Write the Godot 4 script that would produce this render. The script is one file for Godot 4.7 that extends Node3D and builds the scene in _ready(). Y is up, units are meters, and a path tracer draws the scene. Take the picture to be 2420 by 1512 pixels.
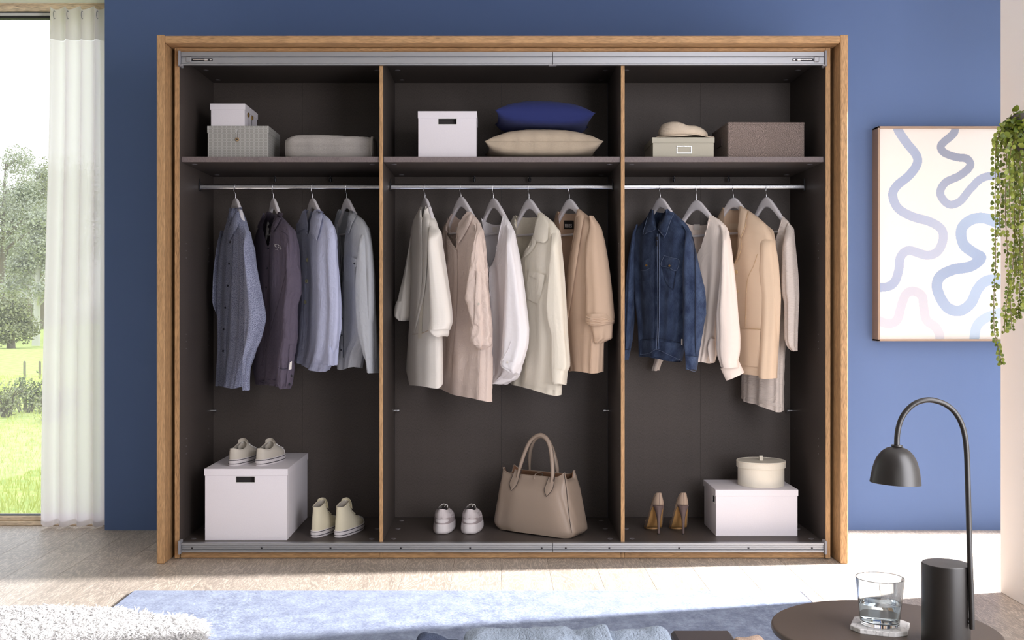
extends Node3D
# A wide open wardrobe in a daylit bedroom. y is up, metres; the eye stands at (0, 1.035, 0) and looks along -z.

const F := 2658.0      # focal length in pixels of the 2420 x 1512 frame
const CX := 1172.0     # vanishing point
const CY := 725.0
const EYE := 1.035
var used_names := {}
var M := {}
var rng := RandomNumberGenerator.new()


func _ready():
	rng.seed = 7
	# ---- camera ----
	var cam := Camera3D.new()
	cam.name = "camera"
	cam.position = Vector3(0, EYE, 0)
	cam.keep_aspect = Camera3D.KEEP_HEIGHT
	cam.projection = Camera3D.PROJECTION_FRUSTUM
	cam.set_frustum(1512.0 / F * 0.05, Vector2((1210.0 - CX) / F, (CY - 756.0) / F) * 0.05, 0.05, 400.0)
	add_child(cam)
	cam.current = true
	# ---- sky and exposure ----
	var we := WorldEnvironment.new()
	we.name = "environment"
	var env := Environment.new()
	env.background_mode = Environment.BG_SKY
	var sm := ProceduralSkyMaterial.new()
	sm.sky_top_color = Color(0.90, 0.94, 1.0)
	sm.sky_horizon_color = Color(1.0, 1.0, 1.0)
	sm.ground_bottom_color = Color(0.62, 0.64, 0.56)
	sm.ground_horizon_color = Color(0.75, 0.77, 0.70)
	sm.sky_energy_multiplier = 1.3
	var sky := Sky.new()
	sky.sky_material = sm
	env.sky = sky
	env.tonemap_mode = Environment.TONE_MAPPER_LINEAR
	env.tonemap_exposure = 1.36
	env.sdfgi_enabled = true
	env.ssao_enabled = true
	env.ssil_enabled = true
	we.environment = env
	add_child(we)
	# ---- unseen spot lamp on the right, standing in for low sun ----
	var sun := SpotLight3D.new()
	sun.name = "unseen_sun_lamp"
	sun.position = Vector3(5.2, 3.1, -4.87)
	# its cone edge is aimed to miss the blue wall and light the floor
	sun.look_at_from_position(sun.position, sun.position + Vector3(-0.087, -0.05, 1.0), Vector3.UP)
	sun.light_color = Color(1.0, 0.985, 0.985)
	sun.light_energy = SUN_E
	sun.light_size = 0.08
	sun.spot_angle = 88.0
	sun.spot_angle_attenuation = 0.02
	sun.spot_range = 40.0
	sun.spot_attenuation = 2.0
	sun.shadow_enabled = true
	add_child(sun)
	# ---- unseen area lamps behind and beside the photographer, lighting the wardrobe ----
	unseen_area_lamp("unseen_front_lamp", Vector3(0.45, 1.35, 2.28), Vector3(0.1, 1.0, -5.0), Vector2(2.6, 2.0), FRONT_E, Color(0.97, 0.975, 1.0))
	unseen_area_lamp("unseen_side_lamp", Vector3(1.86, 1.35, -1.5), Vector3(0.2, 1.1, -4.9), Vector2(1.9, 2.0), SIDE_E, Color(0.98, 0.975, 1.0))
	materials()
	room()
	outdoors()
	window_and_curtain()
	wardrobe()
	boxes()
	soft_things()
	clothes()
	shoes()
	handbag()
	wall_picture()
	hanging_plant()
	floor_textiles()
	side_table_set()
	bench_things()


const SUN_E := 138.0
const FRONT_E := 0.8
const SIDE_E := 8.5


func unseen_area_lamp(called, at, towards, size, energy, tint):
	var a := AreaLight3D.new()
	a.name = called
	a.area_size = size
	a.light_color = tint
	a.light_energy = energy
	a.area_normalize_energy = true
	a.area_range = 30.0
	a.area_attenuation = 2.0
	a.shadow_enabled = true
	a.look_at_from_position(at, towards, Vector3.UP)
	add_child(a)


# ------------------------------------------------------------------ naming and placing
func P(px, py, d):
	return Vector3((px - CX) * d / F, EYE - (py - CY) * d / F, -d)


func numbered(called):
	if used_names.has(called):
		used_names[called] += 1
		return "%s_%03d" % [called, used_names[called]]
	used_names[called] = 0
	return called


func tag(o, label, category, group = "", kind = ""):
	if label: o.set_meta("label", label)
	if category: o.set_meta("category", category)
	if group: o.set_meta("group", group)
	if kind: o.set_meta("kind", kind)
	return o


func thing(called, label, category, at = Vector3.ZERO, group = "", turn = 0.0):
	var o := Node3D.new()
	o.name = numbered(called)
	o.position = at
	o.rotation.y = turn
	add_child(o)
	return tag(o, label, category, group)


func away(parent):
	var p := Vector3.ZERO
	while parent != self:
		p += parent.position
		parent = parent.get_parent()
	return p


# a mesh in its parent's own axes
func obj(called, shape, mat, parent = self, at = Vector3.ZERO):
	var o := MeshInstance3D.new()
	o.name = numbered(called) if parent == self else called
	o.mesh = shape.mesh() if shape is MB else shape
	o.material_override = mat
	o.position = at
	parent.add_child(o, true)
	return o


# a mesh whose points are given in the room's axes
func objw(called, shape, mat, parent = self):
	return obj(called, shape, mat, parent, -away(parent) if parent != self else Vector3.ZERO)


func struct(called, shape, mat, parent = self):
	var o = objw(called, shape, mat, parent)
	if parent == self:
		o.set_meta("kind", "structure")
	return o


func dup(root, at, turn, label, group = ""):
	var base: String = root.name
	var r = root.duplicate()
	r.name = numbered(base)
	add_child(r)
	r.position = at
	r.rotation.y = turn
	r.set_meta("label", label)
	if group: r.set_meta("group", group)
	return r


# ------------------------------------------------------------------ mesh building
class MB:
	var v := PackedVector3Array()
	var uv := PackedVector2Array()
	var ix := PackedInt32Array()
	var seams := []

	func tri(a, b, c):
		ix.append(a); ix.append(b); ix.append(c)

	# rows of points; cols run left to right as seen from the front when rows run downwards
	func grid(rows: Array, close := false, flip := false, us := 1.0, vs := 1.0):
		var n: int = rows[0].size()
		var w := n + 1 if close else n
		var first := v.size()
		var mid: PackedVector3Array = rows[rows.size() / 2]
		var along := PackedFloat32Array()
		along.resize(w)
		for j in range(1, w):
			along[j] = along[j - 1] + mid[j % n].distance_to(mid[j - 1])
		var down := 0.0
		for i in rows.size():
			var r: PackedVector3Array = rows[i]
			if i > 0:
				var q: PackedVector3Array = rows[i - 1]
				down += (r[0].distance_to(q[0]) + r[n / 2].distance_to(q[n / 2])) * 0.5
			for j in w:
				v.append(r[j % n])
				uv.append(Vector2(along[j] * us, down * vs))
			if close:
				seams.append(first + i * w)
				seams.append(first + i * w + w - 1)
		for i in rows.size() - 1:
			for j in w - 1:
				var a := first + i * w + j
				if flip:
					tri(a, a + w + 1, a + 1); tri(a, a + w, a + w + 1)
				else:
					tri(a, a + 1, a + w + 1); tri(a, a + w + 1, a + w)

	# a flat polygon that faces «out»
	func poly(pts: Array, out: Vector3, uvs := []):
		var nrm := Vector3.ZERO
		for k in range(1, pts.size() - 1):
			nrm += (pts[k + 1] - pts[0]).cross(pts[k] - pts[0])
		var back := nrm.dot(out) < 0
		var first := v.size()
		for k in pts.size():
			v.append(pts[k])
			uv.append(uvs[k] if uvs else Vector2(pts[k].x + pts[k].z, pts[k].y))
		for k in range(1, pts.size() - 1):
			if back: tri(first, first + k + 1, first + k)
			else: tri(first, first + k, first + k + 1)

	# a box with chamfered edges; the texture's v runs along axis «grain»
	func box(c: Vector3, s: Vector3, ch := 0.0, grain := 1, turn := Basis(), shift := Vector2.ZERO):
		var h := s * 0.5
		ch = minf(ch, h[h.min_axis_index()] * 0.6)
		for ax in 3:
			var b := (ax + 1) % 3
			var d := (ax + 2) % 3
			for sg in [-1.0, 1.0]:
				var pts := []
				for k in [[-1, -1], [1, -1], [1, 1], [-1, 1]]:
					var p := Vector3.ZERO
					p[ax] = sg * h[ax]
					p[b] = k[0] * (h[b] - ch)
					p[d] = k[1] * (h[d] - ch)
					pts.append(p)
				var o := Vector3.ZERO
				o[ax] = sg
				_flat(pts, o, c, turn, grain, shift)
			if ch > 0.0:
				for k in [[-1, -1], [1, -1], [1, 1], [-1, 1]]:
					var o := Vector3.ZERO
					o[b] = k[0]
					o[d] = k[1]
					var pts := []
					for e in [[-1, 0], [1, 0], [1, 1], [-1, 1]]:
						var p := Vector3.ZERO
						p[ax] = e[0] * (h[ax] - ch)
						p[b] = k[0] * (h[b] - (ch if e[1] == 0 else 0.0))
						p[d] = k[1] * (h[d] - (0.0 if e[1] == 0 else ch))
						pts.append(p)
					_flat(pts, o, c, turn, grain, shift)
		if ch > 0.0:
			for sx in [-1, 1]:
				for sy in [-1, 1]:
					for sz in [-1, 1]:
						var q := Vector3(sx * h.x, sy * h.y, sz * h.z)
						_flat([q - Vector3(0, sy * ch, sz * ch), q - Vector3(sx * ch, 0, sz * ch), q - Vector3(sx * ch, sy * ch, 0)], Vector3(sx, sy, sz), c, turn, grain, shift)

	func _flat(pts, o, c, turn, grain, shift):
		var u := []
		var face: int = (o as Vector3).abs().max_axis_index()
		var other = 3 - grain - face if face != grain else (grain + 1) % 3
		var along = grain if face != grain else (grain + 2) % 3
		var w := []
		for p in pts:
			u.append(Vector2(p[other] + c[other], p[along] + c[along]) + shift)
			w.append(turn * p + c)
		poly(w, turn * o, u)

	# box given by two corners
	func span(a: Vector3, b: Vector3, ch := 0.0, grain := 1, shift := Vector2.ZERO):
		box((a + b) * 0.5, (b - a).abs(), ch, grain, Basis(), shift)

	# a profile (radius, height) turned about y; creases split the smoothing
	func lathe(pr: Array, seg := 32, at := Vector3.ZERO, turn := Basis(), squash := Vector2.ONE):
		var runs := []
		var run := [pr[0]]
		for k in range(1, pr.size()):
			run.append(pr[k])
			if k < pr.size() - 1:
				var a: Vector2 = pr[k] - pr[k - 1]
				var b: Vector2 = pr[k + 1] - pr[k]
				if absf(a.angle_to(b)) > 0.7:
					runs.append(run)
					run = [pr[k]]
		runs.append(run)
		for r in runs:
			var rows := []
			for p in r:
				var row := PackedVector3Array()
				for j in seg:
					var t := TAU * j / seg
					row.append(turn * Vector3(p.x * cos(t) * squash.x, p.y, p.x * sin(t) * squash.y) + at)
				rows.append(row)
			grid(rows, true, false)

	# a round bar along a path; radius may be an array
	func tube(path: Array, radius, seg := 10, caps := true, flat := 1.0):
		var n := path.size()
		var t0: Vector3 = (path[1] - path[0]).normalized()
		var up: Vector3 = Vector3.UP if absf(t0.y) < 0.9 else Vector3.RIGHT
		var side := t0.cross(up).normalized()
		var rows := []
		for i in n:
			var t: Vector3 = (path[mini(i + 1, n - 1)] - path[maxi(i - 1, 0)]).normalized()
			side = (side - t * side.dot(t)).normalized()
			var nn := t.cross(side)
			var r: float = radius[i] if radius is Array else radius
			var row := PackedVector3Array()
			for j in seg:
				var a := TAU * j / seg
				row.append(path[i] + side * cos(a) * r + nn * sin(a) * r * flat)
			rows.append(row)
		grid(rows, true, true)
		if caps:
			for e in [0, n - 1]:
				var t: Vector3 = (path[1] - path[0]) if e == 0 else (path[n - 1] - path[n - 2])
				poly(Array(rows[e]), -t if e == 0 else t)

	# a flat outline given thickness: points x,y of «shape» in the plane of «xf», thickness along its z
	func extrude(shape: PackedVector2Array, thick: float, xf := Transform3D()):
		var tris := Geometry2D.triangulate_polygon(shape)
		for s in [-0.5, 0.5]:
			var out: Vector3 = xf.basis.z * s
			for k in range(0, tris.size(), 3):
				var pts := []
				for q in 3:
					var p := shape[tris[k + q]]
					pts.append(xf * Vector3(p.x, p.y, s * thick))
				poly(pts, out)
		var mid := Vector2.ZERO
		for p in shape: mid += p / shape.size()
		var turn_sign := 1.0 if Geometry2D.is_polygon_clockwise(shape) else -1.0
		for k in shape.size():
			var a := shape[k]
			var b := shape[(k + 1) % shape.size()]
			var o := Vector2(-(b - a).y, (b - a).x) * turn_sign
			poly([xf * Vector3(a.x, a.y, -thick * 0.5), xf * Vector3(b.x, b.y, -thick * 0.5), xf * Vector3(b.x, b.y, thick * 0.5), xf * Vector3(a.x, a.y, thick * 0.5)], xf.basis * Vector3(o.x, o.y, 0))

	# a slab: a front grid of points and a back grid, closed round its rim
	func slab(front: Array, back: Array):
		grid(front)
		grid(back, false, true)
		var rim_f := PackedVector3Array()
		var rim_b := PackedVector3Array()
		var nr := front.size()
		var nc: int = front[0].size()
		for j in nc: rim_f.append(front[0][j]); rim_b.append(back[0][j])
		for i in range(1, nr): rim_f.append(front[i][nc - 1]); rim_b.append(back[i][nc - 1])
		for j in range(nc - 2, -1, -1): rim_f.append(front[nr - 1][j]); rim_b.append(back[nr - 1][j])
		for i in range(nr - 2, 0, -1): rim_f.append(front[i][0]); rim_b.append(back[i][0])
		grid([rim_b, rim_f], true, false)

	func mesh() -> ArrayMesh:
		var nm := PackedVector3Array()
		nm.resize(v.size())
		for k in range(0, ix.size(), 3):
			var a := v[ix[k]]
			var f := (v[ix[k + 2]] - a).cross(v[ix[k + 1]] - a)
			nm[ix[k]] += f
			nm[ix[k + 1]] += f
			nm[ix[k + 2]] += f
		for k in range(0, seams.size(), 2):
			var s := nm[seams[k]] + nm[seams[k + 1]]
			nm[seams[k]] = s
			nm[seams[k + 1]] = s
		for k in nm.size():
			nm[k] = nm[k].normalized() if nm[k].length_squared() > 1e-20 else Vector3.UP
		var arr := []
		arr.resize(Mesh.ARRAY_MAX)
		arr[Mesh.ARRAY_VERTEX] = v
		arr[Mesh.ARRAY_NORMAL] = nm
		arr[Mesh.ARRAY_TEX_UV] = uv
		arr[Mesh.ARRAY_INDEX] = ix
		var m := ArrayMesh.new()
		m.add_surface_from_arrays(Mesh.PRIMITIVE_TRIANGLES, arr)
		return m


# points on a smooth curve through «pts» (Vector3 or Vector2)
func curve(pts: Array, per := 8):
	var out := []
	var n := pts.size()
	for i in n - 1:
		for k in per:
			var t := float(k) / per
			out.append(pts[i].cubic_interpolate(pts[i + 1], pts[maxi(i - 1, 0)], pts[mini(i + 2, n - 1)], t))
	out.append(pts[n - 1])
	return out


func smooth_at(keys: Array, t: float):
	# keys: [[t, value], ...]
	if t <= keys[0][0]: return keys[0][1]
	for k in keys.size() - 1:
		if t <= keys[k + 1][0]:
			return lerpf(keys[k][1], keys[k + 1][1], smoothstep(keys[k][0], keys[k + 1][0], t))
	return keys[-1][1]


# ------------------------------------------------------------------ materials
func flat(r, g, b):   # a base colour given in 0..255 as seen in even white light
	return Color(r / 255.0, g / 255.0, b / 255.0)


func mat(called, color, rough := 0.8, metal := 0.0):
	var m := StandardMaterial3D.new()
	m.resource_name = called
	m.albedo_color = color
	m.roughness = rough
	m.metallic = metal
	M[called] = m
	return m


func noise(freq, sd, octaves := 3):
	var n := FastNoiseLite.new()
	n.noise_type = FastNoiseLite.TYPE_SIMPLEX_SMOOTH
	n.frequency = freq
	n.seed = sd
	n.fractal_type = FastNoiseLite.FRACTAL_FBM
	n.fractal_octaves = octaves
	return n


# a picture computed pixel by pixel; fn(x, y) -> Color
func paint(w, h, fn: Callable):
	var im := Image.create(w, h, false, Image.FORMAT_RGB8)
	for y in h:
		for x in w:
			im.set_pixel(x, y, fn.call(x, y))
	return ImageTexture.create_from_image(im)


# wraps a noise so that it repeats after w, h
func tiled(n: FastNoiseLite, x, y, w, h, sx := 1.0, sy := 1.0):
	var fx = float(x) / w
	var fy = float(y) / h
	var a := n.get_noise_2d(x * sx, y * sy)
	var b := n.get_noise_2d((x - w) * sx, y * sy)
	var c := n.get_noise_2d(x * sx, (y - h) * sy)
	var d := n.get_noise_2d((x - w) * sx, (y - h) * sy)
	return lerpf(lerpf(a, b, fx), lerpf(c, d, fx), fy)


func textured(m, tex, scale: Vector3, height = null, depth := 0.05):
	m.albedo_texture = tex
	m.uv1_scale = scale
	if height:
		m.heightmap_enabled = true
		m.heightmap_texture = height
		m.heightmap_scale = depth
	return m


func relief(m, height, scale: Vector3, depth: float):
	m.uv1_scale = scale
	m.heightmap_enabled = true
	m.heightmap_texture = height
	m.heightmap_scale = depth
	return m


func cloth(called, color, height, scale, depth, sheen := 0.15, rough := 0.92):
	var m = mat(called, color, rough)
	relief(m, height, Vector3(scale, scale, 1), depth)
	m.rim_enabled = true
	m.rim = sheen
	m.rim_tint = 0.6
	m.metallic_specular = 0.3
	return m


func materials():
	var n1 = noise(0.02, 3, 4)
	var n2 = noise(0.11, 5, 2)
	var n3 = noise(0.35, 9, 1)
	# oak: long streaks, pores and slow changes of tone; v runs along the grain
	var oak_map = paint(384, 768, func(x, y):
		var slow = tiled(n1, x, y, 384, 768, 1.6, 0.25)
		var ring = sin((x * 0.16 + slow * 14.0 + tiled(n1, x, y, 384, 768, 0.5, 0.1) * 12.0)) * 0.5 + 0.5
		var pore = tiled(n3, x, y, 384, 768, 1.5, 0.10)
		var k = 0.86 + 0.08 * ring + 0.10 * slow - 0.13 * maxf(pore - 0.10, 0.0) * 3.0
		return Color(k, k * (0.985 + 0.02 * slow), k * (0.96 + 0.03 * slow)))
	textured(mat("oak", flat(209, 168, 124), 0.55), oak_map, Vector3(3.0, 1.1, 1))
	M.oak.metallic_specular = 0.4
	# pale planed wood of the window
	textured(mat("window_wood", flat(252, 232, 206), 0.6), oak_map, Vector3(2.0, 0.9, 1))
	# floorboards: grey-brown oak with cathedral figure
	var floor_map = paint(512, 1024, func(x, y):
		var u = (x / 512.0 - 0.5) * 2.0
		var vv = y / 1024.0
		var w1 = tiled(n1, x, y, 512, 1024, 0.35, 0.12)
		var w2 = tiled(n1, x + 700, y, 512, 1024, 0.9, 0.3)
		var arch = absf(fposmod(vv * 3.0, 1.0) - 0.5) * 2.0
		var field = u * u * 5.0 - arch * 4.2 + w1 * 5.0 + w2 * 1.2 + sin(vv * TAU) * 1.5
		var ring = 0.5 + 0.5 * sin(field * 4.2)
		ring = pow(ring, 2.5)
		var pore = tiled(n3, x, y, 512, 1024, 1.2, 0.09)
		var k = 0.82 + 0.19 * ring + 0.11 * w1 + 0.08 * pore
		return Color(k, k * 0.985, k * 0.965))
	var tones := [[208, 197, 186], [203, 192, 181], [213, 202, 191]]
	for k in 3:
		textured(mat("floor_board_%d" % k, flat(tones[k][0], tones[k][1], tones[k][2]), 0.42), floor_map, Vector3(1.0 / 0.19, 1.0 / 1.4, 1))
		M["floor_board_%d" % k].metallic_specular = 0.45
	mat("floor_gap", flat(128, 116, 104), 0.9)
	# the dark linen-patterned lining of the carcass
	var linen = paint(256, 256, func(x, y):
		var a = tiled(n3, x, y, 256, 256, 0.12, 1.9)
		var b = tiled(n3, x + 500, y, 256, 256, 1.9, 0.12)
		var k = 0.95 + 0.09 * (a + b)
		return Color(k, k, k))
	textured(mat("lining", flat(86, 78, 74), 0.5), linen, Vector3(9.0, 9.0, 1))
	M.lining.metallic_specular = 0.35
	textured(mat("shelf_edge", flat(124, 112, 112), 0.6), linen, Vector3(6.0, 6.0, 1))
	mat("aluminium", flat(168, 170, 175), 0.45, 0.75)
	mat("grey_plastic", flat(150, 150, 156), 0.5)
	mat("dark_metal", flat(58, 58, 62), 0.35, 0.7)
	mat("chrome", flat(235, 236, 240), 0.22, 1.0)
	mat("brass", flat(190, 152, 88), 0.35, 0.9)
	mat("black_seal", flat(26, 26, 30), 0.7)
	mat("disc_grey", flat(112, 108, 112), 0.35)
	# walls
	var plaster = paint(256, 256, func(x, y):
		var k = 0.5 + 0.3 * tiled(n2, x, y, 256, 256, 1.0, 1.0) + 0.2 * tiled(n3, x, y, 256, 256)
		return Color(k, k, k))
	relief(mat("blue_paint", flat(82, 104, 146), 0.85), plaster, Vector3(1.6, 1.6, 1), 0.02)
	M.blue_paint.uv1_triplanar = true
	relief(mat("cream_paint", flat(248, 245, 243), 0.9), plaster, Vector3(1.6, 1.6, 1), 0.02)
	M.cream_paint.uv1_triplanar = true
	var bl = mat("panel_glow", flat(240, 238, 232), 0.9)  # faint glow of the added panels out of view
	bl.emission_enabled = true
	bl.emission = Color(1.0, 0.98, 0.95)
	bl.emission_energy_multiplier = 0.4
	mat("white_paint", flat(238, 237, 235), 0.9)
	# boxes
	var board = paint(128, 128, func(x, y):
		var k = 0.99 + 0.012 * tiled(n3, x, y, 128, 128, 1.0, 1.0)
		return Color(k, k, k))
	textured(mat("white_board", flat(238, 233, 239), 0.75), board, Vector3(4, 4, 1))
	textured(mat("cream_board", flat(238, 230, 214), 0.75), board, Vector3(4, 4, 1))
	textured(mat("sage_board", flat(189, 184, 168), 0.7), board, Vector3(4, 4, 1))
	mat("hole_shade", flat(70, 66, 66), 0.95)  # shade inside the grip holes, put into the colour
	var hexes = paint(222, 256, func(x, y):
		# two honeycombs of flat-topped hexagons, one shifted by half a cell, in pale lines
		var best = 9.0
		for q in 2:
			var px = y / 32.0 + 0.5 * q
			var py = x / 32.0 + 0.0 * q
			var hx = 0.5
			var hy = 0.8671875
			var ax = fposmod(px, 1.0) - hx
			var ay = fposmod(py, 1.734375) - hy
			var bx = fposmod(px - hx, 1.0) - hx
			var by = fposmod(py - hy, 1.734375) - hy
			if ax * ax + ay * ay > bx * bx + by * by:
				ax = bx
				ay = by
			best = minf(best, 0.5 - maxf(absf(ax), absf(ax) * 0.5 + absf(ay) * 0.866))
		var t = 1.0 - smoothstep(0.012, 0.04, best)
		return Color(0.64, 0.635, 0.615).lerp(Color(0.84, 0.84, 0.83), t * 0.9))
	textured(mat("hexagon_board", Color.WHITE, 0.7), hexes, Vector3(1.0 / 0.155, 1.0 / 0.18, 1))
	# cloth reliefs
	var weave = paint(128, 128, func(x, y):
		var a = sin(x * TAU / 8.0) * (1.0 if int(y / 4) % 2 == 0 else -1.0)
		var k = 0.5 + 0.18 * a + 0.18 * sin(y * TAU / 8.0) + 0.25 * tiled(n3, x, y, 128, 128, 0.5, 0.5)
		return Color(k, k, k))
	var crumple = paint(512, 512, func(x, y):
		var a = tiled(n1, x, y, 512, 512, 1.0, 0.6)
		var b = tiled(n2, x, y, 512, 512, 0.45, 0.35)
		var k = 0.5 + 0.35 * (1.0 - absf(a) * 3.0) * 0.4 + 0.22 * b + 0.25 * a + 0.05 * tiled(n3, x, y, 512, 512, 1.2, 1.2)
		return Color(k, k, k))
	var slubs = paint(256, 256, func(x, y):
		var k = 0.5 + 0.35 * tiled(n3, x, y, 256, 256, 0.10, 0.9) + 0.25 * tiled(n2, x, y, 256, 256, 0.3, 1.0)
		return Color(k, k, k))
	var loops = paint(256, 256, func(x, y):
		var a = tiled(n2, x, y, 256, 256, 1.7, 1.7)
		var k = 0.5 + 0.5 * (1.0 - absf(a) * 2.6) * 0.6 + 0.2 * tiled(n3, x, y, 256, 256)
		return Color(k, k, k))
	var twill = paint(256, 256, func(x, y):
		var k = 0.5 + 0.22 * sin((x + y) * TAU / 8.0) + 0.3 * tiled(n3, x, y, 256, 256, 1.0, 0.2)
		return Color(k, k, k))
	# printed shirt: small dark sprigs on pale blue
	var dots = noise(0.075, 21, 1)
	dots.noise_type = FastNoiseLite.TYPE_CELLULAR
	var print_map = paint(384, 384, func(x, y):
		var c = tiled(dots, x, y, 384, 384, 1.9, 1.9)
		var t = smoothstep(-0.70, -0.62, c + 0.22 * tiled(n3, x, y, 384, 384))
		return Color(0.20, 0.21, 0.32).lerp(Color(0.62, 0.64, 0.73), clampf(t, 0, 1)))
	cloth("floral_cotton", Color.WHITE, crumple, 3.0, 0.25)
	textured(M.floral_cotton, print_map, Vector3(6.5, 6.5, 1))
	M.floral_cotton.heightmap_scale = 0.12
	cloth("plum_cotton", flat(94, 86, 100), crumple, 3.2, 0.5)
	cloth("sky_cotton", flat(188, 192, 218), crumple, 2.6, 0.4)
	cloth("chambray", flat(182, 184, 190), crumple, 2.6, 0.35)
	cloth("ivory_crepe", flat(240, 234, 226), weave, 14.0, 0.02)
	cloth("blush_linen", flat(222, 203, 192), crumple, 4.2, 0.26)
	cloth("white_voile", flat(240, 236, 238), crumple, 1.6, 0.25)
	cloth("ecru_cotton", flat(236, 228, 212), crumple, 2.2, 0.18)
	cloth("camel_crepe", flat(209, 181, 157), weave, 14.0, 0.02)
	cloth("cream_satin", flat(240, 226, 216), crumple, 1.4, 0.2, 0.3, 0.6)
	cloth("sand_crepe", flat(222, 196, 170), weave, 14.0, 0.02)
	cloth("slub_knit", flat(216, 204, 196), slubs, 5.0, 0.25)
	var wash = paint(512, 512, func(x, y):
		var a = tiled(n1, x, y, 512, 512, 0.45, 0.30)
		var b = tiled(n3, x, y, 512, 512, 1.5, 0.12)
		var t = clampf(0.36 + 0.9 * a + 0.30 * b, 0.0, 1.0)
		return Color(0.16, 0.20, 0.30).lerp(Color(0.36, 0.425, 0.535), t))
	cloth("denim", Color.WHITE, twill, 9.0, 0.05)
	textured(M.denim, wash, Vector3(3.2, 3.2, 1))
	mat("denim_seam", flat(30, 36, 54), 0.9)
	mat("stitch_pale", flat(112, 124, 150), 0.9)
	mat("plum_seam", flat(62, 55, 66), 0.9)
	mat("lining_tan", flat(176, 136, 92), 0.8)
	mat("black_tape", flat(24, 24, 27), 0.7)
	mat("white_thread", flat(225, 225, 225), 0.9)
	mat("dark_button", flat(40, 40, 52), 0.3)
	mat("olive_button", flat(172, 168, 140), 0.35)
	mat("pearl_button", flat(214, 206, 196), 0.3)
	mat("tan_button", flat(196, 164, 124), 0.35)
	mat("woven_label", flat(232, 226, 220), 0.8)
	mat("beige_label", flat(226, 208, 184), 0.8)
	mat("hanger_paint", flat(236, 231, 234), 0.45)
	# shelf textiles
	cloth("boucle", flat(242, 234, 228), loops, 9.0, 1.4, 0.3)
	cloth("teddy", flat(219, 201, 178), loops, 14.0, 0.5, 0.35)
	cloth("navy_velvet", flat(44, 52, 104), loops, 18.0, 0.1, 0.6)
	cloth("brown_tweed", Color.WHITE, slubs, 6.0, 0.06)
	var tweed = paint(256, 256, func(x, y):
		var a = tiled(n3, x, y, 256, 256, 1.6, 0.25) + tiled(n3, x + 300, y, 256, 256, 0.25, 1.6)
		return Color(0.53, 0.475, 0.45) * (0.96 + 0.30 * a))
	textured(M.brown_tweed, tweed, Vector3(7, 7, 1))
	var straw = paint(128, 128, func(x, y):
		var k = 0.5 + 0.3 * sin((x + y) * TAU / 16.0) * sin((x - y) * TAU / 16.0) + 0.15 * tiled(n3, x, y, 128, 128)
		return Color(k, k, k))
	cloth("straw", flat(228, 212, 192), straw, 12.0, 0.18)
	# shoes and bag
	cloth("shoe_canvas", flat(206, 198, 186), weave, 16.0, 0.02)
	cloth("cream_canvas", flat(222, 214, 190), weave, 16.0, 0.02)
	mat("rubber", flat(222, 216, 218), 0.6)
	mat("rubber_line", flat(44, 40, 48), 0.6)
	mat("shoe_lining", flat(190, 182, 172), 0.9)
	mat("laces", flat(232, 228, 226), 0.9)
	cloth("knit_mesh", flat(222, 214, 216), straw, 22.0, 0.12)
	mat("mauve_trim", flat(176, 164, 166), 0.5)
	var pebble = paint(256, 256, func(x, y):
		var k = 0.5 + 0.5 * tiled(dots, x, y, 256, 256, 1.6, 1.6)
		return Color(k, k, k))
	relief(mat("taupe_leather", flat(152, 135, 121), 0.42), pebble, Vector3(9, 9, 1), 0.025)
	mat("suede", flat(128, 92, 68), 0.95)
	mat("edge_paint", flat(34, 28, 28), 0.5)
	cloth("taupe_suede", flat(166, 146, 130), loops, 20.0, 0.03)
	mat("heel_brown", flat(104, 88, 86), 0.4)
	mat("sole_tan", flat(190, 146, 92), 0.45)
	# right-hand side
	mat("lamp_black", flat(22, 18, 16), 0.40, 0.0)
	M.lamp_black.clearcoat_enabled = true
	M.lamp_black.clearcoat = 0.25
	M.lamp_black.clearcoat_roughness = 0.3
	mat("table_brown", flat(74, 63, 55), 0.45)
	var marble = paint(256, 256, func(x, y):
		var a = absf(tiled(n1, x, y, 256, 256, 1.2, 0.8))
		var k = 0.93 - 0.16 * (1.0 - smoothstep(0.0, 0.10, a)) + 0.03 * tiled(n2, x, y, 256, 256)
		return Color(k, k, k))
	textured(mat("marble", flat(232, 230, 228), 0.3), marble, Vector3(5, 5, 1))
	var g = mat("clear_glass", Color(0.97, 0.99, 1.0, 0.02), 0.0)
	g.transparency = BaseMaterial3D.TRANSPARENCY_ALPHA
	g.refraction_enabled = true
	g.refraction_scale = 0.05
	var w = mat("water", Color(0.95, 0.985, 1.0, 0.02), 0.0)
	w.transparency = BaseMaterial3D.TRANSPARENCY_ALPHA
	w.refraction_enabled = true
	w.refraction_scale = 0.033
	var pane = mat("pane_glass", Color(0.9, 0.95, 1.0, 0.06), 0.02)
	pane.transparency = BaseMaterial3D.TRANSPARENCY_ALPHA
	var cu = mat("sheer_voile", Color(1.0, 0.965, 0.985, 0.93), 0.9)
	cu.transparency = BaseMaterial3D.TRANSPARENCY_ALPHA
	cu.backlight_enabled = true
	cu.backlight = Color(0.98, 0.97, 0.97)
	var cu2 = mat("heading_tape", Color(0.92, 0.90, 0.89), 0.9)
	cu2.backlight_enabled = true
	cu2.backlight = Color(0.75, 0.74, 0.74)
	mat("frame_grey_wood", flat(136, 116, 100), 0.6)
	# leaves and garden
	for k in 3:
		var lf = mat("leaf_%d" % k, [flat(104, 116, 36), flat(80, 96, 28), flat(134, 142, 56)][k], 0.5)
		lf.backlight_enabled = true
		lf.backlight = Color(0.18, 0.22, 0.06)
	mat("stem", flat(104, 92, 48), 0.7)
	mat("planter", flat(84, 78, 74), 0.7)
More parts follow.
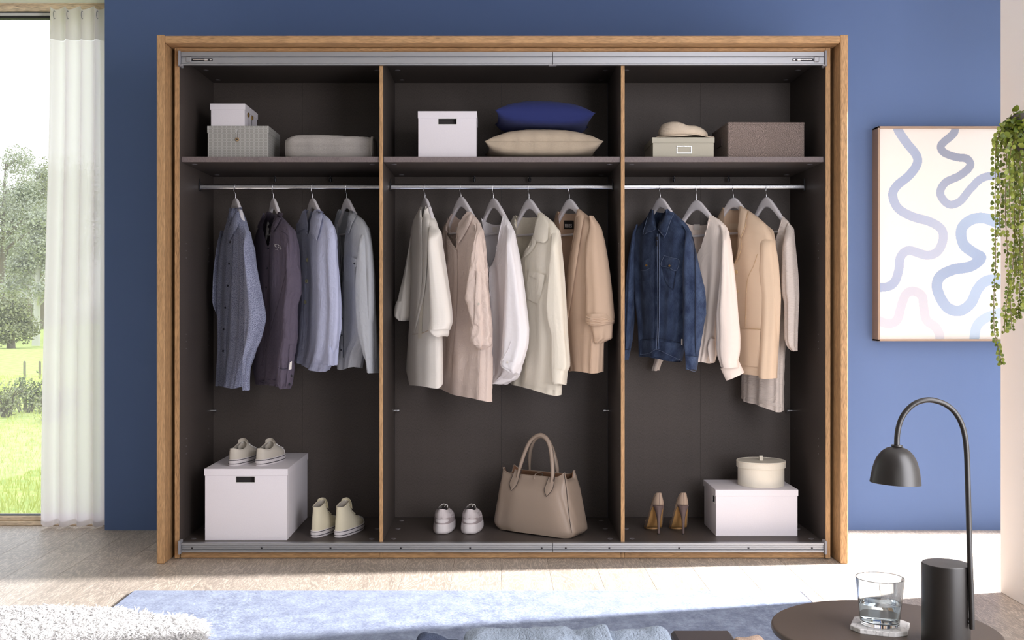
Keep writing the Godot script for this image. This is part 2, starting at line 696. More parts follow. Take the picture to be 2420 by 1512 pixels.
	var turf = paint(256, 256, func(x, y):
		var a = tiled(n1, x, y, 256, 256, 1.5, 1.5)
		var b = tiled(n3, x, y, 256, 256, 1.0, 1.0)
		return Color(0.66, 0.73, 0.36).lerp(Color(0.83, 0.85, 0.50), clampf(0.5 + a * 1.4 + b * 0.5, 0, 1)))
	textured(mat("meadow_grass", Color.WHITE, 0.95), turf, Vector3(0.5, 0.5, 0.5))
	M.meadow_grass.uv1_triplanar = true
	for k in 3:
		mat("far_leaf_%d" % k, [flat(158, 160, 122), flat(116, 124, 92), flat(182, 184, 162)][k], 0.9)
	mat("bark", flat(128, 118, 104), 0.95)
	mat("birch_bark", flat(205, 202, 194), 0.9)
	mat("unseen_ground", flat(104, 104, 108), 0.9)  # ground out of view, kept grey so its bounce stays weak and neutral
	mat("post_wood", flat(140, 132, 116), 0.95)
	# floor textiles
	var rug_map = paint(512, 512, func(x, y):
		var a = tiled(n1, x, y, 512, 512, 1.0, 0.7)
		var b = tiled(n2, x, y, 512, 512, 0.8, 0.5)
		var c = tiled(n3, x, y, 512, 512, 1.2, 0.5)
		var t = clampf(0.42 + 0.7 * a + 0.4 * b + 0.35 * c, 0.0, 1.0)
		return Color(0.44, 0.48, 0.58).lerp(Color(0.62, 0.67, 0.76), t))
	cloth("rug_pile", Color.WHITE, loops, 8.0, 0.3, 0.2)
	textured(M.rug_pile, rug_map, Vector3(1.1, 1.1, 1))
	mat("rug_edge", flat(88, 84, 92), 0.95)
	mat("sheep_hide", flat(252, 250, 250), 0.95)
	mat("fleece", flat(254, 253, 253), 0.95)
	M.fleece.backlight_enabled = true
	M.fleece.backlight = Color(0.7, 0.7, 0.7)
	cloth("muslin", flat(150, 162, 178), crumple, 7.0, 0.35)
	cloth("slate_knit", flat(84, 94, 118), loops, 10.0, 0.6)
	mat("dark_leather", flat(66, 60, 60), 0.45)
	cloth("tan_wool", flat(196, 170, 152), loops, 9.0, 0.4)


# ------------------------------------------------------------------ the room
func slab_box(x0, y0, d0, x1, y1, d1, ch = 0.0, grain = 1, shift = Vector2.ZERO):
	var b := MB.new()
	b.span(Vector3(x0, y0, -d1), Vector3(x1, y1, -d0), ch, grain, shift)
	return b


func room():
	var fl = struct("floor", slab_box(-2.95, -0.16, -2.42, 2.75, -0.0105, 5.46), M.floor_gap)
	var col := 0
	var x := 0.02 - 0.19 * 14
	while x < 2.7:
		var z0 := 1.6
		var joint: float = 1.6 + fposmod(col * 0.517, 1.38)
		if absf(x + 2.07) < 0.03 or absf(x + 1.69) < 0.03: joint = 4.62 - 2.76
		if absf(x + 1.88) < 0.03: joint = 4.735 - 2.76
		if absf(x + 1.50) < 0.03: joint = 4.81 - 2.76
		var ends := [z0]
		while joint < 5.44:
			if joint > z0 + 0.1: ends.append(joint)
			joint += 1.38
		ends.append(5.455)
		var x1: float = minf(x + 0.19, 2.74)
		for k in ends.size() - 1:
			var b := MB.new()
			var c := Vector3((x + x1) * 0.5, -0.006, -(ends[k] + ends[k + 1]) * 0.5)
			b.box(Vector3.ZERO, Vector3(x1 - x - 0.0008, 0.012, ends[k + 1] - ends[k] - 0.0009), 0.0005, 2, Basis(), Vector2(0.095, rng.randf() * 1.4))
			var o = obj("plank", b, M["floor_board_%d" % rng.randi_range(0, 2)], fl, c)
		col += 1
		x += 0.19
	# behind the photographer the same floor goes on
	struct("boards", slab_box(-2.95, -0.0105, -2.42, 2.74, -0.0002, 1.599, 0.0, 2), M.floor_board_0, fl)
	var wb = struct("wall_back", slab_box(-1.812, 0.0, 5.21, 2.75, 2.62, 5.46), M.blue_paint)
	struct("lintel", slab_box(-2.95, 2.474, 5.23, -1.812, 2.62, 5.46), M.white_paint, wb)
	struct("wall_right", slab_box(1.83, 0.0, 2.5, 1.97, 2.62, 4.08, 0.002), M.cream_paint)
	var wr = struct("wall_right_rear", slab_box(1.83, 0.0, -2.42, 1.97, 2.62, 0.5), M.cream_paint)
	struct("lintel", slab_box(1.83, 2.36, 0.5, 1.97, 2.62, 2.5), M.cream_paint, wr)
	struct("parapet", slab_box(1.83, 0.0, 0.5, 1.97, 0.32, 2.5), M.cream_paint, wr)
	struct("wall_left", slab_box(-3.07, 0.0, -2.42, -2.95, 2.62, 5.46), M.white_paint)
	var wf = struct("wall_front", slab_box(-2.95, 0.0, -2.42, -0.9, 2.62, -2.3), M.white_paint)
	struct("parapet", slab_box(-0.9, 0.0, -2.42, 1.83, 0.3, -2.3), M.white_paint, wf)
	struct("lintel", slab_box(-0.9, 2.4, -2.42, 1.83, 2.62, -2.3), M.white_paint, wf)
	# added wall out of view, keeping sky light off except through one opening
	var wy = struct("added_wall_bay", slab_box(2.75, 0.0, 3.95, 2.87, 2.62, 4.18), M.cream_paint)
	struct("lintel", slab_box(2.75, 2.3, 4.18, 2.87, 2.62, 5.46), M.cream_paint, wy)
	struct("parapet", slab_box(2.75, 0.0, 4.18, 2.87, 0.2, 5.46), M.cream_paint, wy)
	struct("return", slab_box(1.97, 0.0, 3.95, 2.75, 2.62, 4.07), M.cream_paint, wy)
	# openings out of view, closed against sky light by added, faintly glowing panels
	for k in 2:
		var wn = struct("window_%d" % (k + 2), [slab_box(-0.9, 0.3, -2.42, 1.83, 2.4, -2.36), slab_box(1.91, 0.32, 0.5, 1.97, 2.36, 2.5)][k], M.white_paint)  # added white panels out of view, closing both openings
		struct("added_glow_panel", [slab_box(-0.88, 0.32, -2.36, 1.81, 2.38, -2.35), slab_box(1.90, 0.34, 0.52, 1.91, 2.34, 2.48)][k], M.panel_glow, wn)
	struct("ceiling", slab_box(-3.07, 2.62, -2.42, 2.75, 2.78, 5.46), M.white_paint)


# ------------------------------------------------------------------ the garden
func leaf_mesh(w, l):
	# a small leaf folded along its rib
	var b := MB.new()
	var f: float = w * 0.22
	b.grid([PackedVector3Array([Vector3(0, 0, 0), Vector3(0, 0, 0), Vector3(0, 0, 0)]), PackedVector3Array([Vector3(-w * 0.42, l * 0.3, f), Vector3(0, l * 0.3, 0), Vector3(w * 0.42, l * 0.3, f)]),
		PackedVector3Array([Vector3(-w * 0.46, l * 0.62, f), Vector3(0, l * 0.62, 0), Vector3(w * 0.46, l * 0.62, f)]), PackedVector3Array([Vector3(0, l, 0), Vector3(0, l, 0), Vector3(0, l, 0)])])
	return b


func foliage(called, parent, mesh, material, spots: Array):
	var mm := MultiMesh.new()
	mm.transform_format = MultiMesh.TRANSFORM_3D
	mm.mesh = mesh
	mm.instance_count = spots.size()
	for i in spots.size():
		mm.set_instance_transform(i, spots[i])
	var o := MultiMeshInstance3D.new()
	o.name = called
	o.multimesh = mm
	o.material_override = material
	o.set_meta("kind", "stuff")
	parent.add_child(o, true)
	return o


func any_turn():
	return Basis.from_euler(Vector3(rng.randf() * TAU, rng.randf() * TAU, rng.randf() * TAU))


func tree(label, px, d, top, spread, low, leaf_kind, trunk_mat, lean, count):
	# px: where the trunk stands; top / low: pixel heights of the crown; spread: half width in metres
	var ground := -0.3
	var foot := Vector3((px - CX) * d / F, ground, -d)
	var t = thing("tree", label, "tree", foot, "trees beyond the meadow")
	var hi: float = EYE - (top - CY) * d / F - ground
	var lo: float = EYE - (low - CY) * d / F - ground
	var path = curve([Vector3(0, -0.1, 0), Vector3(lean * 0.3, hi * 0.35, 0), Vector3(lean * 0.7, hi * 0.65, 0.1), Vector3(lean, hi * 0.93, 0)], 5)
	var radii := []
	for i in path.size(): radii.append(lerpf(0.16, 0.03, float(i) / (path.size() - 1)))
	var b := MB.new()
	b.tube(path, radii, 8)
	obj("trunk", b, trunk_mat, t)
	var br := MB.new()
	var spots := []
	var clumps := []
	for k in 26:
		var f := rng.randf()
		var y: float = lerpf(lo, hi * 0.97, f)
		var wide: float = spread * (1.0 - pow(f, 2.2) * 0.75) * (0.55 + 0.45 * minf(1.0, f * 5.0 + 0.3))
		var an := rng.randf() * TAU
		var r: float = wide * sqrt(rng.randf())
		var c := Vector3(cos(an) * r + lean * y / hi, y, sin(an) * r)
		clumps.append([c, spread * rng.randf_range(0.28, 0.5)])
		var root := Vector3(lean * y / hi * 0.8, maxf(lo * 0.6, y - r * 0.7), 0)
		br.tube([root, root.lerp(c, 0.5) + Vector3(0, 0.12, 0), c], [0.05, 0.035, 0.015], 5)
	obj("branch", br, trunk_mat, t).set_meta("kind", "stuff")
	for k in count * 5:
		var cl: Array = clumps[rng.randi_range(0, clumps.size() - 1)]
		var dir := Vector3(rng.randfn(), rng.randfn() * 0.8, rng.randfn()).normalized()
		var p: Vector3 = cl[0] + dir * cl[1] * pow(rng.randf(), 0.45)
		spots.append(Transform3D(any_turn().scaled(Vector3.ONE * rng.randf_range(0.7, 1.3)), p))
	foliage("crown", t, leaf_mesh(0.07, 0.09).mesh(), M["far_leaf_%d" % leaf_kind], spots)


func outdoors():
	var b := MB.new()
	var hill = noise(0.02, 44, 2)
	var rows := []
	for i in 41:
		var d := lerpf(5.6, 90.0, pow(i / 40.0, 1.6))
		var row := PackedVector3Array()
		for j in 31:
			var x := lerpf(-70.0, 40.0, j / 30.0)
			row.append(Vector3(x, -0.3 + hill.get_noise_2d(x * 2.0, d * 2.0) * 0.25 * smoothstep(8.0, 20.0, d), -d))
		rows.append(row)
	rows.reverse()
	b.grid(rows)
	var lawn = struct("ground", b, M.meadow_grass)
	tag(lawn, "sunlit green meadow outside the tall window", "meadow")
	# unseen ground beside and behind the house, dark grey to dim its bounce
	struct("unseen_terrace", slab_box(2.75, -0.4, -30.0, 40.0, -0.3, 5.6), M.unseen_ground, lawn)
	struct("yard", slab_box(-40.0, -0.4, -30.0, 2.75, -0.3, -2.42), M.unseen_ground, lawn)
	# tufts and flowers close to the house
	var spots := []
	for k in 9000:
		var d := 5.8 + 16.0 * pow(rng.randf(), 1.4)
		var px := rng.randf_range(-60, 270)
		spots.append(Transform3D(Basis.from_euler(Vector3(rng.randf_range(-0.4, 0.4), rng.randf() * TAU, rng.randf_range(-0.4, 0.4))).scaled(Vector3.ONE * rng.randf_range(0.6, 1.5)), Vector3((px - CX) * d / F, -0.31, -d)))
	var grass = foliage("tall_grass", self, leaf_mesh(0.008, 0.055).mesh(), M.meadow_grass, spots)
	tag(grass, "long grass and stalks growing in the near meadow", "grass")
	tree("tall pale tree at the left rim of the window, highest of the wood", 2, 46.0, 352.0, 2.3, 700.0, 2, M.bark, 0.2, 2600)
	tree("dark green tree behind the pale birch, bare lower trunk", 34, 57.0, 425.0, 1.9, 640.0, 1, M.bark, -0.1, 2200)
	tree("slender birch with a white trunk close to the curtain edge", 85, 41.5, 505.0, 1.1, 700.0, 2, M.birch_bark, 0.15, 2000)
	tree("hazy tree with a rounded top partly behind the sheer curtain", 98, 62.5, 376.0, 2.0, 640.0, 2, M.bark, 0.0, 2400)
	tree("broad leafy tree seen only through the sheer curtain", 165, 51.0, 395.0, 2.4, 690.0, 0, M.bark, 0.1, 2600)
	tree("yellowish tree above the dark trunk gap in the wood", 70, 67.5, 430.0, 1.9, 640.0, 0, M.bark, 0.1, 2200)
	tree("low fresh green sapling at the foot of the wood", 26, 38.5, 715.0, 0.9, 795.0, 0, M.bark, 0.0, 1300)
	tree("dense dark undergrowth at the foot of the wood, left of the birch trunk", 22, 73.0, 610.0, 2.9, 795.0, 1, M.bark, 0.0, 3000)
	tree("dense undergrowth at the foot of the wood, right of the birch trunk", 112, 80.0, 600.0, 3.4, 795.0, 0, M.bark, 0.0, 3000)
	tree("dark conifer-like tree far behind the white birch trunk", 66, 87.0, 470.0, 2.5, 790.0, 1, M.bark, 0.0, 2600)
	# fence posts in the meadow
	var labels := ["left one of two small fence posts in the meadow", "right one of two small fence posts, next to the curtain"]
	for k in 2:
		var d := 22.0
		var p := Vector3(([58.0, 94.0][k] - CX) * d / F, -0.32, -d)
		var post := MB.new()
		post.lathe([Vector2(0.0, -0.05), Vector2(0.028, -0.05), Vector2(0.026, 0.26), Vector2(0.02, 0.29), Vector2(0.0, 0.3)], 8)
		tag(obj("fence_post", post, M.post_wood, self, p), labels[k], "fence post", "meadow fence posts")
	# a tangle of low bushes
	for k in 3:
		var d: float = [13.5, 14.2, 13.0][k]
		var px: float = [12.0, 62.0, 118.0][k]
		var p := Vector3((px - CX) * d / F, -0.3, -d)
		var t = thing("bush", ["low tangled bush at the left end of the meadow hedge", "low bush of bare twigs in the middle of the meadow hedge", "low bush showing faintly through the sheer curtain"][k], "bush", p, "meadow bushes")
		var tw := MB.new()
		var sp := []
		for q in 26:
			var an := rng.randf() * TAU
			var tip := Vector3(cos(an) * rng.randf_range(0.1, 0.42), rng.randf_range(0.16, 0.42), sin(an) * 0.2)
			tw.tube(curve([Vector3(tip.x * 0.2, -0.02, 0), tip * 0.5 + Vector3(0, 0.08, 0), tip], 4), [0.008, 0.008, 0.007, 0.007, 0.006, 0.005, 0.004, 0.003, 0.002], 4)
			for l in 26:
				sp.append(Transform3D(any_turn().scaled(Vector3.ONE * 0.25), tip * rng.randf_range(0.5, 1.05) + Vector3(rng.randfn(), rng.randfn(), rng.randfn()) * 0.045))
		obj("twig", tw, M.bark, t).set_meta("kind", "stuff")
		foliage("leaves", t, leaf_mesh(0.10, 0.16).mesh(), M["far_leaf_%d" % (k % 2)], sp)


func window_and_curtain():
	var d := 5.34
	var y = func(py): return EYE - (py - CY) * d / F
	var w = struct("window_1", slab_box(-2.95, y.call(26.0), d, -1.815, 2.474, d + 0.07, 0.003, 0), M.window_wood)
	struct("header_cover", slab_box(-2.95, y.call(11.0), d - 0.015, -1.815, 2.4735, d, 0.003, 0, Vector2(0.4, 0.2)), M.window_wood, w)
	struct("sash_rail", slab_box(-2.95, 0.019, d, -1.815, y.call(1219.0), d + 0.07, 0.003, 0, Vector2(0.1, 0.6)), M.window_wood, w)
	struct("sill_ledge", slab_box(-2.95, 0.0, d - 0.02, -1.815, 0.019, d + 0.07, 0.003, 0, Vector2(0.7, 0.1)), M.window_wood, w)
	struct("jamb", slab_box(-1.88, y.call(1219.0), d, -1.815, y.call(26.0), d + 0.07, 0.003), M.cream_paint, w)
	struct("jamb", slab_box(-2.95, y.call(1219.0), d, -2.88, y.call(26.0), d + 0.07, 0.003), M.window_wood, w)
	struct("glazing_seal", slab_box(-2.88, y.call(28.0), d + 0.01, -1.88, y.call(26.0), d + 0.05), M.black_seal, w)
	struct("glazing_seal", slab_box(-2.88, y.call(41.0), d + 0.015, -1.88, y.call(35.0), d + 0.05), M.black_seal, w)
	struct("glazing_seal", slab_box(-2.88, y.call(1220.5), d + 0.01, -1.88, y.call(1218.0), d + 0.05), M.black_seal, w)
	struct("glazing_bead", slab_box(-2.88, y.call(35.0), d + 0.02, -1.88, y.call(28.0), d + 0.05), M.white_paint, w)
	struct("pane", slab_box(-2.88, y.call(1218.0), d + 0.032, -1.88, y.call(41.0), d + 0.038), M.pane_glass, w)
	# the sheer curtain at the right end of the window
	var dc := 5.272
	var t = thing("curtain", "sheer white curtain hanging in soft folds at the window's right end", "curtain", Vector3(-1.97, 0.0, -dc))
	var fold = func(s, yy):
		var xl := lerpf(-2.128, -2.085, smoothstep(0.0, 2.44, yy))
		var ph: float = s * TAU * 4.0 + 0.6 + 0.5 * sin(yy * 1.3) * (1.0 - yy / 2.44)
		var x := lerpf(xl, -1.8145, s) + 0.010 * cos(ph) * sin(s * PI)
		return Vector3(x, yy, -dc + 0.024 * sin(ph) * (0.8 + 0.2 * sin(s * 9.0)))
	var rows := []
	for i in 40:
		var yy := lerpf(2.285, 0.012, i / 39.0)
		var row := PackedVector3Array()
		for j in 97:
			var p: Vector3 = fold.call(j / 96.0, yy)
			if i == 39: p.y += 0.008 * sin(j / 96.0 * TAU * 4.0 + 1.9)
			row.append(p)
		rows.append(row)
	var b := MB.new()
	b.grid(rows)
	objw("drape", b, M.sheer_voile, t)
	var head := []
	for i in 8:
		var row := PackedVector3Array()
		for j in 97:
			var s := j / 96.0
			var top := 2.436 + 0.010 * cos(s * TAU * 4.0 + 1.2)
			var p: Vector3 = fold.call(s, lerpf(top, 2.285, i / 7.0))
			p.z += 0.002
			row.append(p)
		head.append(row)
	var hb := MB.new()
	hb.grid(head)
	objw("heading_tape", hb, M.heading_tape, t)
	var hem := []
	for i in 3:
		var row := PackedVector3Array()
		for j in 97:
			var p: Vector3 = fold.call(j / 96.0, 0.012 + 0.012 * (2 - i))
			p.y += 0.008 * sin(j / 96.0 * TAU * 4.0 + 1.9)
			p.z += 0.0015
			row.append(p)
		hem.append(row)
	var hm := MB.new()
	hm.grid(hem)
	objw("hem", hm, M.heading_tape, t)
	for k in 4:
		var p: Vector3 = fold.call((k + 0.35) / 4.0, 2.40)
		var ring := MB.new()
		var loop := []
		for q in 13:
			loop.append(p + Vector3(0, cos(q / 12.0 * TAU) * 0.018, 0.006 + sin(q / 12.0 * TAU) * 0.012))
		ring.tube(loop, 0.0016, 6, false)
		objw("hook_loop", ring, M.grey_plastic, t)


# ------------------------------------------------------------------ the wardrobe
func wardrobe():
	var w = thing("wardrobe", "wide oak wardrobe standing open, three dark compartments behind an oak frame", "wardrobe", Vector3(0.027, 0, -4.9))
	var put = func(called, x0, y0, d0, x1, y1, d1, m, parent = w, ch = 0.0015, grain = 1):
		return objw(called, slab_box(x0, y0, d0, x1, y1, d1, ch, grain, Vector2(rng.randf(), rng.randf())), m, parent)
	# outer frame
	put.call("frame_side", -1.3675, 0.0, 4.532, -1.336, 2.132, 4.76, M.oak, w, 0.003)
	put.call("frame_side", 1.3885, 0.0, 4.532, 1.4195, 2.132, 4.76, M.oak, w, 0.003)
	put.call("frame_top", -1.336, 2.0985, 4.532, 1.3885, 2.128, 4.645, M.oak, w, 0.004, 0)
	put.call("frame_filler", -1.336, 2.0965, 4.652, 1.3885, 2.12, 4.70, M.oak, w, 0.002, 0)
	put.call("frame_filler", -1.336, 0.002, 4.68, -1.3185, 2.0965, 4.72, M.oak, w)
	put.call("frame_filler", 1.3725, 0.002, 4.68, 1.3885, 2.0965, 4.72, M.oak, w)
	# carcass
	for s in [[-1.318, -1.299], [1.353, 1.372]]:
		var sp = put.call("side_panel", s[0], 0.003, 4.618, s[1], 2.0965, 5.195, M.lining)
		put.call("oak_edge", s[0], 0.003, 4.614, s[1], 2.0965, 4.618, M.oak, sp, 0.0008)
	var tp = put.call("top_panel", -1.299, 2.064, 4.622, 1.353, 2.0965, 5.18, M.lining)
	put.call("oak_edge", -1.299, 2.064, 4.616, 1.353, 2.0965, 4.622, M.oak, tp, 0.0008, 0)
	put.call("bottom_panel", -1.299, 0.05, 4.63, 1.353, 0.068, 5.17, M.lining, w, 0.0005)
	var dv := [[-0.4795, -0.4645], [0.5145, 0.5297]]
	for s in dv:
		var q = put.call("divider", s[0], 0.068, 4.634, s[1], 2.064, 5.17, M.lining)
		put.call("oak_edge", s[0], 0.003, 4.628, s[1], 2.064, 4.634, M.oak, q, 0.0008)
	var bays := [[-1.299, -0.4795], [-0.4645, 0.5145], [0.5297, 1.353]]
	for bay in bays:
		put.call("plinth", bay[0] + 0.0007, 0.003, 4.628, bay[1] - 0.0007, 0.03, 4.644, M.oak, w, 0.001, 0)
		var mid: float = (bay[0] + bay[1]) * 0.5
		put.call("back_panel", bay[0], 0.068, 5.172, mid - 0.0002, 2.064, 5.178, M.lining, w, 0.0003)
		put.call("back_panel", mid + 0.0002, 0.068, 5.172, bay[1], 2.064, 5.178, M.lining, w, 0.0003)
		var sh = put.call("shelf", bay[0], 1.632, 4.646, bay[1], 1.655, 5.172, M.lining, w, 0.0006)
		put.call("front_edge", bay[0] + 0.001, 1.6325, 4.642, bay[1] - 0.001, 1.6548, 4.646, M.shelf_edge, sh, 0.0006)
		# clothes rail: a ribbed oval bar between two brackets
		var r := MB.new()
		r.tube([Vector3(bay[0] + 0.004, 1.5607, -4.925), Vector3(bay[1] - 0.004, 1.5607, -4.925)], 0.0075, 24, true, 1.6)
		var rail = objw("clothes_rail", r, M.chrome, w)
		var rib := MB.new()
		for k in [-1, 0, 1]:
			rib.box(Vector3(mid, 1.5607 + k * 0.004, -4.9172), Vector3(bay[1] - bay[0] - 0.012, 0.0012, 0.0012), 0.0, 0)
		objw("rib", rib, M.aluminium, rail)
		for e in 2:
			var bx: float = bay[e] + [0.0035, -0.0035][e]
			var br := MB.new()
			br.box(Vector3(bx, 1.560, -4.925), Vector3(0.006, 0.036, 0.026), 0.0015)
			br.box(Vector3(bx, 1.586, -4.925), Vector3(0.004, 0.02, 0.006), 0.001)
			objw("rail_bracket", br, M.dark_metal, w)
		# two little bolts that hang under the back of each shelf
		for k in 2:
			var px: float = [[650.0, 781.0], [1121.0, 1252.0], [1593.0, 1722.0]][bays.find(bay)][k]
			var q = P(px, 422.0, 5.13)
			var bo := MB.new()
			bo.lathe([Vector2(0.0, -0.012), Vector2(0.005, -0.011), Vector2(0.0062, -0.006), Vector2(0.0062, 0.004), Vector2(0.003, 0.007), Vector2(0.003, 0.012), Vector2(0.0055, 0.013), Vector2(0.0055, 0.016), Vector2(0.0, 0.0165)], 12, Vector3(q.x, 1.6155, q.z))
			objw("shelf_bolt", bo, M.dark_metal, w)
		# cover discs of the corner fittings
		for e in 2:
			var sx: float = bay[e] + [0.038, -0.038][e]
			for c in [[2.0635, 4.893, -1], [2.0635, 5.10, -1], [1.6315, 4.71, -1], [1.6315, 5.086, -1], [0.0685, 4.69, 1], [0.0685, 4.90, 1], [0.0685, 5.09, 1]]:
				var di := MB.new()
				var up: float = c[2]
				di.lathe([Vector2(0.0115, -0.001 * up), Vector2(0.0105, 0.0012 * up), Vector2(0.0, 0.0014 * up)], 16, Vector3(sx, c[0], -c[1]))
				objw("fitting_cap", di, M.disc_grey, w)
			# back wall fixings half way up
			var fx := MB.new()
			var side: float = [1.0, -1.0][e]
			fx.lathe([Vector2(0.0, 0.0), Vector2(0.006, 0.0), Vector2(0.006, 0.012), Vector2(0.0085, 0.013), Vector2(0.0085, 0.024), Vector2(0.0, 0.025)], 12, Vector3(bay[e], 0.562, -5.135), Basis(Vector3(0, 0, 1), -PI / 2 * side))
			objw("wall_fixing", fx, M.chrome, w)
			# rows of drilled holes
			var ho := MB.new()
			for dd in [4.717, 5.09]:
				for yy in [0.483, 0.451, 0.419, 1.30, 1.27, 1.24, 0.92, 0.89, 0.86]:
					ho.lathe([Vector2(0.0026, 0.0), Vector2(0.0022, 0.0004), Vector2(0.0, 0.0004)], 8, Vector3(bay[e], yy, -dd), Basis(Vector3(0, 0, 1), -PI / 2 * side))
			objw("drill_hole", ho, M.grey_plastic, w).set_meta("kind", "stuff")
	# running tracks
	var cut := 0.232
	for k in 2:
		var x0: float = [-1.288, cut + 0.0008][k]
		var x1: float = [cut - 0.0008, 1.342][k]
		var b := MB.new()
		b.span(Vector3(x0, 2.0585, -4.64), Vector3(x1, 2.0785, -4.598), 0.001, 0)
		b.span(Vector3(x0, 2.0305, -4.64), Vector3(x1, 2.055, -4.601), 0.001, 0)
		b.span(Vector3(x0, 2.0555, -4.63), Vector3(x1, 2.058, -4.605), 0.0005, 0)
		b.span(Vector3(x0, 2.0245, -4.62), Vector3(x1, 2.0298, -4.597), 0.001, 0)
		b.span(Vector3(x0, 2.0300, -4.63), Vector3(x1, 2.0304, -4.606), 0.0, 0)
		objw("top_track", b, M.aluminium, w)
		var c := MB.new()
		c.span(Vector3(x0, 0.0605, -4.626), Vector3(x1, 0.0694, -4.600), 0.001, 0)
		c.span(Vector3(x0, 0.0415, -4.626), Vector3(x1, 0.0595, -4.606), 0.001, 0)
		c.span(Vector3(x0, 0.0505, -4.61), Vector3(x1, 0.0525, -4.602), 0.0006, 0)
		c.span(Vector3(x0, 0.0305, -4.626), Vector3(x1, 0.0405, -4.600), 0.001, 0)
		c.span(Vector3(x0, 0.0595, -4.62), Vector3(x1, 0.0605, -4.612), 0.0, 0)
		c.span(Vector3(x0, 0.0400, -4.62), Vector3(x1, 0.0415, -4.610), 0.0, 0)
		var tr = objw("bottom_track", c, M.aluminium, w)
		for px in [[454.0, 618.0, 781.0, 947.0, 1111.0, 1280.0], [1337.0, 1440.0, 1605.0, 1769.0, 1919.0]][k]:
			var q = P(px, 1295.0, 4.6055)
			var s := MB.new()
			s.lathe([Vector2(0.0042, 0.0), Vector2(0.0038, 0.0012), Vector2(0.0014, 0.0012), Vector2(0.0, 0.0004)], 12, q, Basis(Vector3(1, 0, 0), PI / 2))
			objw("screw", s, M.dark_metal, tr)
		var e: float = [-1.2935, 1.3475][k]
		var cap := MB.new()
		cap.box(Vector3(e, 2.050, -4.615), Vector3(0.0095, 0.062, 0.05), 0.0015)
		cap.box(Vector3(e + [0.004, -0.004][k], 2.0215, -4.6), Vector3(0.018, 0.006, 0.018), 0.001)
		objw("end_cap", cap, M.grey_plastic, w)
		var cap2 := MB.new()
		cap2.box(Vector3(e, 0.052, -4.61), Vector3(0.0095, 0.056, 0.045), 0.0015)
		objw("end_cap", cap2, M.grey_plastic, w)
		# soft-close stop set into the top track
		var dir: float = [1.0, -1.0][k]
		var a: float = [-1.268, 1.322][k]
		var dm := MB.new()
		dm.box(Vector3(a + dir * 0.012, 2.0455, -4.599), Vector3(0.02, 0.02, 0.012), 0.002)
		dm.lathe([Vector2(0.0045, 0.0), Vector2(0.0045, 0.0015), Vector2(0.0, 0.0015)], 12, Vector3(a + dir * 0.012, 2.046, -4.593), Basis(Vector3(1, 0, 0), PI / 2))
		var st = objw("soft_close_stop", dm, M.aluminium, w)
		var ro := MB.new()
		ro.box(Vector3(a + dir * 0.066, 2.0455, -4.6005), Vector3(0.086, 0.011, 0.003), 0.001)
		objw("slot", ro, M.dark_metal, st)
		var rd := MB.new()
		rd.tube([Vector3(a + dir * 0.03, 2.0455, -4.5975), Vector3(a + dir * 0.075, 2.0455, -4.5975)], 0.002, 8)
		rd.box(Vector3(a + dir * 0.083, 2.0455, -4.598), Vector3(0.014, 0.007, 0.004), 0.001)
		rd.box(Vector3(a + dir * 0.102, 2.0455, -4.598), Vector3(0.008, 0.006, 0.004), 0.001)
		objw("spring", rd, M.chrome, st)
	var br := MB.new()
	br.box(Vector3(cut, 2.0235, -4.605), Vector3(0.032, 0.004, 0.02), 0.001)
	objw("track_joint", br, M.grey_plastic, w)


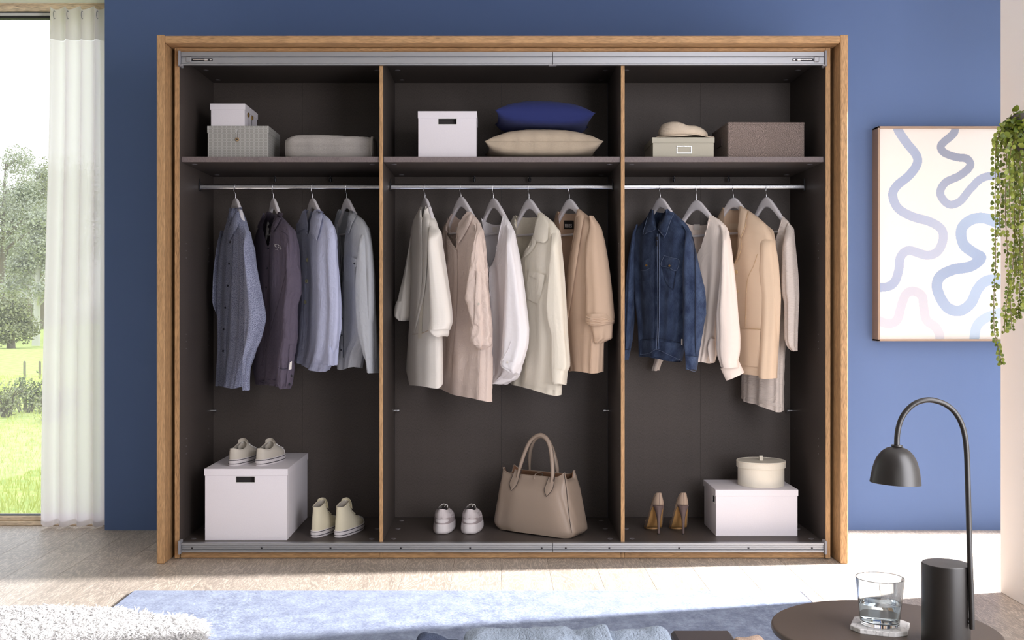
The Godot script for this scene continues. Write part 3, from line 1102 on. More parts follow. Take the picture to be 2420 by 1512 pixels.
# ------------------------------------------------------------------ boxes
# a lidded box in its own axes: origin at the middle of its base, front towards +z
func lidded(t, w, h, dp, lid_h, over, m, hole = [], hole_side = ""):
	var wall := 0.004
	var b := MB.new()
	var hb: float = h - 0.006
	var front = func(flip_side, cut):
		# one wall, with a cut-out if given: [x, y, w, h] from the wall's middle and foot
		var n := Basis(Vector3.UP, flip_side)
		var half: float = dp * 0.5 if absf(sin(flip_side)) < 0.5 else w * 0.5
		var span: float = w * 0.5 if absf(sin(flip_side)) < 0.5 else dp * 0.5 - wall
		var z := half - wall * 0.5
		if cut.is_empty():
			b.box(n * Vector3(0, hb * 0.5, z), Vector3(span * 2.0, hb, wall), 0.0008, 1, n)
			return
		var x0: float = cut[0] - cut[2] * 0.5
		var x1: float = cut[0] + cut[2] * 0.5
		var y0: float = cut[1] - cut[3] * 0.5
		var y1: float = cut[1] + cut[3] * 0.5
		b.box(n * Vector3(0, y0 * 0.5, z), Vector3(span * 2.0, y0, wall), 0.0, 1, n)
		b.box(n * Vector3(0, (y1 + hb) * 0.5, z), Vector3(span * 2.0, hb - y1, wall), 0.0, 1, n)
		b.box(n * Vector3((-span + x0) * 0.5, (y0 + y1) * 0.5, z), Vector3(x0 + span, y1 - y0, wall), 0.0, 1, n)
		b.box(n * Vector3((span + x1) * 0.5, (y0 + y1) * 0.5, z), Vector3(span - x1, y1 - y0, wall), 0.0, 1, n)
	front.call(0.0, hole if hole_side != "left" else [])
	front.call(PI, [])
	front.call(PI / 2, [])
	front.call(-PI / 2, hole if hole_side == "left" else [])
	b.box(Vector3(0, wall * 0.5, 0), Vector3(w - wall * 2.0, wall, dp - wall * 2.0))
	obj("body", b, m, t)
	if hole:
		var rim := MB.new()
		var n := Basis(Vector3.UP, -PI / 2 if hole_side == "left" else 0.0)
		var z: float = (w if hole_side == "left" else dp) * 0.5
		for k in [-1, 1]:
			rim.box(n * Vector3(hole[0], hole[1] + k * hole[3] * 0.5, z - 0.001), Vector3(hole[2] + 0.004, 0.002, 0.004), 0.0005, 1, n)
			rim.box(n * Vector3(hole[0] + k * hole[2] * 0.5, hole[1], z - 0.001), Vector3(0.002, hole[3], 0.004), 0.0005, 1, n)
		obj("grip_rim", rim, M.white_paint, t)
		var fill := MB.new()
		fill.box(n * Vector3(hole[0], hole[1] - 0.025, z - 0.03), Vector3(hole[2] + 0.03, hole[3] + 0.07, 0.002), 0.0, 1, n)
		obj("hole_shade_sheet", fill, M.hole_shade, t)  # dark sheet standing in for the shade behind the grip hole
	var l := MB.new()
	l.box(Vector3(0, h - 0.003, 0), Vector3(w + over * 2.0 - 0.006, 0.006, dp + over * 2.0 - 0.006))
	for s in [0.0, PI / 2, PI, -PI / 2]:
		var n := Basis(Vector3.UP, s)
		var along: float = w if absf(sin(s)) < 0.5 else dp
		var across: float = dp if absf(sin(s)) < 0.5 else w
		l.box(n * Vector3(0, h - lid_h * 0.5, across * 0.5 + over - 0.0015), Vector3(along + over * 2.0 - (0.0 if absf(sin(s)) < 0.5 else 0.006), lid_h, 0.003), 0.0006, 1, n)
	return obj("lid", l, m, t)


func button(r, h, holes = true):
	var b := MB.new()
	b.lathe([Vector2(0.0, -h), Vector2(r * 0.9, -h), Vector2(r, -h * 0.3), Vector2(r * 0.95, h * 0.6), Vector2(r * 0.8, h), Vector2(r * 0.68, h * 0.35), Vector2(0.0, h * 0.3)], 16, Vector3.ZERO, Basis(Vector3(1, 0, 0), PI / 2))
	return b


func boxes():
	# left upper shelf
	var y := 1.6556
	var t = thing("storage_box", "grey box printed with white hexagon lines, closed by a wooden button", "box", Vector3(-1.0917, y, -4.885))
	lidded(t, 0.256, 0.145, 0.25, 0.031, 0.002, M.hexagon_board)
	obj("toggle_button", button(0.0085, 0.003), M.tan_button, t, Vector3(-0.002, 0.087, 0.13))
	obj("eyelet", button(0.003, 0.002), M.dark_metal, t, Vector3(-0.002, 0.087, 0.1335))
	var cord := MB.new()
	cord.tube(curve([Vector3(-0.004, 0.132, 0.129), Vector3(-0.006, 0.11, 0.130), Vector3(-0.006, 0.09, 0.1295)], 4), 0.0009, 6)
	cord.tube(curve([Vector3(-0.001, 0.132, 0.129), Vector3(0.002, 0.11, 0.130), Vector3(0.002, 0.09, 0.1295)], 4), 0.0009, 6)
	obj("closing_cord", cord, M.white_thread, t)
	t = thing("storage_box", "small white lidded box with two brass buttons, stacked on the hexagon box", "box", Vector3(-1.1385, y + 0.1456, -4.90))
	var l = lidded(t, 0.143, 0.096, 0.25, 0.026, 0.003, M.white_board)
	for k in 2:
		var z: float = [0.066, -0.012][k]
		var bt := MB.new()
		bt.lathe([Vector2(0.0, 0.0), Vector2(0.0095, 0.0), Vector2(0.0095, 0.004), Vector2(0.007, 0.0055), Vector2(0.0, 0.006)], 16, Vector3(0.073, 0.058, z), Basis(Vector3(0, 0, 1), -PI / 2))
		obj("brass_button", bt, M.brass, t)
		var st := MB.new()
		st.box(Vector3(0.0725, 0.038, z), Vector3(0.0015, 0.07, 0.0015))
		obj("strap", st, M.dark_metal, t)
	# middle upper shelf
	t = thing("storage_box", "white lidded box with a cut-out grip on the middle upper shelf", "box", Vector3(-0.2035, y, -4.845))
	lidded(t, 0.244, 0.2, 0.25, 0.029, 0.002, M.white_board, [0.0, 0.157, 0.078, 0.025])
	# right upper shelf
	t = thing("storage_box", "sage beige lidded box with a metal label holder", "box", Vector3(0.783, y, -4.83))
	lidded(t, 0.254, 0.087, 0.26, 0.023, 0.003, M.sage_board)
	var lh := MB.new()
	for k in [-1, 1]:
		lh.box(Vector3(0.0035, 0.036 + k * 0.0145, 0.131), Vector3(0.064, 0.0045, 0.003), 0.001)
		lh.box(Vector3(0.0035 + k * 0.03, 0.036, 0.131), Vector3(0.0045, 0.029, 0.003), 0.001)
	obj("label_holder", lh, M.chrome, t)
	t = thing("fabric_box", "brown woven fabric storage box at the right end of the upper shelf", "box", Vector3(1.1305, y, -4.87), "", 0.025)
	var b := MB.new()
	b.box(Vector3(0, 0.0755, 0), Vector3(0.324, 0.151, 0.3), 0.004)
	obj("body", b, M.brown_tweed, t)
	var rim := MB.new()
	for s in [0.0, PI / 2, PI, -PI / 2]:
		var n := Basis(Vector3.UP, s)
		var along: float = 0.327 if absf(sin(s)) < 0.5 else 0.303
		var across: float = 0.3 if absf(sin(s)) < 0.5 else 0.324
		rim.box(n * Vector3(0, 0.149, across * 0.5 - 0.002), Vector3(along, 0.010, 0.007), 0.002, 1, n)
	obj("rim", rim, M.brown_tweed, t)
	var tab := MB.new()
	tab.box(Vector3(-0.164, 0.085, 0.0), Vector3(0.004, 0.03, 0.09), 0.0015)
	obj("side_grip", tab, M.heel_brown, t)
	# floor of the wardrobe
	t = thing("storage_box", "large white lidded box with a cut-out grip, low sneakers on its lid", "box", Vector3(-1.035, 0.0686, -4.91))
	lidded(t, 0.34, 0.296, 0.5, 0.028, 0.003, M.white_board, [-0.003, 0.2515, 0.079, 0.026])
	t = thing("storage_box", "white lidded box on the right floor, round cream box on top", "box", Vector3(1.1, 0.0686, -4.878))
	lidded(t, 0.343, 0.196, 0.27, 0.027, 0.003, M.white_board, [0.08, 0.148, 0.062, 0.03], "left")
	t = thing("hat_box", "round cream box with a banded lid and a small loop", "round box", Vector3(1.1475, 0.2652, -4.87))
	var rb := MB.new()
	rb.lathe([Vector2(0.0, 0.0), Vector2(0.0975, 0.0), Vector2(0.0985, 0.0015), Vector2(0.0985, 0.095)], 64)
	obj("body", rb, M.cream_board, t)
	var rl := MB.new()
	rl.lathe([Vector2(0.0995, 0.078), Vector2(0.1035, 0.078), Vector2(0.1045, 0.0795), Vector2(0.1045, 0.1055), Vector2(0.1032, 0.107), Vector2(0.0995, 0.1068), Vector2(0.0985, 0.1055), Vector2(0.0, 0.1055)], 64)
	var lid = obj("lid", rl, M.cream_board, t)
	var rm := MB.new()
	for k in 90:
		var an := TAU * k / 90.0
		rm.box(Vector3(cos(an) * 0.1047, 0.1015, sin(an) * 0.1047), Vector3(0.0008, 0.0012, 0.0042), 0.0, 1, Basis(Vector3.UP, -an))
	obj("stitching", rm, M.beige_label, lid).set_meta("kind", "stuff")
	var loop := MB.new()
	var prof = curve([Vector3(0, 0.104, 0.006), Vector3(0, 0.123, 0.0045), Vector3(0, 0.126, 0.0), Vector3(0, 0.123, -0.0045), Vector3(0, 0.104, -0.006)], 5)
	var ra := PackedVector3Array()
	var rb2 := PackedVector3Array()
	for p in prof:
		ra.append(p + Vector3(-0.007, 0, 0))
		rb2.append(p + Vector3(0.007, 0, 0))
	var ia := PackedVector3Array()
	var ib := PackedVector3Array()
	for p in prof:
		var q: Vector3 = Vector3(0, 0.112, 0) + (p - Vector3(0, 0.112, 0)) * 0.8
		ia.append(q + Vector3(-0.007, 0, 0))
		ib.append(q + Vector3(0.007, 0, 0))
	loop.slab([ra, rb2], [ia, ib])
	obj("loop_handle", loop, M.cream_board, lid)


# ------------------------------------------------------------------ folded and stuffed textiles
# a cushion lying flat: half widths a (x), b (z), half thickness c; corners run out into points
func cushion_mesh(a, b, c, pull, sd):
	var n = noise(6.0, sd, 3)
	var m := MB.new()
	for side in [1.0, -1.0]:
		var rows := []
		for i in 33:
			var row := PackedVector3Array()
			for j in 33:
				var u := sin((j / 32.0 - 0.5) * PI)
				var v := sin((i / 32.0 - 0.5) * PI)
				var fall: float = pow(maxf(1.0 - pow(absf(u), 2.4), 0.0), 0.60) * pow(maxf(1.0 - pow(absf(v), 4.0), 0.0), 0.40)
				var edge: float = 1.0 - pull * (1.0 - pow(absf(v), 3.0)) * pow(absf(u), 2.0)
				var edge2: float = 1.0 - pull * (1.0 - pow(absf(u), 3.0)) * pow(absf(v), 2.0)
				var bump: float = 1.0 + 0.07 * n.get_noise_3d(u, v, side)
				var yy: float = side * c * fall * bump
				if side < 0: yy = -c * 0.90 * tanh(-yy / (c * 0.55))
				row.append(Vector3(u * a * edge, yy, v * b * edge2))
			rows.append(row)
		m.grid(rows, false, side < 0)
	return m


func soft_things():
	var y := 1.6565
	# folded blanket
	var t = thing("blanket", "folded cream boucle blanket beside the hexagon box", "blanket", Vector3(-0.712, y, -4.86))
	var w := 0.372
	var n = noise(9.0, 71, 3)
	for layer in 2:
		# the folded roll: a rounded section pulled along x, one thick fold outside, the tucked end inside
		var b := MB.new()
		var rows := []
		for i in 33:
			var f := i / 32.0
			var x := (f - 0.5) * w
			var end := 1.0 - pow(absf(f - 0.5) * 2.0, 7.0) * (0.30 if f < 0.5 else 0.10)
			var row := PackedVector3Array()
			for j in 56:
				var an := TAU * j / 56.0
				var cs := cos(an)
				var sn := sin(an)
				var zz: float = signf(cs) * pow(absf(cs), 0.45) * 0.105 * end
				var yy: float = signf(sn) * pow(absf(sn), 0.55) * 0.0545 * end
				var bump: float = 0.003 * n.get_noise_3d(x * 1.5, yy * 3.0, zz * 3.0)
				if layer == 1:
					zz *= 0.80
					yy *= 0.74
				row.append(Vector3(x * (1.0 if layer == 0 else 1.012) + (0.0 if layer == 0 else 0.002), 0.0555 + yy + bump + 0.004 * sin(f * 5.0) * maxf(sn, 0.0), zz + bump))
			rows.append(row)
		b.grid(rows, true, true)
		for e in [0, 32]:
			b.poly(Array(rows[e]), Vector3(-1 if e == 0 else 1, 0, 0))
		obj(["outer_fold", "inner_fold"][layer], b, M.boucle, t)
	# flap that ends along the right side
	var fl := MB.new()
	var ends := []
	for k in 25:
		var an := -0.5 + k / 24.0 * 4.3
		var cs := cos(an)
		var sn := sin(an)
		ends.append(Vector3(0.1840, 0.0555 + signf(sn) * pow(absf(sn), 0.55) * 0.046, signf(cs) * pow(absf(cs), 0.45) * 0.092))
	fl.tube(ends, 0.0065, 8)
	obj("selvedge", fl, M.boucle, t)
	# cushions
	t = thing("cushion", "cream teddy cushion lying flat on the middle upper shelf", "cushion", P(1281.0, 725.0, 4.87) * Vector3(1, 0, 1) + Vector3(0, y + 0.066, 0))
	obj("cover", cushion_mesh(0.246, 0.2, 0.066, 0.07, 81), M.teddy, t)
	var sm := MB.new()
	var loop := []
	for k in 65:
		var an := TAU * k / 64.0
		var u := clampf(cos(an) * 1.42, -1, 1)
		var v := clampf(sin(an) * 1.42, -1, 1)
		loop.append(Vector3(u * 0.246 * (1.0 - 0.07 * (1.0 - pow(absf(v), 3.0)) * u * u), 0, v * 0.2 * (1.0 - 0.07 * (1.0 - pow(absf(u), 3.0)) * v * v)))
	sm.tube(loop, 0.0016, 6, false)
	obj("edge_seam", sm, M.teddy, t)
	t = thing("cushion", "navy blue velvet cushion lying on the cream cushion", "cushion", P(1284.0, 725.0, 4.87) * Vector3(1, 0, 1) + Vector3(0, y + 0.132 + 0.059, 0))
	t.rotation.z = -0.03
	obj("cover", cushion_mesh(0.206, 0.19, 0.060, 0.05, 83), M.navy_velvet, t)
	var sm2 := MB.new()
	var loop2 := []
	for p in loop: loop2.append(Vector3(p.x * 0.206 / 0.246 * 1.01, 0, p.z * 0.95))
	sm2.tube(loop2, 0.0014, 6, false)
	obj("edge_seam", sm2, M.navy_velvet, t)
	# soft hat: a slumped crown on a drooping brim
	t = thing("hat", "crumpled cream straw hat lying on the sage beige box", "hat", Vector3(0.802, y + 0.0915, -4.83))
	var nn = noise(7.0, 91, 2)
	var rows := []
	var prof = curve([Vector2(0.0, 0.078), Vector2(0.05, 0.076), Vector2(0.088, 0.066), Vector2(0.104, 0.044), Vector2(0.106, 0.026), Vector2(0.102, 0.016)], 5)
	for p in prof:
		var row := PackedVector3Array()
		for j in 64:
			var an := TAU * j / 64.0
			var q := Vector3(p.x * cos(an), p.y, p.x * sin(an) * 0.92)
			# slumps to the right and dents at the front
			q.y *= 1.0 - 0.34 * smoothstep(-0.02, 0.11, q.x) + 0.06 * smoothstep(0.0, 0.1, -q.x)
			q.y -= 0.012 * exp(-pow((q.x - 0.01) / 0.03, 2.0)) * smoothstep(0.03, 0.08, p.y)
			q += Vector3(q.x, 0, q.z).normalized() * 0.006 * nn.get_noise_3d(q.x, q.y, q.z) * (1.0 if p.x > 0.01 else 0.0)
			row.append(q)
		rows.append(row)
	rows.reverse()
	var cr := MB.new()
	cr.grid(rows, true)
	obj("crown", cr, M.straw, t)
	var brim := []
	var under := []
	for i in 9:
		var f := i / 8.0
		var row := PackedVector3Array()
		var low := PackedVector3Array()
		for j in 72:
			var an := TAU * j / 72.0
			var r := 0.098 + f * (0.034 + 0.012 * maxf(-cos(an), 0.0))
			var q := Vector3(r * cos(an), 0.0185 - 0.0150 * pow(f, 0.8) + 0.0035 * f * sin(an * 5.0 + 1.0), r * sin(an) * 0.92)
			q.y -= 0.035 * f * smoothstep(0.115, 0.15, -q.x) - 0.006 * f * maxf(cos(an), 0.0)
			q.y = maxf(q.y, 0.0035) if q.x > -0.138 else q.y
			row.append(q)
			low.append(q - Vector3(0, 0.0022, 0))
		brim.append(row)
		under.append(low)
	var bm := MB.new()
	brim.reverse()
	bm.grid(brim, true)
	bm.grid(under, true)
	obj("brim", bm, M.straw, t)
	var band := MB.new()
	var edge := Array(brim[0])
	edge.append(edge[0])
	band.tube(edge, 0.002, 6, false)
	obj("brim_binding", band, M.straw, t)


# ------------------------------------------------------------------ hanging clothes
# A garment hangs in an upright plane turned by «th» about its hanger: u runs to the near shoulder, n out of the garment's front.
# loft() wraps cloth round a stack of sections; keys are [height mark, left, right] (and the two edges of the front opening), read off at
# the cloth's own distance. Between the keys the outline is smoothed and the cloth falls in folds.
func loft(o: Dictionary):
	var keys: Array = o.rows
	var th: float = deg_to_rad(o.get("th", 60.0))
	var hd: float = o.get("hd", 4.925)
	var hx: float = (o.hx - CX) * hd / F
	var b0: float = o.get("b0", 0.03)
	var b1: float = o.get("b1", 0.045)
	var e: float = o.get("e", 2.3)
	var n: int = o.get("n", 72)
	var fa: float = o.get("fa", 0.006)
	var sd: int = o.get("sd", 1)
	var crease: float = o.get("crease", 0.0)
	var cn = noise(1.0, sd + 400, 2)
	var u := Vector3(cos(th), 0, sin(th))
	var w := Vector3(-sin(th), 0, cos(th))
	var step: float = o.get("step", 5.0)
	var total: float = keys[-1][0] - keys[0][0]
	var count := int(ceil(total / step)) + 1
	var has_open: bool = keys[0].size() > 3
	var g := {"rows": [], "th": th, "u": u, "w": w, "hx": hx, "hd": hd, "lift": b1}
	for i in count:
		var py: float = keys[0][0] + total * i / (count - 1)
		var k := 0
		while k < keys.size() - 2 and py > keys[k + 1][0]: k += 1
		var f: float = clampf((py - keys[k][0]) / (keys[k + 1][0] - keys[k][0]), 0, 1)
		var val := []
		for c in range(1, keys[0].size()):
			var p0: float = keys[maxi(k - 1, 0)][c]
			var p3: float = keys[mini(k + 2, keys.size() - 1)][c]
			var a: float = keys[k][c]
			var bb: float = keys[k + 1][c]
			val.append(lerpf(a, bb, f) * 0.5 + cubic_interpolate(a, bb, p0, p3, f) * 0.5)
		if has_open and val[3] - val[2] < 2.5:
			val[2] = (val[2] + val[3]) * 0.5
			val[3] = val[2]
		var t: float = float(i) / (count - 1)
		var c: float = (val[0] + val[1]) * 0.5
		var half: float = maxf((val[1] - val[0]) * 0.5, 1.0)
		var d := hd
		var q := (c - CX) / F
		if o.has("d0"):
			d = lerpf(o.d0, o.d1, t) + o.get("rise", 0.0) * (1.0 - smoothstep(0.0, 0.13, t))
		else:
			d = hd - sin(th) * (q * hd - hx) / (cos(th) + q * sin(th))
		var y := EYE - (py - CY) * d / F
		var ctr := Vector3(q * d, y, -d)
		var hm := half * d / F
		var B := lerpf(b0, b1, smoothstep(0.0, 0.16 if o.has("rise") else 0.35, t))
		if B * sin(th) > hm * 0.8: B = hm * 0.8 / maxf(sin(th), 0.2)
		var A := sqrt(maxf(hm * hm - pow(B * sin(th), 2.0), hm * hm * 0.06)) / cos(th)
		var sec := func(phi, aa, bb2):
			var cs := cos(phi)
			var sn := sin(phi)
			return u * (signf(cs) * pow(absf(cs), 2.0 / e) * aa) + w * (signf(sn) * pow(absf(sn), 2.0 / e) * bb2)
		for pass_ in 3:
			var lo := 1e9
			var hi := -1e9
			for j in 48:
				var p: Vector3 = ctr + sec.call(TAU * j / 48.0, A, B)
				var px := CX - p.x / p.z * F
				lo = minf(lo, px)
				hi = maxf(hi, px)
			A *= clampf(2.0 * half / maxf(hi - lo, 0.1), 0.6, 1.6)
			ctr.x += (c - (lo + hi) * 0.5) * d / F
		var p0 := 0.0
		var p1 := TAU
		if has_open:
			var fr := PI * 0.5
			var fl := PI * 0.5
			var best_r := 1e9
			var best_l := 1e9
			# the front runs from the rightmost to the leftmost point of the outline
			var pxl := []
			var jr := 0
			var jl := 0
			for j in 181:
				var p: Vector3 = ctr + sec.call(PI * (-0.25 + 1.5 * j / 180.0), A, B)
				pxl.append(CX - p.x / p.z * F)
				if pxl[j] > pxl[jr]: jr = j
				if pxl[j] < pxl[jl]: jl = j
			for j in range(jr, jl + 1):
				var phi := PI * (-0.25 + 1.5 * j / 180.0)
				var px: float = pxl[j]
				if absf(px - val[3]) < best_r:
					best_r = absf(px - val[3])
					fr = phi
				if absf(px - val[2]) < best_l:
					best_l = absf(px - val[2])
					fl = phi
			p0 = maxf(fl, fr)
			p1 = TAU + minf(fr, fl)
		var row := PackedVector3Array()
		var pxs := PackedFloat32Array()
		var pys := PackedFloat32Array()
		var cols := n + 1 if has_open else n
		var grow: float = smoothstep(0.0, 0.5, t) * 0.85 + 0.15
		for j in cols:
			var phi: float = p0 + (p1 - p0) * j / n
			var s := Vector3(sec.call(phi, A, B))
			var nrm := (u * cos(phi) * B + w * sin(phi) * A).normalized()
			var fold: float = fa * grow * (0.55 * sin(phi * o.get("k1", 7.0) + sd * 1.7 + t * 1.1) + 0.35 * sin(phi * o.get("k2", 13.0) + sd * 2.3 - t * 1.6) + 0.5 * cn.get_noise_2d(cos(phi) * 1.6 + sd, sin(phi) * 1.6 + t * 0.8))
			if crease > 0.0:
				fold += crease * (1.0 - 3.0 * absf(cn.get_noise_3d(cos(phi) * 1.2, sin(phi) * 1.2, y * 14.0 + cos(phi) * 0.8)))
			var p := ctr + s + nrm * fold
			p.y -= o.get("back_dip", 0.0) * maxf(-sin(phi), 0.0) * (1.0 - smoothstep(0.0, 0.12, t))
			p.y -= o.get("tilt", 0.0) * cos(phi) * smoothstep(0.3, 1.0, t)
			p.y += o.get("tail", 0.0) * absf(cos(phi)) * smoothstep(0.7, 1.0, t)
			p.y -= o.get("back_drop", 0.0) * maxf(-sin(phi), 0.0) * smoothstep(0.7, 1.0, t)
			if t > 0.95: p.y += o.get("wave", 0.003) * sin(phi * 3.0 + sd)
			row.append(p)
			pxs.append(CX - p.x / p.z * F)
			pys.append(CY + (p.y - EYE) / p.z * F)
		g.rows.append([row, pxs, pys, py])
	g["open"] = has_open
	g["step"] = total / (count - 1)
	return g


func loft_mesh(g, scale := 1.0):
	var b := MB.new()
	var rows := []
	for r in g.rows: rows.append(r[0])
	b.grid(rows, not g.open, true, scale, scale)
	return b


# the point of the cloth seen at px, py, lifted a little towards the eye
func on(g, px, py, lift):
	var rows: Array = g.rows
	var guess := int((py - rows[0][3]) / g.step)
	var hit = null
	var prev = null
	for i in range(maxi(guess - 9, 0), mini(guess + 10, rows.size())):
		var r: Array = rows[i]
		var pxs: PackedFloat32Array = r[1]
		var pys: PackedFloat32Array = r[2]
		var row: PackedVector3Array = r[0]
		var best = null
		var n := pxs.size()
		var lo := 0
		var hi := 0
		for j in n:
			if pxs[j] < pxs[lo]: lo = j
			if pxs[j] > pxs[hi]: hi = j
			var q := j + 1
			if q == n:
				if g.open: continue
				q = 0
			if (pxs[j] - px) * (pxs[q] - px) <= 0.0 and pxs[j] != pxs[q]:
				var f: float = (px - pxs[j]) / (pxs[q] - pxs[j])
				var p: Vector3 = row[j].lerp(row[q], f)
				if best == null or p.z > best[0].z: best = [p, lerpf(pys[j], pys[q], f)]
		if best == null:
			var j := lo if px < pxs[lo] else hi
			best = [row[j], pys[j]]
		if prev != null and prev[1] <= py and best[1] >= py and best[1] > prev[1]:
			var f: float = (py - prev[1]) / (best[1] - prev[1])
			var p: Vector3 = prev[0].lerp(best[0], f)
			if hit == null or p.z > hit.z: hit = p
		prev = best
	if hit == null:
		hit = prev[0] if prev != null else rows[clampi(guess, 0, rows.size() - 1)][0][0]
	var d: float = -hit.z - lift
	return P(px, py, d)


# a piece of cloth laid on the garment between two edge lines, given thickness
func patch(g, left: Array, right: Array, lift := 0.006, thick := 0.003, nu := 7, nv := 14, bulge := 0.0):
	var lc = curve(left, 6)
	var rc = curve(right, 6)
	var front := []
	var back := []
	for i in nv + 1:
		var t := float(i) / nv
		var a: Vector2 = lc[int(t * (lc.size() - 1))].lerp(lc[mini(int(t * (lc.size() - 1)) + 1, lc.size() - 1)], fposmod(t * (lc.size() - 1), 1.0))
		var b: Vector2 = rc[int(t * (rc.size() - 1))].lerp(rc[mini(int(t * (rc.size() - 1)) + 1, rc.size() - 1)], fposmod(t * (rc.size() - 1), 1.0))
		var rf := PackedVector3Array()
		var rb := PackedVector3Array()
		for j in nu + 1:
			var s := float(j) / nu
			var q := a.lerp(b, s)
			var up: float = lift + bulge * sin(s * PI)
			var p: Vector3 = on(g, q.x, q.y, up)
			rf.append(p)
			rb.append(p + (p - Vector3(0, EYE, 0)).normalized() * thick)
		front.append(rf)
		back.append(rb)
	# even out jumps of depth where the outline falls off the cloth
	var m := MB.new()
	m.slab(front, back)
	return m


func v2(list: Array):
	var out := []
	for k in range(0, list.size(), 2): out.append(Vector2(list[k], list[k + 1]))
	return out


# a cord along the cloth
func cord_on(g, pts: Array, r := 0.0009, lift := 0.0015, per := 5):
	var path := []
	for q in curve(pts, per): path.append(on(g, q.x, q.y, lift))
	var m := MB.new()
	m.tube(path, r, 6)
	return m


func button_on(parent, g, px, py, r, m, lift := 0.009):
	var b = button(r, 0.0016)
	var p: Vector3 = on(g, px, py, lift)
	var o = objw("button", b, m, parent)
	o.position += p
	o.basis = Basis(Vector3.UP, -g.th * 0.7)
	return o


func label_on(parent, g, x0, y0, x1, y1, m, lift := 0.004):
	# lies on the inside of the back, seen through the neck: take the cloth behind
	var z := []
	for q in [[x0, y0], [x1, y0], [x1, y1], [x0, y1]]:
		var p: Vector3 = behind(g, q[0], q[1], lift)
		z.append(p)
	var front := []
	var back := []
	for i in 3:
		var rf := PackedVector3Array()
		var rb := PackedVector3Array()
		for j in 4:
			var a: Vector3 = z[0].lerp(z[1], j / 3.0)
			var b: Vector3 = z[3].lerp(z[2], j / 3.0)
			var p := a.lerp(b, i / 2.0)
			rf.append(p)
			rb.append(p + Vector3(0, 0, -0.0012))
		front.append(rf)
		back.append(rb)
	var mb := MB.new()
	mb.slab(front, back)
	objw("neck_label", mb, m, parent)
	return z


func behind(g, px, py, lift):
	# the farthest cloth at that place
	var best = null
	for r in g.rows:
		if absf(r[3] - py) > 16.0: continue
		var row: PackedVector3Array = r[0]
		for j in row.size():
			var gap: float = pow(r[1][j] - px, 2.0) + pow(r[2][j] - py, 2.0) + (0.0 if row[j].z < -(g.hd - (px - (CX + g.hx * F / g.hd)) * 0.0031) else 400.0)
			if best == null or gap < best[0]: best = [gap, row[j].z]
	return P(px, py, -best[1] - lift)


func hanger(label, px, th, neck_py, group, reach := 0.86):
	var hd := 4.925
	var x: float = (px - CX) * hd / F
	var t = thing("hanger", label, "hanger", Vector3(x, 1.5727, -hd), group, -deg_to_rad(th))
	var drop: float = 1.5727 - (EYE - (neck_py - CY) * hd / F)
	var b := MB.new()
	var top := [Vector2(0, 0), Vector2(0.013, -0.002), Vector2(0.03, -0.0125), Vector2(0.053, -0.033), Vector2(0.082, -0.060), Vector2(0.118, -0.096), Vector2(0.155, -0.134), Vector2(0.182, -0.164)]
	var low := [Vector2(0.180, -0.178), Vector2(0.150, -0.150), Vector2(0.112, -0.116), Vector2(0.073, -0.082), Vector2(0.035, -0.055), Vector2(0.012, -0.046), Vector2(0, -0.0445)]
	# the board as a rounded bar: front and back skins over the span between the two outlines
	var tc = curve(top, 5)
	var lc = curve([low[6], low[5], low[4], low[3], low[2], low[1], low[0]], 6)
	var rings := []
	for k in range(-24, 25):
		var f: float = absf(k) / 24.0
		var a: Vector2 = tc[int(f * (tc.size() - 1))]
		var c: Vector2 = lc[int(f * (lc.size() - 1))]
		var sx := -1.0 if k < 0 else 1.0
		var mid := (a + c) * 0.5
		var hh: float = a.distance_to(c) * 0.5
		var dirv := (a - c).normalized()
		var tk: float = lerpf(0.0065, 0.0085, f)
		var ring := PackedVector3Array()
		for j in 16:
			var an := TAU * j / 16.0
			var yy: float = signf(cos(an)) * pow(absf(cos(an)), 0.55) * hh
			var zz: float = signf(sin(an)) * pow(absf(sin(an)), 0.55) * tk
			var p: Vector2 = mid + dirv * yy
			ring.append(Vector3(p.x * sx * lerpf(1.0, reach, f), p.y - drop, zz - 0.012 * f * f))
		rings.append(ring)
	b.grid(rings, true, false)
	b.poly(Array(rings[0]), Vector3(-1, -0.3, 0))
	b.poly(Array(rings[-1]), Vector3(1, -0.3, 0))
	obj("shoulder_board", b, M.hanger_paint, t)
	var bar := MB.new()
	bar.tube([Vector3(-0.150 * reach, -drop - 0.156, -0.010), Vector3(0.150 * reach, -drop - 0.156, -0.010)], 0.0055, 12)
	for s in [-1, 1]:
		bar.tube([Vector3(s * 0.149 * reach, -drop - 0.135, -0.010), Vector3(s * 0.149 * reach, -drop - 0.158, -0.010)], 0.0055, 10)
	obj("trouser_bar", bar, M.hanger_paint, t)
	# wire hook: over the rail, down behind it, then to the neck
	var r := 0.0105
	var path := []
	for k in 15:
		var an := deg_to_rad(-20.0 + 215.0 * k / 14.0)
		path.append(Vector3(cos(an) * r * 0.25, -0.010 + sin(an) * r * 1.15, -cos(an) * r))
	path.append(Vector3(-0.004, -0.026, 0.0105))
	path.append(Vector3(-0.004, -0.034, 0.009))
	path.append(Vector3(0.0, -0.044, 0.001))
	path.append(Vector3(0.0, -drop - 0.004, 0.0))
	var wire := MB.new()
	wire.tube(curve(path, 3), 0.0014, 8)
	var bs := Basis(Vector3.UP, deg_to_rad(th) - PI / 2 + 0.35)
	var ho = obj("wire_hook", wire, M.chrome, t)
	ho.basis = Basis(Vector3.UP, deg_to_rad(th))
	return t


func garment(called, label, category, px, group):
	return thing(called, label, category, Vector3((px - CX) * 4.925 / F, 1.2, -4.925), group)


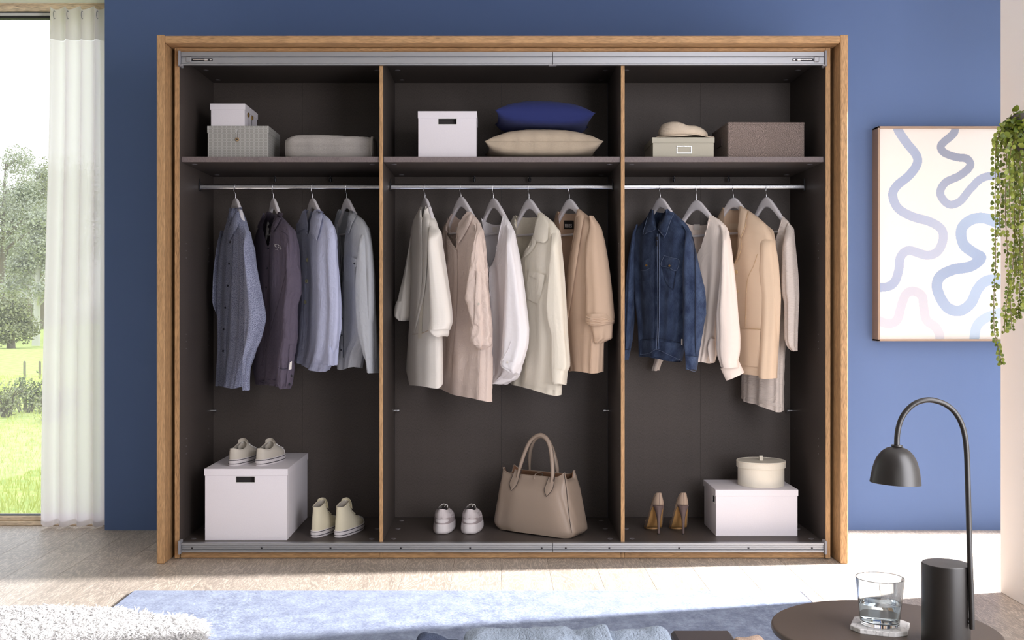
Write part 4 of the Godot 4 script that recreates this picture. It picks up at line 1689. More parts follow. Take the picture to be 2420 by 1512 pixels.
func sleeve(o: Dictionary):
	o["th"] = o.get("th", 25.0)
	o["n"] = 48
	o["e"] = o.get("e", 2.1)
	o["k1"] = o.get("k1", 4.0)
	o["k2"] = o.get("k2", 7.0)
	o["step"] = o.get("step", 4.0)
	if o.rows.size() > 8:
		# a whole sleeve: its head grows out of the shoulder
		o["rise"] = o.get("rise", 0.03)
		o["b0"] = 0.008
		o["d0"] -= 0.022
		o["d1"] -= 0.022
		var rows: Array = o.rows.slice(1)
		var first: Array = rows[0].duplicate()
		first[0] += 3.0
		first[2] -= 6.0
		first[1] = minf(first[1], first[2] - 4.0)
		rows[0] = first
		o.rows = rows
	o["wave"] = 0.0012
	return loft(o)


func clothes():
	var gl := "clothes hangers on the left rail"
	var gm := "clothes hangers on the middle rail"
	var gr := "clothes hangers on the right rail"
	hanger("white hanger of the speckled shirt, leftmost on the left rail", 556.5, 56, 468, gl, 0.5)
	hanger("white hanger of the plum grey shirt", 646.0, 64, 468, gl)
	hanger("white hanger of the pale sky blue shirt", 738.5, 60, 468, gl)
	hanger("white hanger of the washed grey shirt beside the oak divider", 819.5, 60, 468, gl)
	hanger("white hanger of the ivory blazer with rolled sleeves", 1004.5, 66, 467, gm, 0.6)
	hanger("white hanger of the blush linen shirt", 1089.5, 58, 465, gm)
	hanger("white hanger of the thin white blouse", 1166.0, 60, 468, gm)
	hanger("white hanger of the ecru pyjama-style shirt", 1250.0, 57, 470, gm)
	hanger("white hanger of the camel blazer with a black neck label", 1345.5, 58, 470, gm)
	hanger("white hanger of the blue denim jacket", 1560.5, 64, 467, gr)
	hanger("cream hanger of the satin blouse with a wide neck", 1646.0, 56, 473, gr)
	hanger("white hanger of the sand coloured blazer", 1733.0, 60, 467, gr)
	hanger("white hanger of the beige slub tunic, rightmost on the right rail", 1811.0, 64, 466, gr, 0.8)
	clothes_left()
	clothes_middle()
	clothes_right()


func clothes_left():
	var grp := "clothes on the left rail"
	# 1 speckled shirt
	var t = garment("shirt", "speckled blue shirt with dark buttons, leftmost on the left rail", "shirt", 556.0, grp)
	var g = loft({"rows": [[493, 546, 569], [503, 541, 575], [518, 537, 582], [540, 530, 588], [567, 522, 592], [630, 513, 594], [700, 511, 594], [770, 514, 592], [830, 515, 588], [877, 513, 580], [913, 511, 574]],
		"hx": 556.0, "th": 54.0, "sd": 3, "b0": 0.034, "b1": 0.042, "fa": 0.007, "tilt": 0.0})
	objw("body", loft_mesh(g), M.floral_cotton, t)
	objw("placket", patch(g, v2([536, 565, 535, 620, 531, 680, 526, 730, 521, 780, 519, 830, 512, 905]), v2([551, 565, 548, 620, 545, 680, 540, 730, 535, 780, 534, 830, 533, 908]), 0.006, 0.003, 4, 40), M.floral_cotton, t)
	for q in [[543.5, 572], [541, 623], [538, 675], [532, 727], [528, 778], [527, 829]]:
		button_on(t, g, q[0], q[1], 0.0052, M.dark_button, 0.011)
	var nb = sleeve({"rows": [[512, 574, 580], [530, 575, 586], [550, 576, 593], [587, 577, 600], [650, 576, 611], [695, 577, 619], [740, 578, 626.5], [755, 577, 627], [797, 577, 618], [833, 576, 604], [867, 575, 592], [893, 574, 589.5], [922, 575, 589.5]],
		"hx": 556.0, "sd": 5, "b0": 0.02, "b1": 0.04, "fa": 0.005, "d0": 4.77, "d1": 4.745})
	var sl = objw("sleeve", loft_mesh(nb), M.floral_cotton, t)
	objw("cuff", patch(nb, v2([574, 886, 574.5, 904, 575.5, 921]), v2([590, 886, 590, 904, 590, 914]), 0.004, 0.004, 6, 6), M.floral_cotton, sl)
	var fb = sleeve({"rows": [[545, 521, 526], [575, 515, 527], [620, 509, 526], [675, 504, 526], [712, 502, 526], [747, 515, 527], [810, 516, 530], [875, 513, 527]], "hx": 556.0, "sd": 8, "b0": 0.02, "b1": 0.035, "fa": 0.004, "d0": 5.03, "d1": 5.01})
	objw("sleeve", loft_mesh(fb), M.floral_cotton, t)
	objw("collar", patch(g, v2([557, 503, 549, 520, 540, 540, 531, 556, 536, 566]), v2([571, 494, 569, 508, 562, 535, 553, 550, 544, 566]), 0.016, 0.004, 6, 12, 0.004), M.floral_cotton, t)
	objw("collar", patch(g, v2([542, 492, 540, 510, 536, 530, 531, 545]), v2([545, 491, 546, 510, 543, 530, 537, 548]), 0.010, 0.004, 3, 8), M.floral_cotton, t)
	objw("collar_stand", patch(g, v2([555, 492, 558, 500]), v2([572, 489, 573, 505]), 0.006, 0.003, 5, 4), M.floral_cotton, t)
	# 2 plum shirt
	t = garment("shirt", "plum grey shirt with white embroidery on its chest", "shirt", 643.0, grp)
	g = loft({"rows": [[500, 631, 660, 634, 654], [512, 624, 670, 628, 650], [528, 613, 680, 622, 646], [545, 605, 690, 622, 640], [565, 600, 694, 627, 638], [588, 598, 696, 633, 634], [640, 597, 696, 631, 631], [715, 596, 692, 629, 629], [800, 596, 688, 622, 622], [870, 598, 680, 615, 615], [908, 604, 670, 614, 614]],
		"hx": 643.0, "sd": 11, "b0": 0.03, "b1": 0.042, "fa": 0.009, "tilt": 0.0, "back_dip": 0.02})
	objw("body", loft_mesh(g), M.plum_cotton, t)
	objw("placket", patch(g, v2([626, 588, 623, 640, 621, 715, 612, 800, 606, 868]), v2([638, 588, 635, 640, 632, 715, 625, 800, 619, 868]), 0.006, 0.003, 4, 26), M.plum_cotton, t)
	for q in [[633, 587], [631, 633.5], [628.5, 679], [627.5, 727]]: button_on(t, g, q[0], q[1], 0.0052, M.dark_button, 0.011)
	objw("collar", patch(g, v2([658, 500, 648, 515, 638, 528, 632, 535]), v2([670, 504, 662, 520, 652, 538, 644, 549]), 0.016, 0.004, 6, 10, 0.006), M.plum_cotton, t)
	objw("collar", patch(g, v2([622, 503, 616, 518, 610, 530, 608, 538]), v2([627, 504, 622, 520, 621, 530, 618, 540]), 0.012, 0.004, 4, 8), M.plum_cotton, t)
	nb = sleeve({"rows": [[512, 672, 681], [528, 676, 689], [545, 680, 698], [573, 679, 704], [627, 676, 709.5], [668, 674, 713], [690, 671, 713], [723, 668, 705], [757, 667, 704], [807, 664, 702], [840, 658, 696], [880, 655, 693], [907, 655, 691], [918, 664, 685]],
		"hx": 643.0, "sd": 12, "b0": 0.022, "b1": 0.042, "fa": 0.006, "d0": 4.76, "d1": 4.735, "crease": 0.002})
	sl = objw("sleeve", loft_mesh(nb), M.plum_cotton, t)
	objw("cuff_placket", patch(nb, v2([684, 815, 683, 845, 679, 880, 676, 912]), v2([697, 815, 696, 845, 692, 880, 688, 912]), 0.005, 0.003, 4, 10), M.plum_cotton, sl)
	objw("cuff_facing", patch(nb, v2([685, 856, 682, 874]), v2([690, 853, 689, 872]), 0.009, 0.001, 2, 4), M.woven_label, sl)
	objw("cuff_band", cord_on(nb, v2([657, 868, 668, 872, 682, 870]), 0.001, 0.003), M.denim_seam, sl)
	for q in [[689, 888], [684.5, 908]]: button_on(t, nb, q[0], q[1], 0.0052, M.dark_button, 0.012)
	var em := MB.new()
	for s in [[647, 575, 651, 579, 656, 577, 662, 583], [650, 582, 655, 586, 660, 585, 664, 590], [651, 577, 649, 581, 653, 583], [658, 579, 657, 583, 661, 586], [651, 590, 655, 589, 657, 592], [663, 583, 665, 587, 662, 588]]:
		var path := []
		for q in curve(v2(s), 5): path.append(on(g, q.x, q.y, 0.003))
		em.tube(path, 0.0006, 5)
	objw("embroidery", em, M.white_thread, t)
	objw("seam", cord_on(g, v2([662, 545, 672, 550, 682, 558]), 0.0007, 0.0008), M.plum_seam, t)
	objw("seam", cord_on(g, v2([676, 640, 662, 700, 645, 760, 627, 830]), 0.0007, 0.0008), M.plum_seam, t)
	objw("hem_facing", patch(g, v2([607, 898, 620, 905]), v2([668, 898, 666, 910]), 0.004, 0.003, 8, 3), M.plum_cotton, t)
	# 3 pale sky blue shirt
	t = garment("shirt", "pale sky blue shirt with olive buttons on the left rail", "shirt", 736.0, grp)
	g = loft({"rows": [[495, 720, 754, 722, 745], [508, 712, 768, 724, 738], [525, 702, 782, 726, 734], [545, 697, 791, 728, 731], [575, 698, 796, 719, 721], [600, 701, 798, 719, 719], [664, 703, 802, 719, 719], [720, 702, 804, 718, 718], [800, 700, 800, 719, 719], [840, 699, 790, 714, 714], [864, 698, 777, 712, 712]],
		"hx": 736.0, "sd": 15, "b0": 0.03, "b1": 0.046, "fa": 0.009, "k1": 6.0, "tilt": 0.02, "back_dip": 0.012})
	objw("body", loft_mesh(g), M.sky_cotton, t)
	objw("placket", patch(g, v2([719, 583, 720, 640, 719, 700, 717, 780, 712, 858]), v2([733, 575, 732, 640, 731, 700, 727, 780, 722, 861]), 0.006, 0.003, 4, 26), M.sky_cotton, t)
	for q in [[726, 614], [724, 664], [721, 714]]: button_on(t, g, q[0], q[1], 0.0088, M.olive_button, 0.012)
	objw("collar", patch(g, v2([749, 493, 741, 515, 737, 535, 733, 547, 740, 560, 747, 567]), v2([765, 501, 763, 510, 758, 530, 754, 548, 751, 560, 748, 568]), 0.017, 0.004, 7, 14, 0.006), M.sky_cotton, t)
	objw("collar", patch(g, v2([714, 500, 708, 518, 700, 532, 702, 551]), v2([721, 495, 718, 515, 720, 535, 717, 540]), 0.014, 0.004, 5, 10, 0.003), M.sky_cotton, t)
	objw("collar_stand", patch(g, v2([718, 500, 717, 522, 720, 545, 724, 553]), v2([721, 499, 721, 522, 726, 542, 729, 552]), 0.010, 0.003, 3, 10), M.sky_cotton, t)
	nb = sleeve({"rows": [[505, 765, 773], [520, 774, 783], [535, 781, 790], [560, 783, 796], [600, 782, 796], [640, 779, 800], [707, 778, 804], [757, 777, 805], [780, 777, 804], [807, 777, 799], [840, 778, 797], [863, 778, 795]],
		"hx": 736.0, "sd": 17, "b0": 0.02, "b1": 0.04, "fa": 0.005, "d0": 4.755, "d1": 4.735, "crease": 0.001})
	sl = objw("sleeve", loft_mesh(nb), M.sky_cotton, t)
	objw("cuff", patch(nb, v2([777.5, 821, 778, 862]), v2([797.5, 819, 795.5, 863]), 0.004, 0.004, 6, 6), M.sky_cotton, sl)
	objw("hem", patch(g, v2([713, 858, 712, 863]), v2([779, 862, 777, 872]), 0.003, 0.003, 14, 3), M.sky_cotton, t)
	# 4 washed grey shirt
	t = garment("shirt", "washed grey denim shirt with pale sleeve beside the oak divider", "shirt", 818.0, grp)
	g = loft({"rows": [[495, 801, 834, 804, 828], [508, 796, 846, 802, 824], [525, 791, 862, 799, 821], [545, 788, 872, 799, 817], [580, 788, 880, 802, 813], [620, 788, 884, 805, 812], [660, 789, 886, 807, 811], [740, 791, 886, 808, 810], [800, 793, 880, 808, 809], [835, 793, 863, 807, 808], [872, 795, 857, 806, 807]],
		"hx": 818.0, "sd": 19, "b0": 0.03, "b1": 0.042, "fa": 0.006, "tail": 0.012, "back_dip": 0.012})
	objw("body", loft_mesh(g), M.chambray, t)
	objw("placket", patch(g, v2([799, 545, 801, 580, 804, 640, 804.5, 740, 804, 846]), v2([805, 560, 810, 590, 812, 640, 812.5, 740, 811.5, 845]), 0.009, 0.004, 4, 30), M.chambray, t)
	for q in [[808, 711], [808, 752], [807.5, 792], [806, 827]]: button_on(t, g, q[0], q[1], 0.004, M.dark_button, 0.014)
	objw("seam", cord_on(g, v2([812.5, 640, 812.5, 740, 811.5, 845]), 0.0011, 0.012), M.denim_seam, t)
	objw("collar", patch(g, v2([828, 496, 822, 520, 819, 540, 818, 554]), v2([845, 503, 839, 515, 832, 530, 825, 550]), 0.016, 0.004, 6, 12, 0.005), M.chambray, t)
	objw("collar", patch(g, v2([797, 500, 792, 518, 790, 534, 790, 545]), v2([801, 494, 798, 515, 799, 540, 799, 560]), 0.012, 0.004, 4, 10), M.chambray, t)
	nb = sleeve({"rows": [[505, 848, 854], [522, 856, 866], [540, 856, 874], [580, 848, 880], [627, 843, 884], [673, 840, 886], [740, 841, 889.5], [790, 847, 892], [840, 860, 894], [850, 865, 894.5], [880, 869, 895]],
		"hx": 818.0, "sd": 21, "b0": 0.022, "b1": 0.044, "fa": 0.004, "d0": 4.76, "d1": 4.73})
	sl = objw("sleeve", loft_mesh(nb), M.chambray, t)
	objw("cuff", patch(nb, v2([865, 848, 869.5, 882]), v2([894.5, 848, 895.5, 881]), 0.005, 0.004, 6, 6), M.chambray, sl)
	var pk = objw("pocket", patch(g, v2([817, 612, 812, 640, 811, 660]), v2([840, 624, 839, 650, 838, 672]), 0.005, 0.003, 6, 8), M.chambray, t)
	objw("pocket_flap", patch(g, v2([820, 604, 818, 612, 826, 622]), v2([845, 613, 845, 622, 840, 632]), 0.011, 0.003, 6, 6, 0.003), M.chambray, pk)
	button_on(t, g, 837, 622.5, 0.0045, M.dark_button, 0.018)


func clothes_middle():
	var grp := "clothes on the middle rail"
	# 5 ivory blazer
	var t = garment("blazer", "ivory white blazer with rolled cuffs, leftmost on the middle rail", "blazer", 1003.0, grp)
	var g = loft({"rows": [[488, 993, 1015, 996, 1006], [505, 984, 1021, 996, 1001], [522, 975, 1031, 998, 998], [545, 970, 1038, 999, 999], [620, 970, 1046, 999, 999], [700, 969, 1046, 996, 996], [770, 966, 1046, 980, 980], [830, 962, 1047, 973, 975], [880, 960, 1047, 973, 974], [911, 966, 1047, 976, 977]],
		"hx": 1003.0, "th": 64.0, "sd": 23, "b0": 0.034, "b1": 0.05, "fa": 0.003, "k1": 4.0, "k2": 9.0, "tilt": 0.0, "back_drop": -0.03})
	objw("body", loft_mesh(g), M.ivory_crepe, t)
	var lp = objw("lapel", patch(g, v2([1003, 500, 999, 550, 1001, 620, 995, 690, 984, 740, 974, 776]), v2([1020, 498, 1012, 545, 1009, 620, 1003, 690, 992, 740, 979, 790]), 0.012, 0.004, 6, 30, 0.005), M.ivory_crepe, t)
	objw("lapel", patch(g, v2([988, 500, 986, 560, 985, 640, 983, 700, 980, 745]), v2([996, 495, 998, 560, 998, 640, 994, 700, 984, 750]), 0.010, 0.004, 5, 26, 0.004), M.ivory_crepe, t)
	objw("collar", patch(g, v2([1003, 497, 1004, 512]), v2([1016, 487, 1021, 507]), 0.016, 0.004, 5, 5, 0.003), M.ivory_crepe, t)
	objw("facing", patch(g, v2([999.5, 610, 997.5, 690, 990, 760, 988, 800]), v2([1001.5, 610, 1001, 690, 998, 760, 996, 800]), 0.007, 0.002, 2, 16), M.ecru_cotton, lp)
	var nb = sleeve({"rows": [[512, 1020, 1029], [530, 1016, 1036], [547, 1013, 1043], [583, 1011, 1047], [630, 1012, 1054], [690, 1015, 1063], [735, 1016, 1069], [762, 1016, 1070], [778, 1017, 1064]],
		"hx": 1003.0, "sd": 25, "b0": 0.024, "b1": 0.05, "fa": 0.003, "k2": 5.0, "d0": 4.765, "d1": 4.725})
	var sl = objw("sleeve", loft_mesh(nb), M.ivory_crepe, t)
	var cf = sleeve({"rows": [[748, 1018, 1062], [758, 1015, 1069], [768, 1012, 1069], [780, 1012, 1063.5], [790, 1019, 1062.5], [795, 1030, 1058]], "hx": 1003.0, "sd": 26, "b0": 0.05, "b1": 0.056, "fa": 0.004, "d0": 4.725, "d1": 4.725})
	objw("cuff", loft_mesh(cf), M.ivory_crepe, sl)
	objw("seam", cord_on(g, v2([975, 790, 995, 788, 1012, 781]), 0.0012, 0.003), M.sand_crepe, t)
	var fb = sleeve({"rows": [[525, 976, 984], [560, 970, 985], [600, 963, 985], [657, 952, 982], [700, 942, 978], [718, 938, 976]], "hx": 1003.0, "sd": 27, "b0": 0.02, "b1": 0.04, "fa": 0.003, "d0": 5.06, "d1": 5.04})
	sl = objw("sleeve", loft_mesh(fb), M.ivory_crepe, t)
	cf = sleeve({"rows": [[712, 937, 976], [722, 934, 975], [748, 932, 972], [758, 944, 969]], "hx": 1003.0, "sd": 28, "b0": 0.042, "b1": 0.044, "fa": 0.003, "d0": 5.04, "d1": 5.04})
	objw("cuff", loft_mesh(cf), M.ivory_crepe, sl)
	# 6 blush linen shirt
	t = garment("shirt", "blush pink crumpled linen shirt with a rolled button-tab sleeve", "shirt", 1088.0, grp)
	g = loft({"rows": [[503, 1066, 1118, 1064, 1104], [516, 1058, 1127, 1060, 1092], [532, 1048, 1136, 1057, 1083], [550, 1044, 1142, 1057, 1079], [570, 1044, 1145, 1065, 1078], [587, 1045, 1148, 1076, 1077], [640, 1046, 1152, 1078, 1078], [700, 1047, 1156, 1077, 1077], [770, 1048, 1161, 1072, 1072], [840, 1046, 1161, 1066, 1066], [890, 1042, 1160, 1063, 1063], [930, 1036, 1159, 1062, 1062]],
		"hx": 1088.0, "th": 58.0, "sd": 31, "b0": 0.03, "b1": 0.048, "fa": 0.007, "tilt": 0.02, "back_dip": 0.035, "crease": 0.0016})
	objw("body", loft_mesh(g), M.blush_linen, t)
	objw("placket", patch(g, v2([1071, 580, 1072, 640, 1071, 700, 1067, 770, 1061, 840, 1058, 895]), v2([1080, 587, 1081, 640, 1080, 700, 1076, 770, 1070, 840, 1067, 897]), 0.006, 0.003, 4, 40), M.blush_linen, t)
	objw("collar", patch(g, v2([1107, 508, 1094, 530, 1080, 550, 1079, 574]), v2([1117, 505, 1112, 525, 1098, 553, 1084, 575]), 0.014, 0.005, 7, 14, 0.006), M.blush_linen, t)
	objw("collar", patch(g, v2([1057, 514, 1054, 530, 1053, 550, 1060, 556]), v2([1061, 520, 1062, 535, 1067, 555, 1072, 566]), 0.010, 0.004, 4, 10, 0.003), M.blush_linen, t)
	label_on(t, g, 1077, 537, 1086, 545, M.woven_label)
	nb = sleeve({"rows": [[507, 1119, 1126], [525, 1122, 1137], [545, 1123, 1142], [575, 1120, 1146], [625, 1113, 1150], [675, 1104, 1153], [705, 1099, 1156], [716, 1102, 1157], [745, 1110, 1160], [775, 1115, 1161], [800, 1114, 1160], [815, 1121, 1159]],
		"hx": 1088.0, "sd": 33, "b0": 0.022, "b1": 0.046, "fa": 0.008, "d0": 4.755, "d1": 4.72, "crease": 0.004})
	sl = objw("sleeve", loft_mesh(nb), M.blush_linen, t)
	cf = sleeve({"rows": [[764, 1117, 1146], [775, 1112, 1152], [790, 1112, 1156], [806, 1115, 1160], [818, 1124, 1159], [826, 1133, 1146]], "hx": 1088.0, "sd": 34, "b0": 0.05, "b1": 0.052, "fa": 0.010, "d0": 4.72, "d1": 4.715, "crease": 0.004})
	objw("rolled_cuff", loft_mesh(cf), M.blush_linen, sl)
	objw("sleeve_tab", patch(nb, v2([1126, 640, 1124, 690, 1122, 740, 1121, 765]), v2([1138, 640, 1138, 690, 1135, 740, 1131, 768]), 0.010, 0.003, 4, 14, 0.002), M.blush_linen, sl)
	button_on(t, nb, 1131, 718, 0.0056, M.pearl_button, 0.017)
	objw("seam", cord_on(g, v2([1135, 830, 1134, 870, 1132, 935]), 0.0011), M.blush_linen, t)
	# 7 thin white blouse
	t = garment("blouse", "thin white blouse with a deep V neck on the middle rail", "blouse", 1165.0, grp)
	g = loft({"rows": [[514, 1137, 1198, 1139, 1188], [526, 1134, 1207, 1141, 1185], [545, 1133, 1215, 1143, 1181], [575, 1135, 1221, 1147, 1176], [605, 1140, 1227, 1152, 1169], [632, 1144, 1231, 1157, 1159], [700, 1150, 1236, 1157, 1158], [780, 1154, 1238, 1159, 1160], [840, 1156, 1234, 1161, 1162], [880, 1158, 1226, 1163, 1164], [906, 1160, 1202, 1166, 1167]],
		"hx": 1165.0, "sd": 37, "b0": 0.028, "b1": 0.044, "fa": 0.008, "back_dip": 0.03})
	objw("body", loft_mesh(g), M.white_voile, t)
	objw("neck_binding", cord_on(g, v2([1188, 514, 1181, 545, 1176, 575, 1169, 605, 1158, 632, 1158, 700]), 0.002, 0.003), M.white_voile, t)
	objw("neck_binding", cord_on(g, v2([1138, 516, 1143, 545, 1147, 575, 1152, 605, 1157, 632]), 0.0018, 0.003), M.white_voile, t)
	label_on(t, g, 1164, 537, 1174, 549, M.woven_label)
	nb = sleeve({"rows": [[513, 1194, 1201], [528, 1197, 1209], [545, 1198, 1216], [580, 1196, 1223], [640, 1195, 1233], [723, 1193, 1243], [777, 1190, 1250], [812, 1188, 1248.5], [840, 1187, 1241], [856, 1184, 1236], [868, 1186, 1231], [880, 1204, 1228]],
		"hx": 1165.0, "sd": 39, "b0": 0.02, "b1": 0.045, "fa": 0.006, "d0": 4.76, "d1": 4.73})
	sl = objw("sleeve", loft_mesh(nb), M.white_voile, t)
	objw("cuff", patch(nb, v2([1185, 848, 1182, 856, 1183, 863]), v2([1234, 864, 1231, 874, 1227, 883]), 0.006, 0.004, 10, 6), M.white_voile, sl)
	objw("cuff_slit", cord_on(nb, v2([1208, 806, 1203, 822, 1192, 842, 1187, 852]), 0.0013, 0.004), M.white_voile, sl)
	button_on(t, nb, 1199, 856, 0.0042, M.pearl_button, 0.014)
	var hm = sleeve({"rows": [[858, 1190, 1233], [872, 1182, 1234], [886, 1168, 1230], [897, 1162, 1222], [906, 1161, 1200]], "hx": 1165.0, "sd": 40, "b0": 0.04, "b1": 0.05, "fa": 0.006, "d0": 4.83, "d1": 4.86})
	objw("shirt_tail", loft_mesh(hm), M.white_voile, t)
	# 8 ecru shirt
	t = garment("shirt", "ecru cotton shirt with a rounded collar and a chest pocket", "shirt", 1249.0, grp)
	g = loft({"rows": [[506, 1217, 1284, 1219, 1272], [516, 1211, 1295, 1220, 1269], [530, 1205, 1309, 1221, 1265], [550, 1203, 1321, 1221, 1262], [575, 1205, 1326, 1223, 1252], [600, 1208, 1328, 1228, 1236], [612, 1209, 1329, 1231, 1232], [660, 1212, 1331, 1232, 1232], [740, 1216, 1332, 1233, 1233], [820, 1217, 1332, 1233, 1233], [880, 1213, 1329, 1232, 1232], [918, 1208, 1326, 1230, 1230]],
		"hx": 1249.0, "th": 57.0, "sd": 41, "b0": 0.03, "b1": 0.046, "fa": 0.006, "k1": 5.0, "tilt": 0.018, "back_dip": 0.012})
	objw("body", loft_mesh(g), M.ecru_cotton, t)
	objw("placket", patch(g, v2([1232, 612, 1233, 700, 1233, 800, 1232, 905]), v2([1241, 612, 1242, 700, 1242, 800, 1241, 908]), 0.005, 0.003, 3, 30), M.ecru_cotton, t)
	objw("lapel", patch(g, v2([1262, 555, 1250, 580, 1236, 600, 1230, 608]), v2([1268, 572, 1257, 592, 1242, 606, 1232, 614]), 0.012, 0.004, 4, 12, 0.003), M.ecru_cotton, t)
	objw("collar", patch(g, v2([1275, 504, 1266, 530, 1262, 555, 1264, 567, 1276, 573]), v2([1296, 517, 1296, 535, 1295, 555, 1294, 566, 1286, 573]), 0.016, 0.004, 8, 14, 0.005), M.ecru_cotton, t)
	objw("collar", patch(g, v2([1214, 510, 1208, 522, 1206, 535]), v2([1219, 512, 1221, 528, 1220, 545]), 0.012, 0.004, 4, 8), M.ecru_cotton, t)
	pkt(t, g, v2([1250, 636, 1245, 670, 1240, 704]), v2([1287, 651, 1280, 690, 1271, 718]), v2([1250, 635, 1249, 650]), v2([1287, 650, 1285, 668]), M.ecru_cotton)
	nb = sleeve({"rows": [[512, 1294, 1301], [528, 1300, 1314], [545, 1303, 1323], [573, 1302, 1327], [647, 1297, 1333], [723, 1292, 1338], [757, 1296, 1340], [790, 1305, 1342], [833, 1305, 1346], [865, 1305, 1347.5], [880, 1305, 1341], [906, 1306, 1338.5]],
		"hx": 1249.0, "sd": 43, "b0": 0.022, "b1": 0.044, "fa": 0.005, "d0": 4.755, "d1": 4.73})
	sl = objw("sleeve", loft_mesh(nb), M.ecru_cotton, t)
	objw("cuff", patch(nb, v2([1304, 870, 1305, 903]), v2([1342, 879, 1338.5, 910]), 0.006, 0.004, 8, 6), M.ecru_cotton, sl)
	objw("hem", patch(g, v2([1233, 896, 1232, 906]), v2([1326, 912, 1326, 925]), 0.003, 0.003, 14, 3), M.ecru_cotton, t)
	# 9 camel blazer
	t = garment("blazer", "camel blazer with gathered sleeve and black neck label, end of middle rail", "blazer", 1344.0, grp)
	g = loft({"rows": [[497, 1317, 1374, 1319, 1365], [510, 1311, 1388, 1320, 1361], [525, 1307, 1403, 1322, 1359], [545, 1306, 1418, 1324, 1357], [600, 1311, 1429, 1326, 1348], [660, 1317, 1432, 1330, 1338], [720, 1323, 1431, 1336, 1338], [755, 1327, 1430, 1340, 1341], [820, 1335, 1426, 1342, 1343], [878, 1345, 1424, 1350, 1351]],
		"hx": 1344.0, "th": 58.0, "sd": 47, "b0": 0.03, "b1": 0.048, "fa": 0.005, "k1": 5.0, "back_dip": 0.012})
	objw("body", loft_mesh(g), M.camel_crepe, t)
	objw("lapel", patch(g, v2([1366, 498, 1362, 540, 1350, 600, 1339, 660, 1336, 715, 1340, 754]), v2([1381, 506, 1374, 545, 1366, 600, 1357, 660, 1350, 710, 1342, 757]), 0.014, 0.004, 7, 30, 0.005), M.camel_crepe, t)
	objw("collar", patch(g, v2([1366, 496, 1362, 512]), v2([1371, 495, 1382, 508]), 0.018, 0.004, 5, 5, 0.003), M.camel_crepe, t)
	objw("lapel", patch(g, v2([1312, 508, 1310, 530, 1312, 560]), v2([1318, 503, 1320, 530, 1324, 560]), 0.010, 0.004, 4, 10), M.camel_crepe, t)
	var lab: Array = label_on(t, g, 1333, 521, 1356, 541.5, M.black_tape, 0.004)
	word_on(t, "PIECES", lab, M.white_thread)
	objw("hanging_loop", cord_on(g, v2([1336, 511, 1345, 508, 1358, 511]), 0.0018, -0.05), M.camel_crepe, t)
	nb = sleeve({"rows": [[510, 1392, 1403], [525, 1394, 1413], [540, 1392, 1422], [573, 1384, 1430], [627, 1381, 1438], [690, 1384, 1445], [735, 1384, 1449], [752, 1386, 1451]],
		"hx": 1344.0, "sd": 49, "b0": 0.024, "b1": 0.05, "fa": 0.004, "d0": 4.76, "d1": 4.73})
	sl = objw("sleeve", loft_mesh(nb), M.camel_crepe, t)
	cf = sleeve({"rows": [[741, 1388, 1446], [748, 1385, 1450], [757, 1385, 1452], [764, 1388, 1451], [768, 1390, 1446]], "hx": 1344.0, "sd": 50, "b0": 0.056, "b1": 0.058, "fa": 0.003, "d0": 4.73, "d1": 4.73, "step": 2.0})
	objw("sleeve_gather", loft_mesh(cf), M.camel_crepe, sl)
	for s in [[1386, 748, 1400, 752, 1425, 751, 1442, 757], [1388, 762, 1410, 765, 1430, 760, 1450, 758], [1395, 755, 1415, 759, 1436, 757]]:
		objw("gather_fold", cord_on(cf, v2(s), 0.0045, 0.0), M.camel_crepe, sl)
	cf = sleeve({"rows": [[762, 1391, 1450], [775, 1395, 1449], [790, 1399, 1448], [800, 1402, 1446], [811, 1406, 1424]], "hx": 1344.0, "sd": 52, "b0": 0.05, "b1": 0.05, "fa": 0.006, "d0": 4.735, "d1": 4.735})
	objw("cuff", loft_mesh(cf), M.camel_crepe, sl)
	objw("seam", cord_on(g, v2([1397, 800, 1396, 840, 1395, 874]), 0.001), M.camel_crepe, t)


func pkt(t, g, l, r, fl, fr, m):
	var pk = objw("pocket", patch(g, l, r, 0.006, 0.003, 7, 10), m, t)
	objw("pocket_hem", patch(g, fl, fr, 0.010, 0.003, 7, 4), m, pk)
	return pk


# raised lettering on a small label given by its four corners
func word_on(parent, text, z: Array, m):
	var tm := TextMesh.new()
	var sf := SystemFont.new()
	sf.font_names = PackedStringArray(["Droid Sans"])
	tm.font = sf
	tm.text = text
	tm.font_size = 32
	tm.depth = 0.05
	tm.pixel_size = 0.01
	var right: Vector3 = z[1] - z[0]
	var down: Vector3 = z[3] - z[0]
	var x := right.normalized()
	var y := (-down).normalized()
	var n := x.cross(y).normalized()
	y = n.cross(x)
	var wide: float = tm.get_aabb().size.x
	var k: float = right.length() * 0.70 / wide
	var o = objw("lettering", tm, m, parent)
	o.transform = Transform3D(Basis(x * k, y * k * 1.35, n * 0.02), o.position + z[0] + right * 0.47 + down * 0.62 + n * 0.0012)
	return o


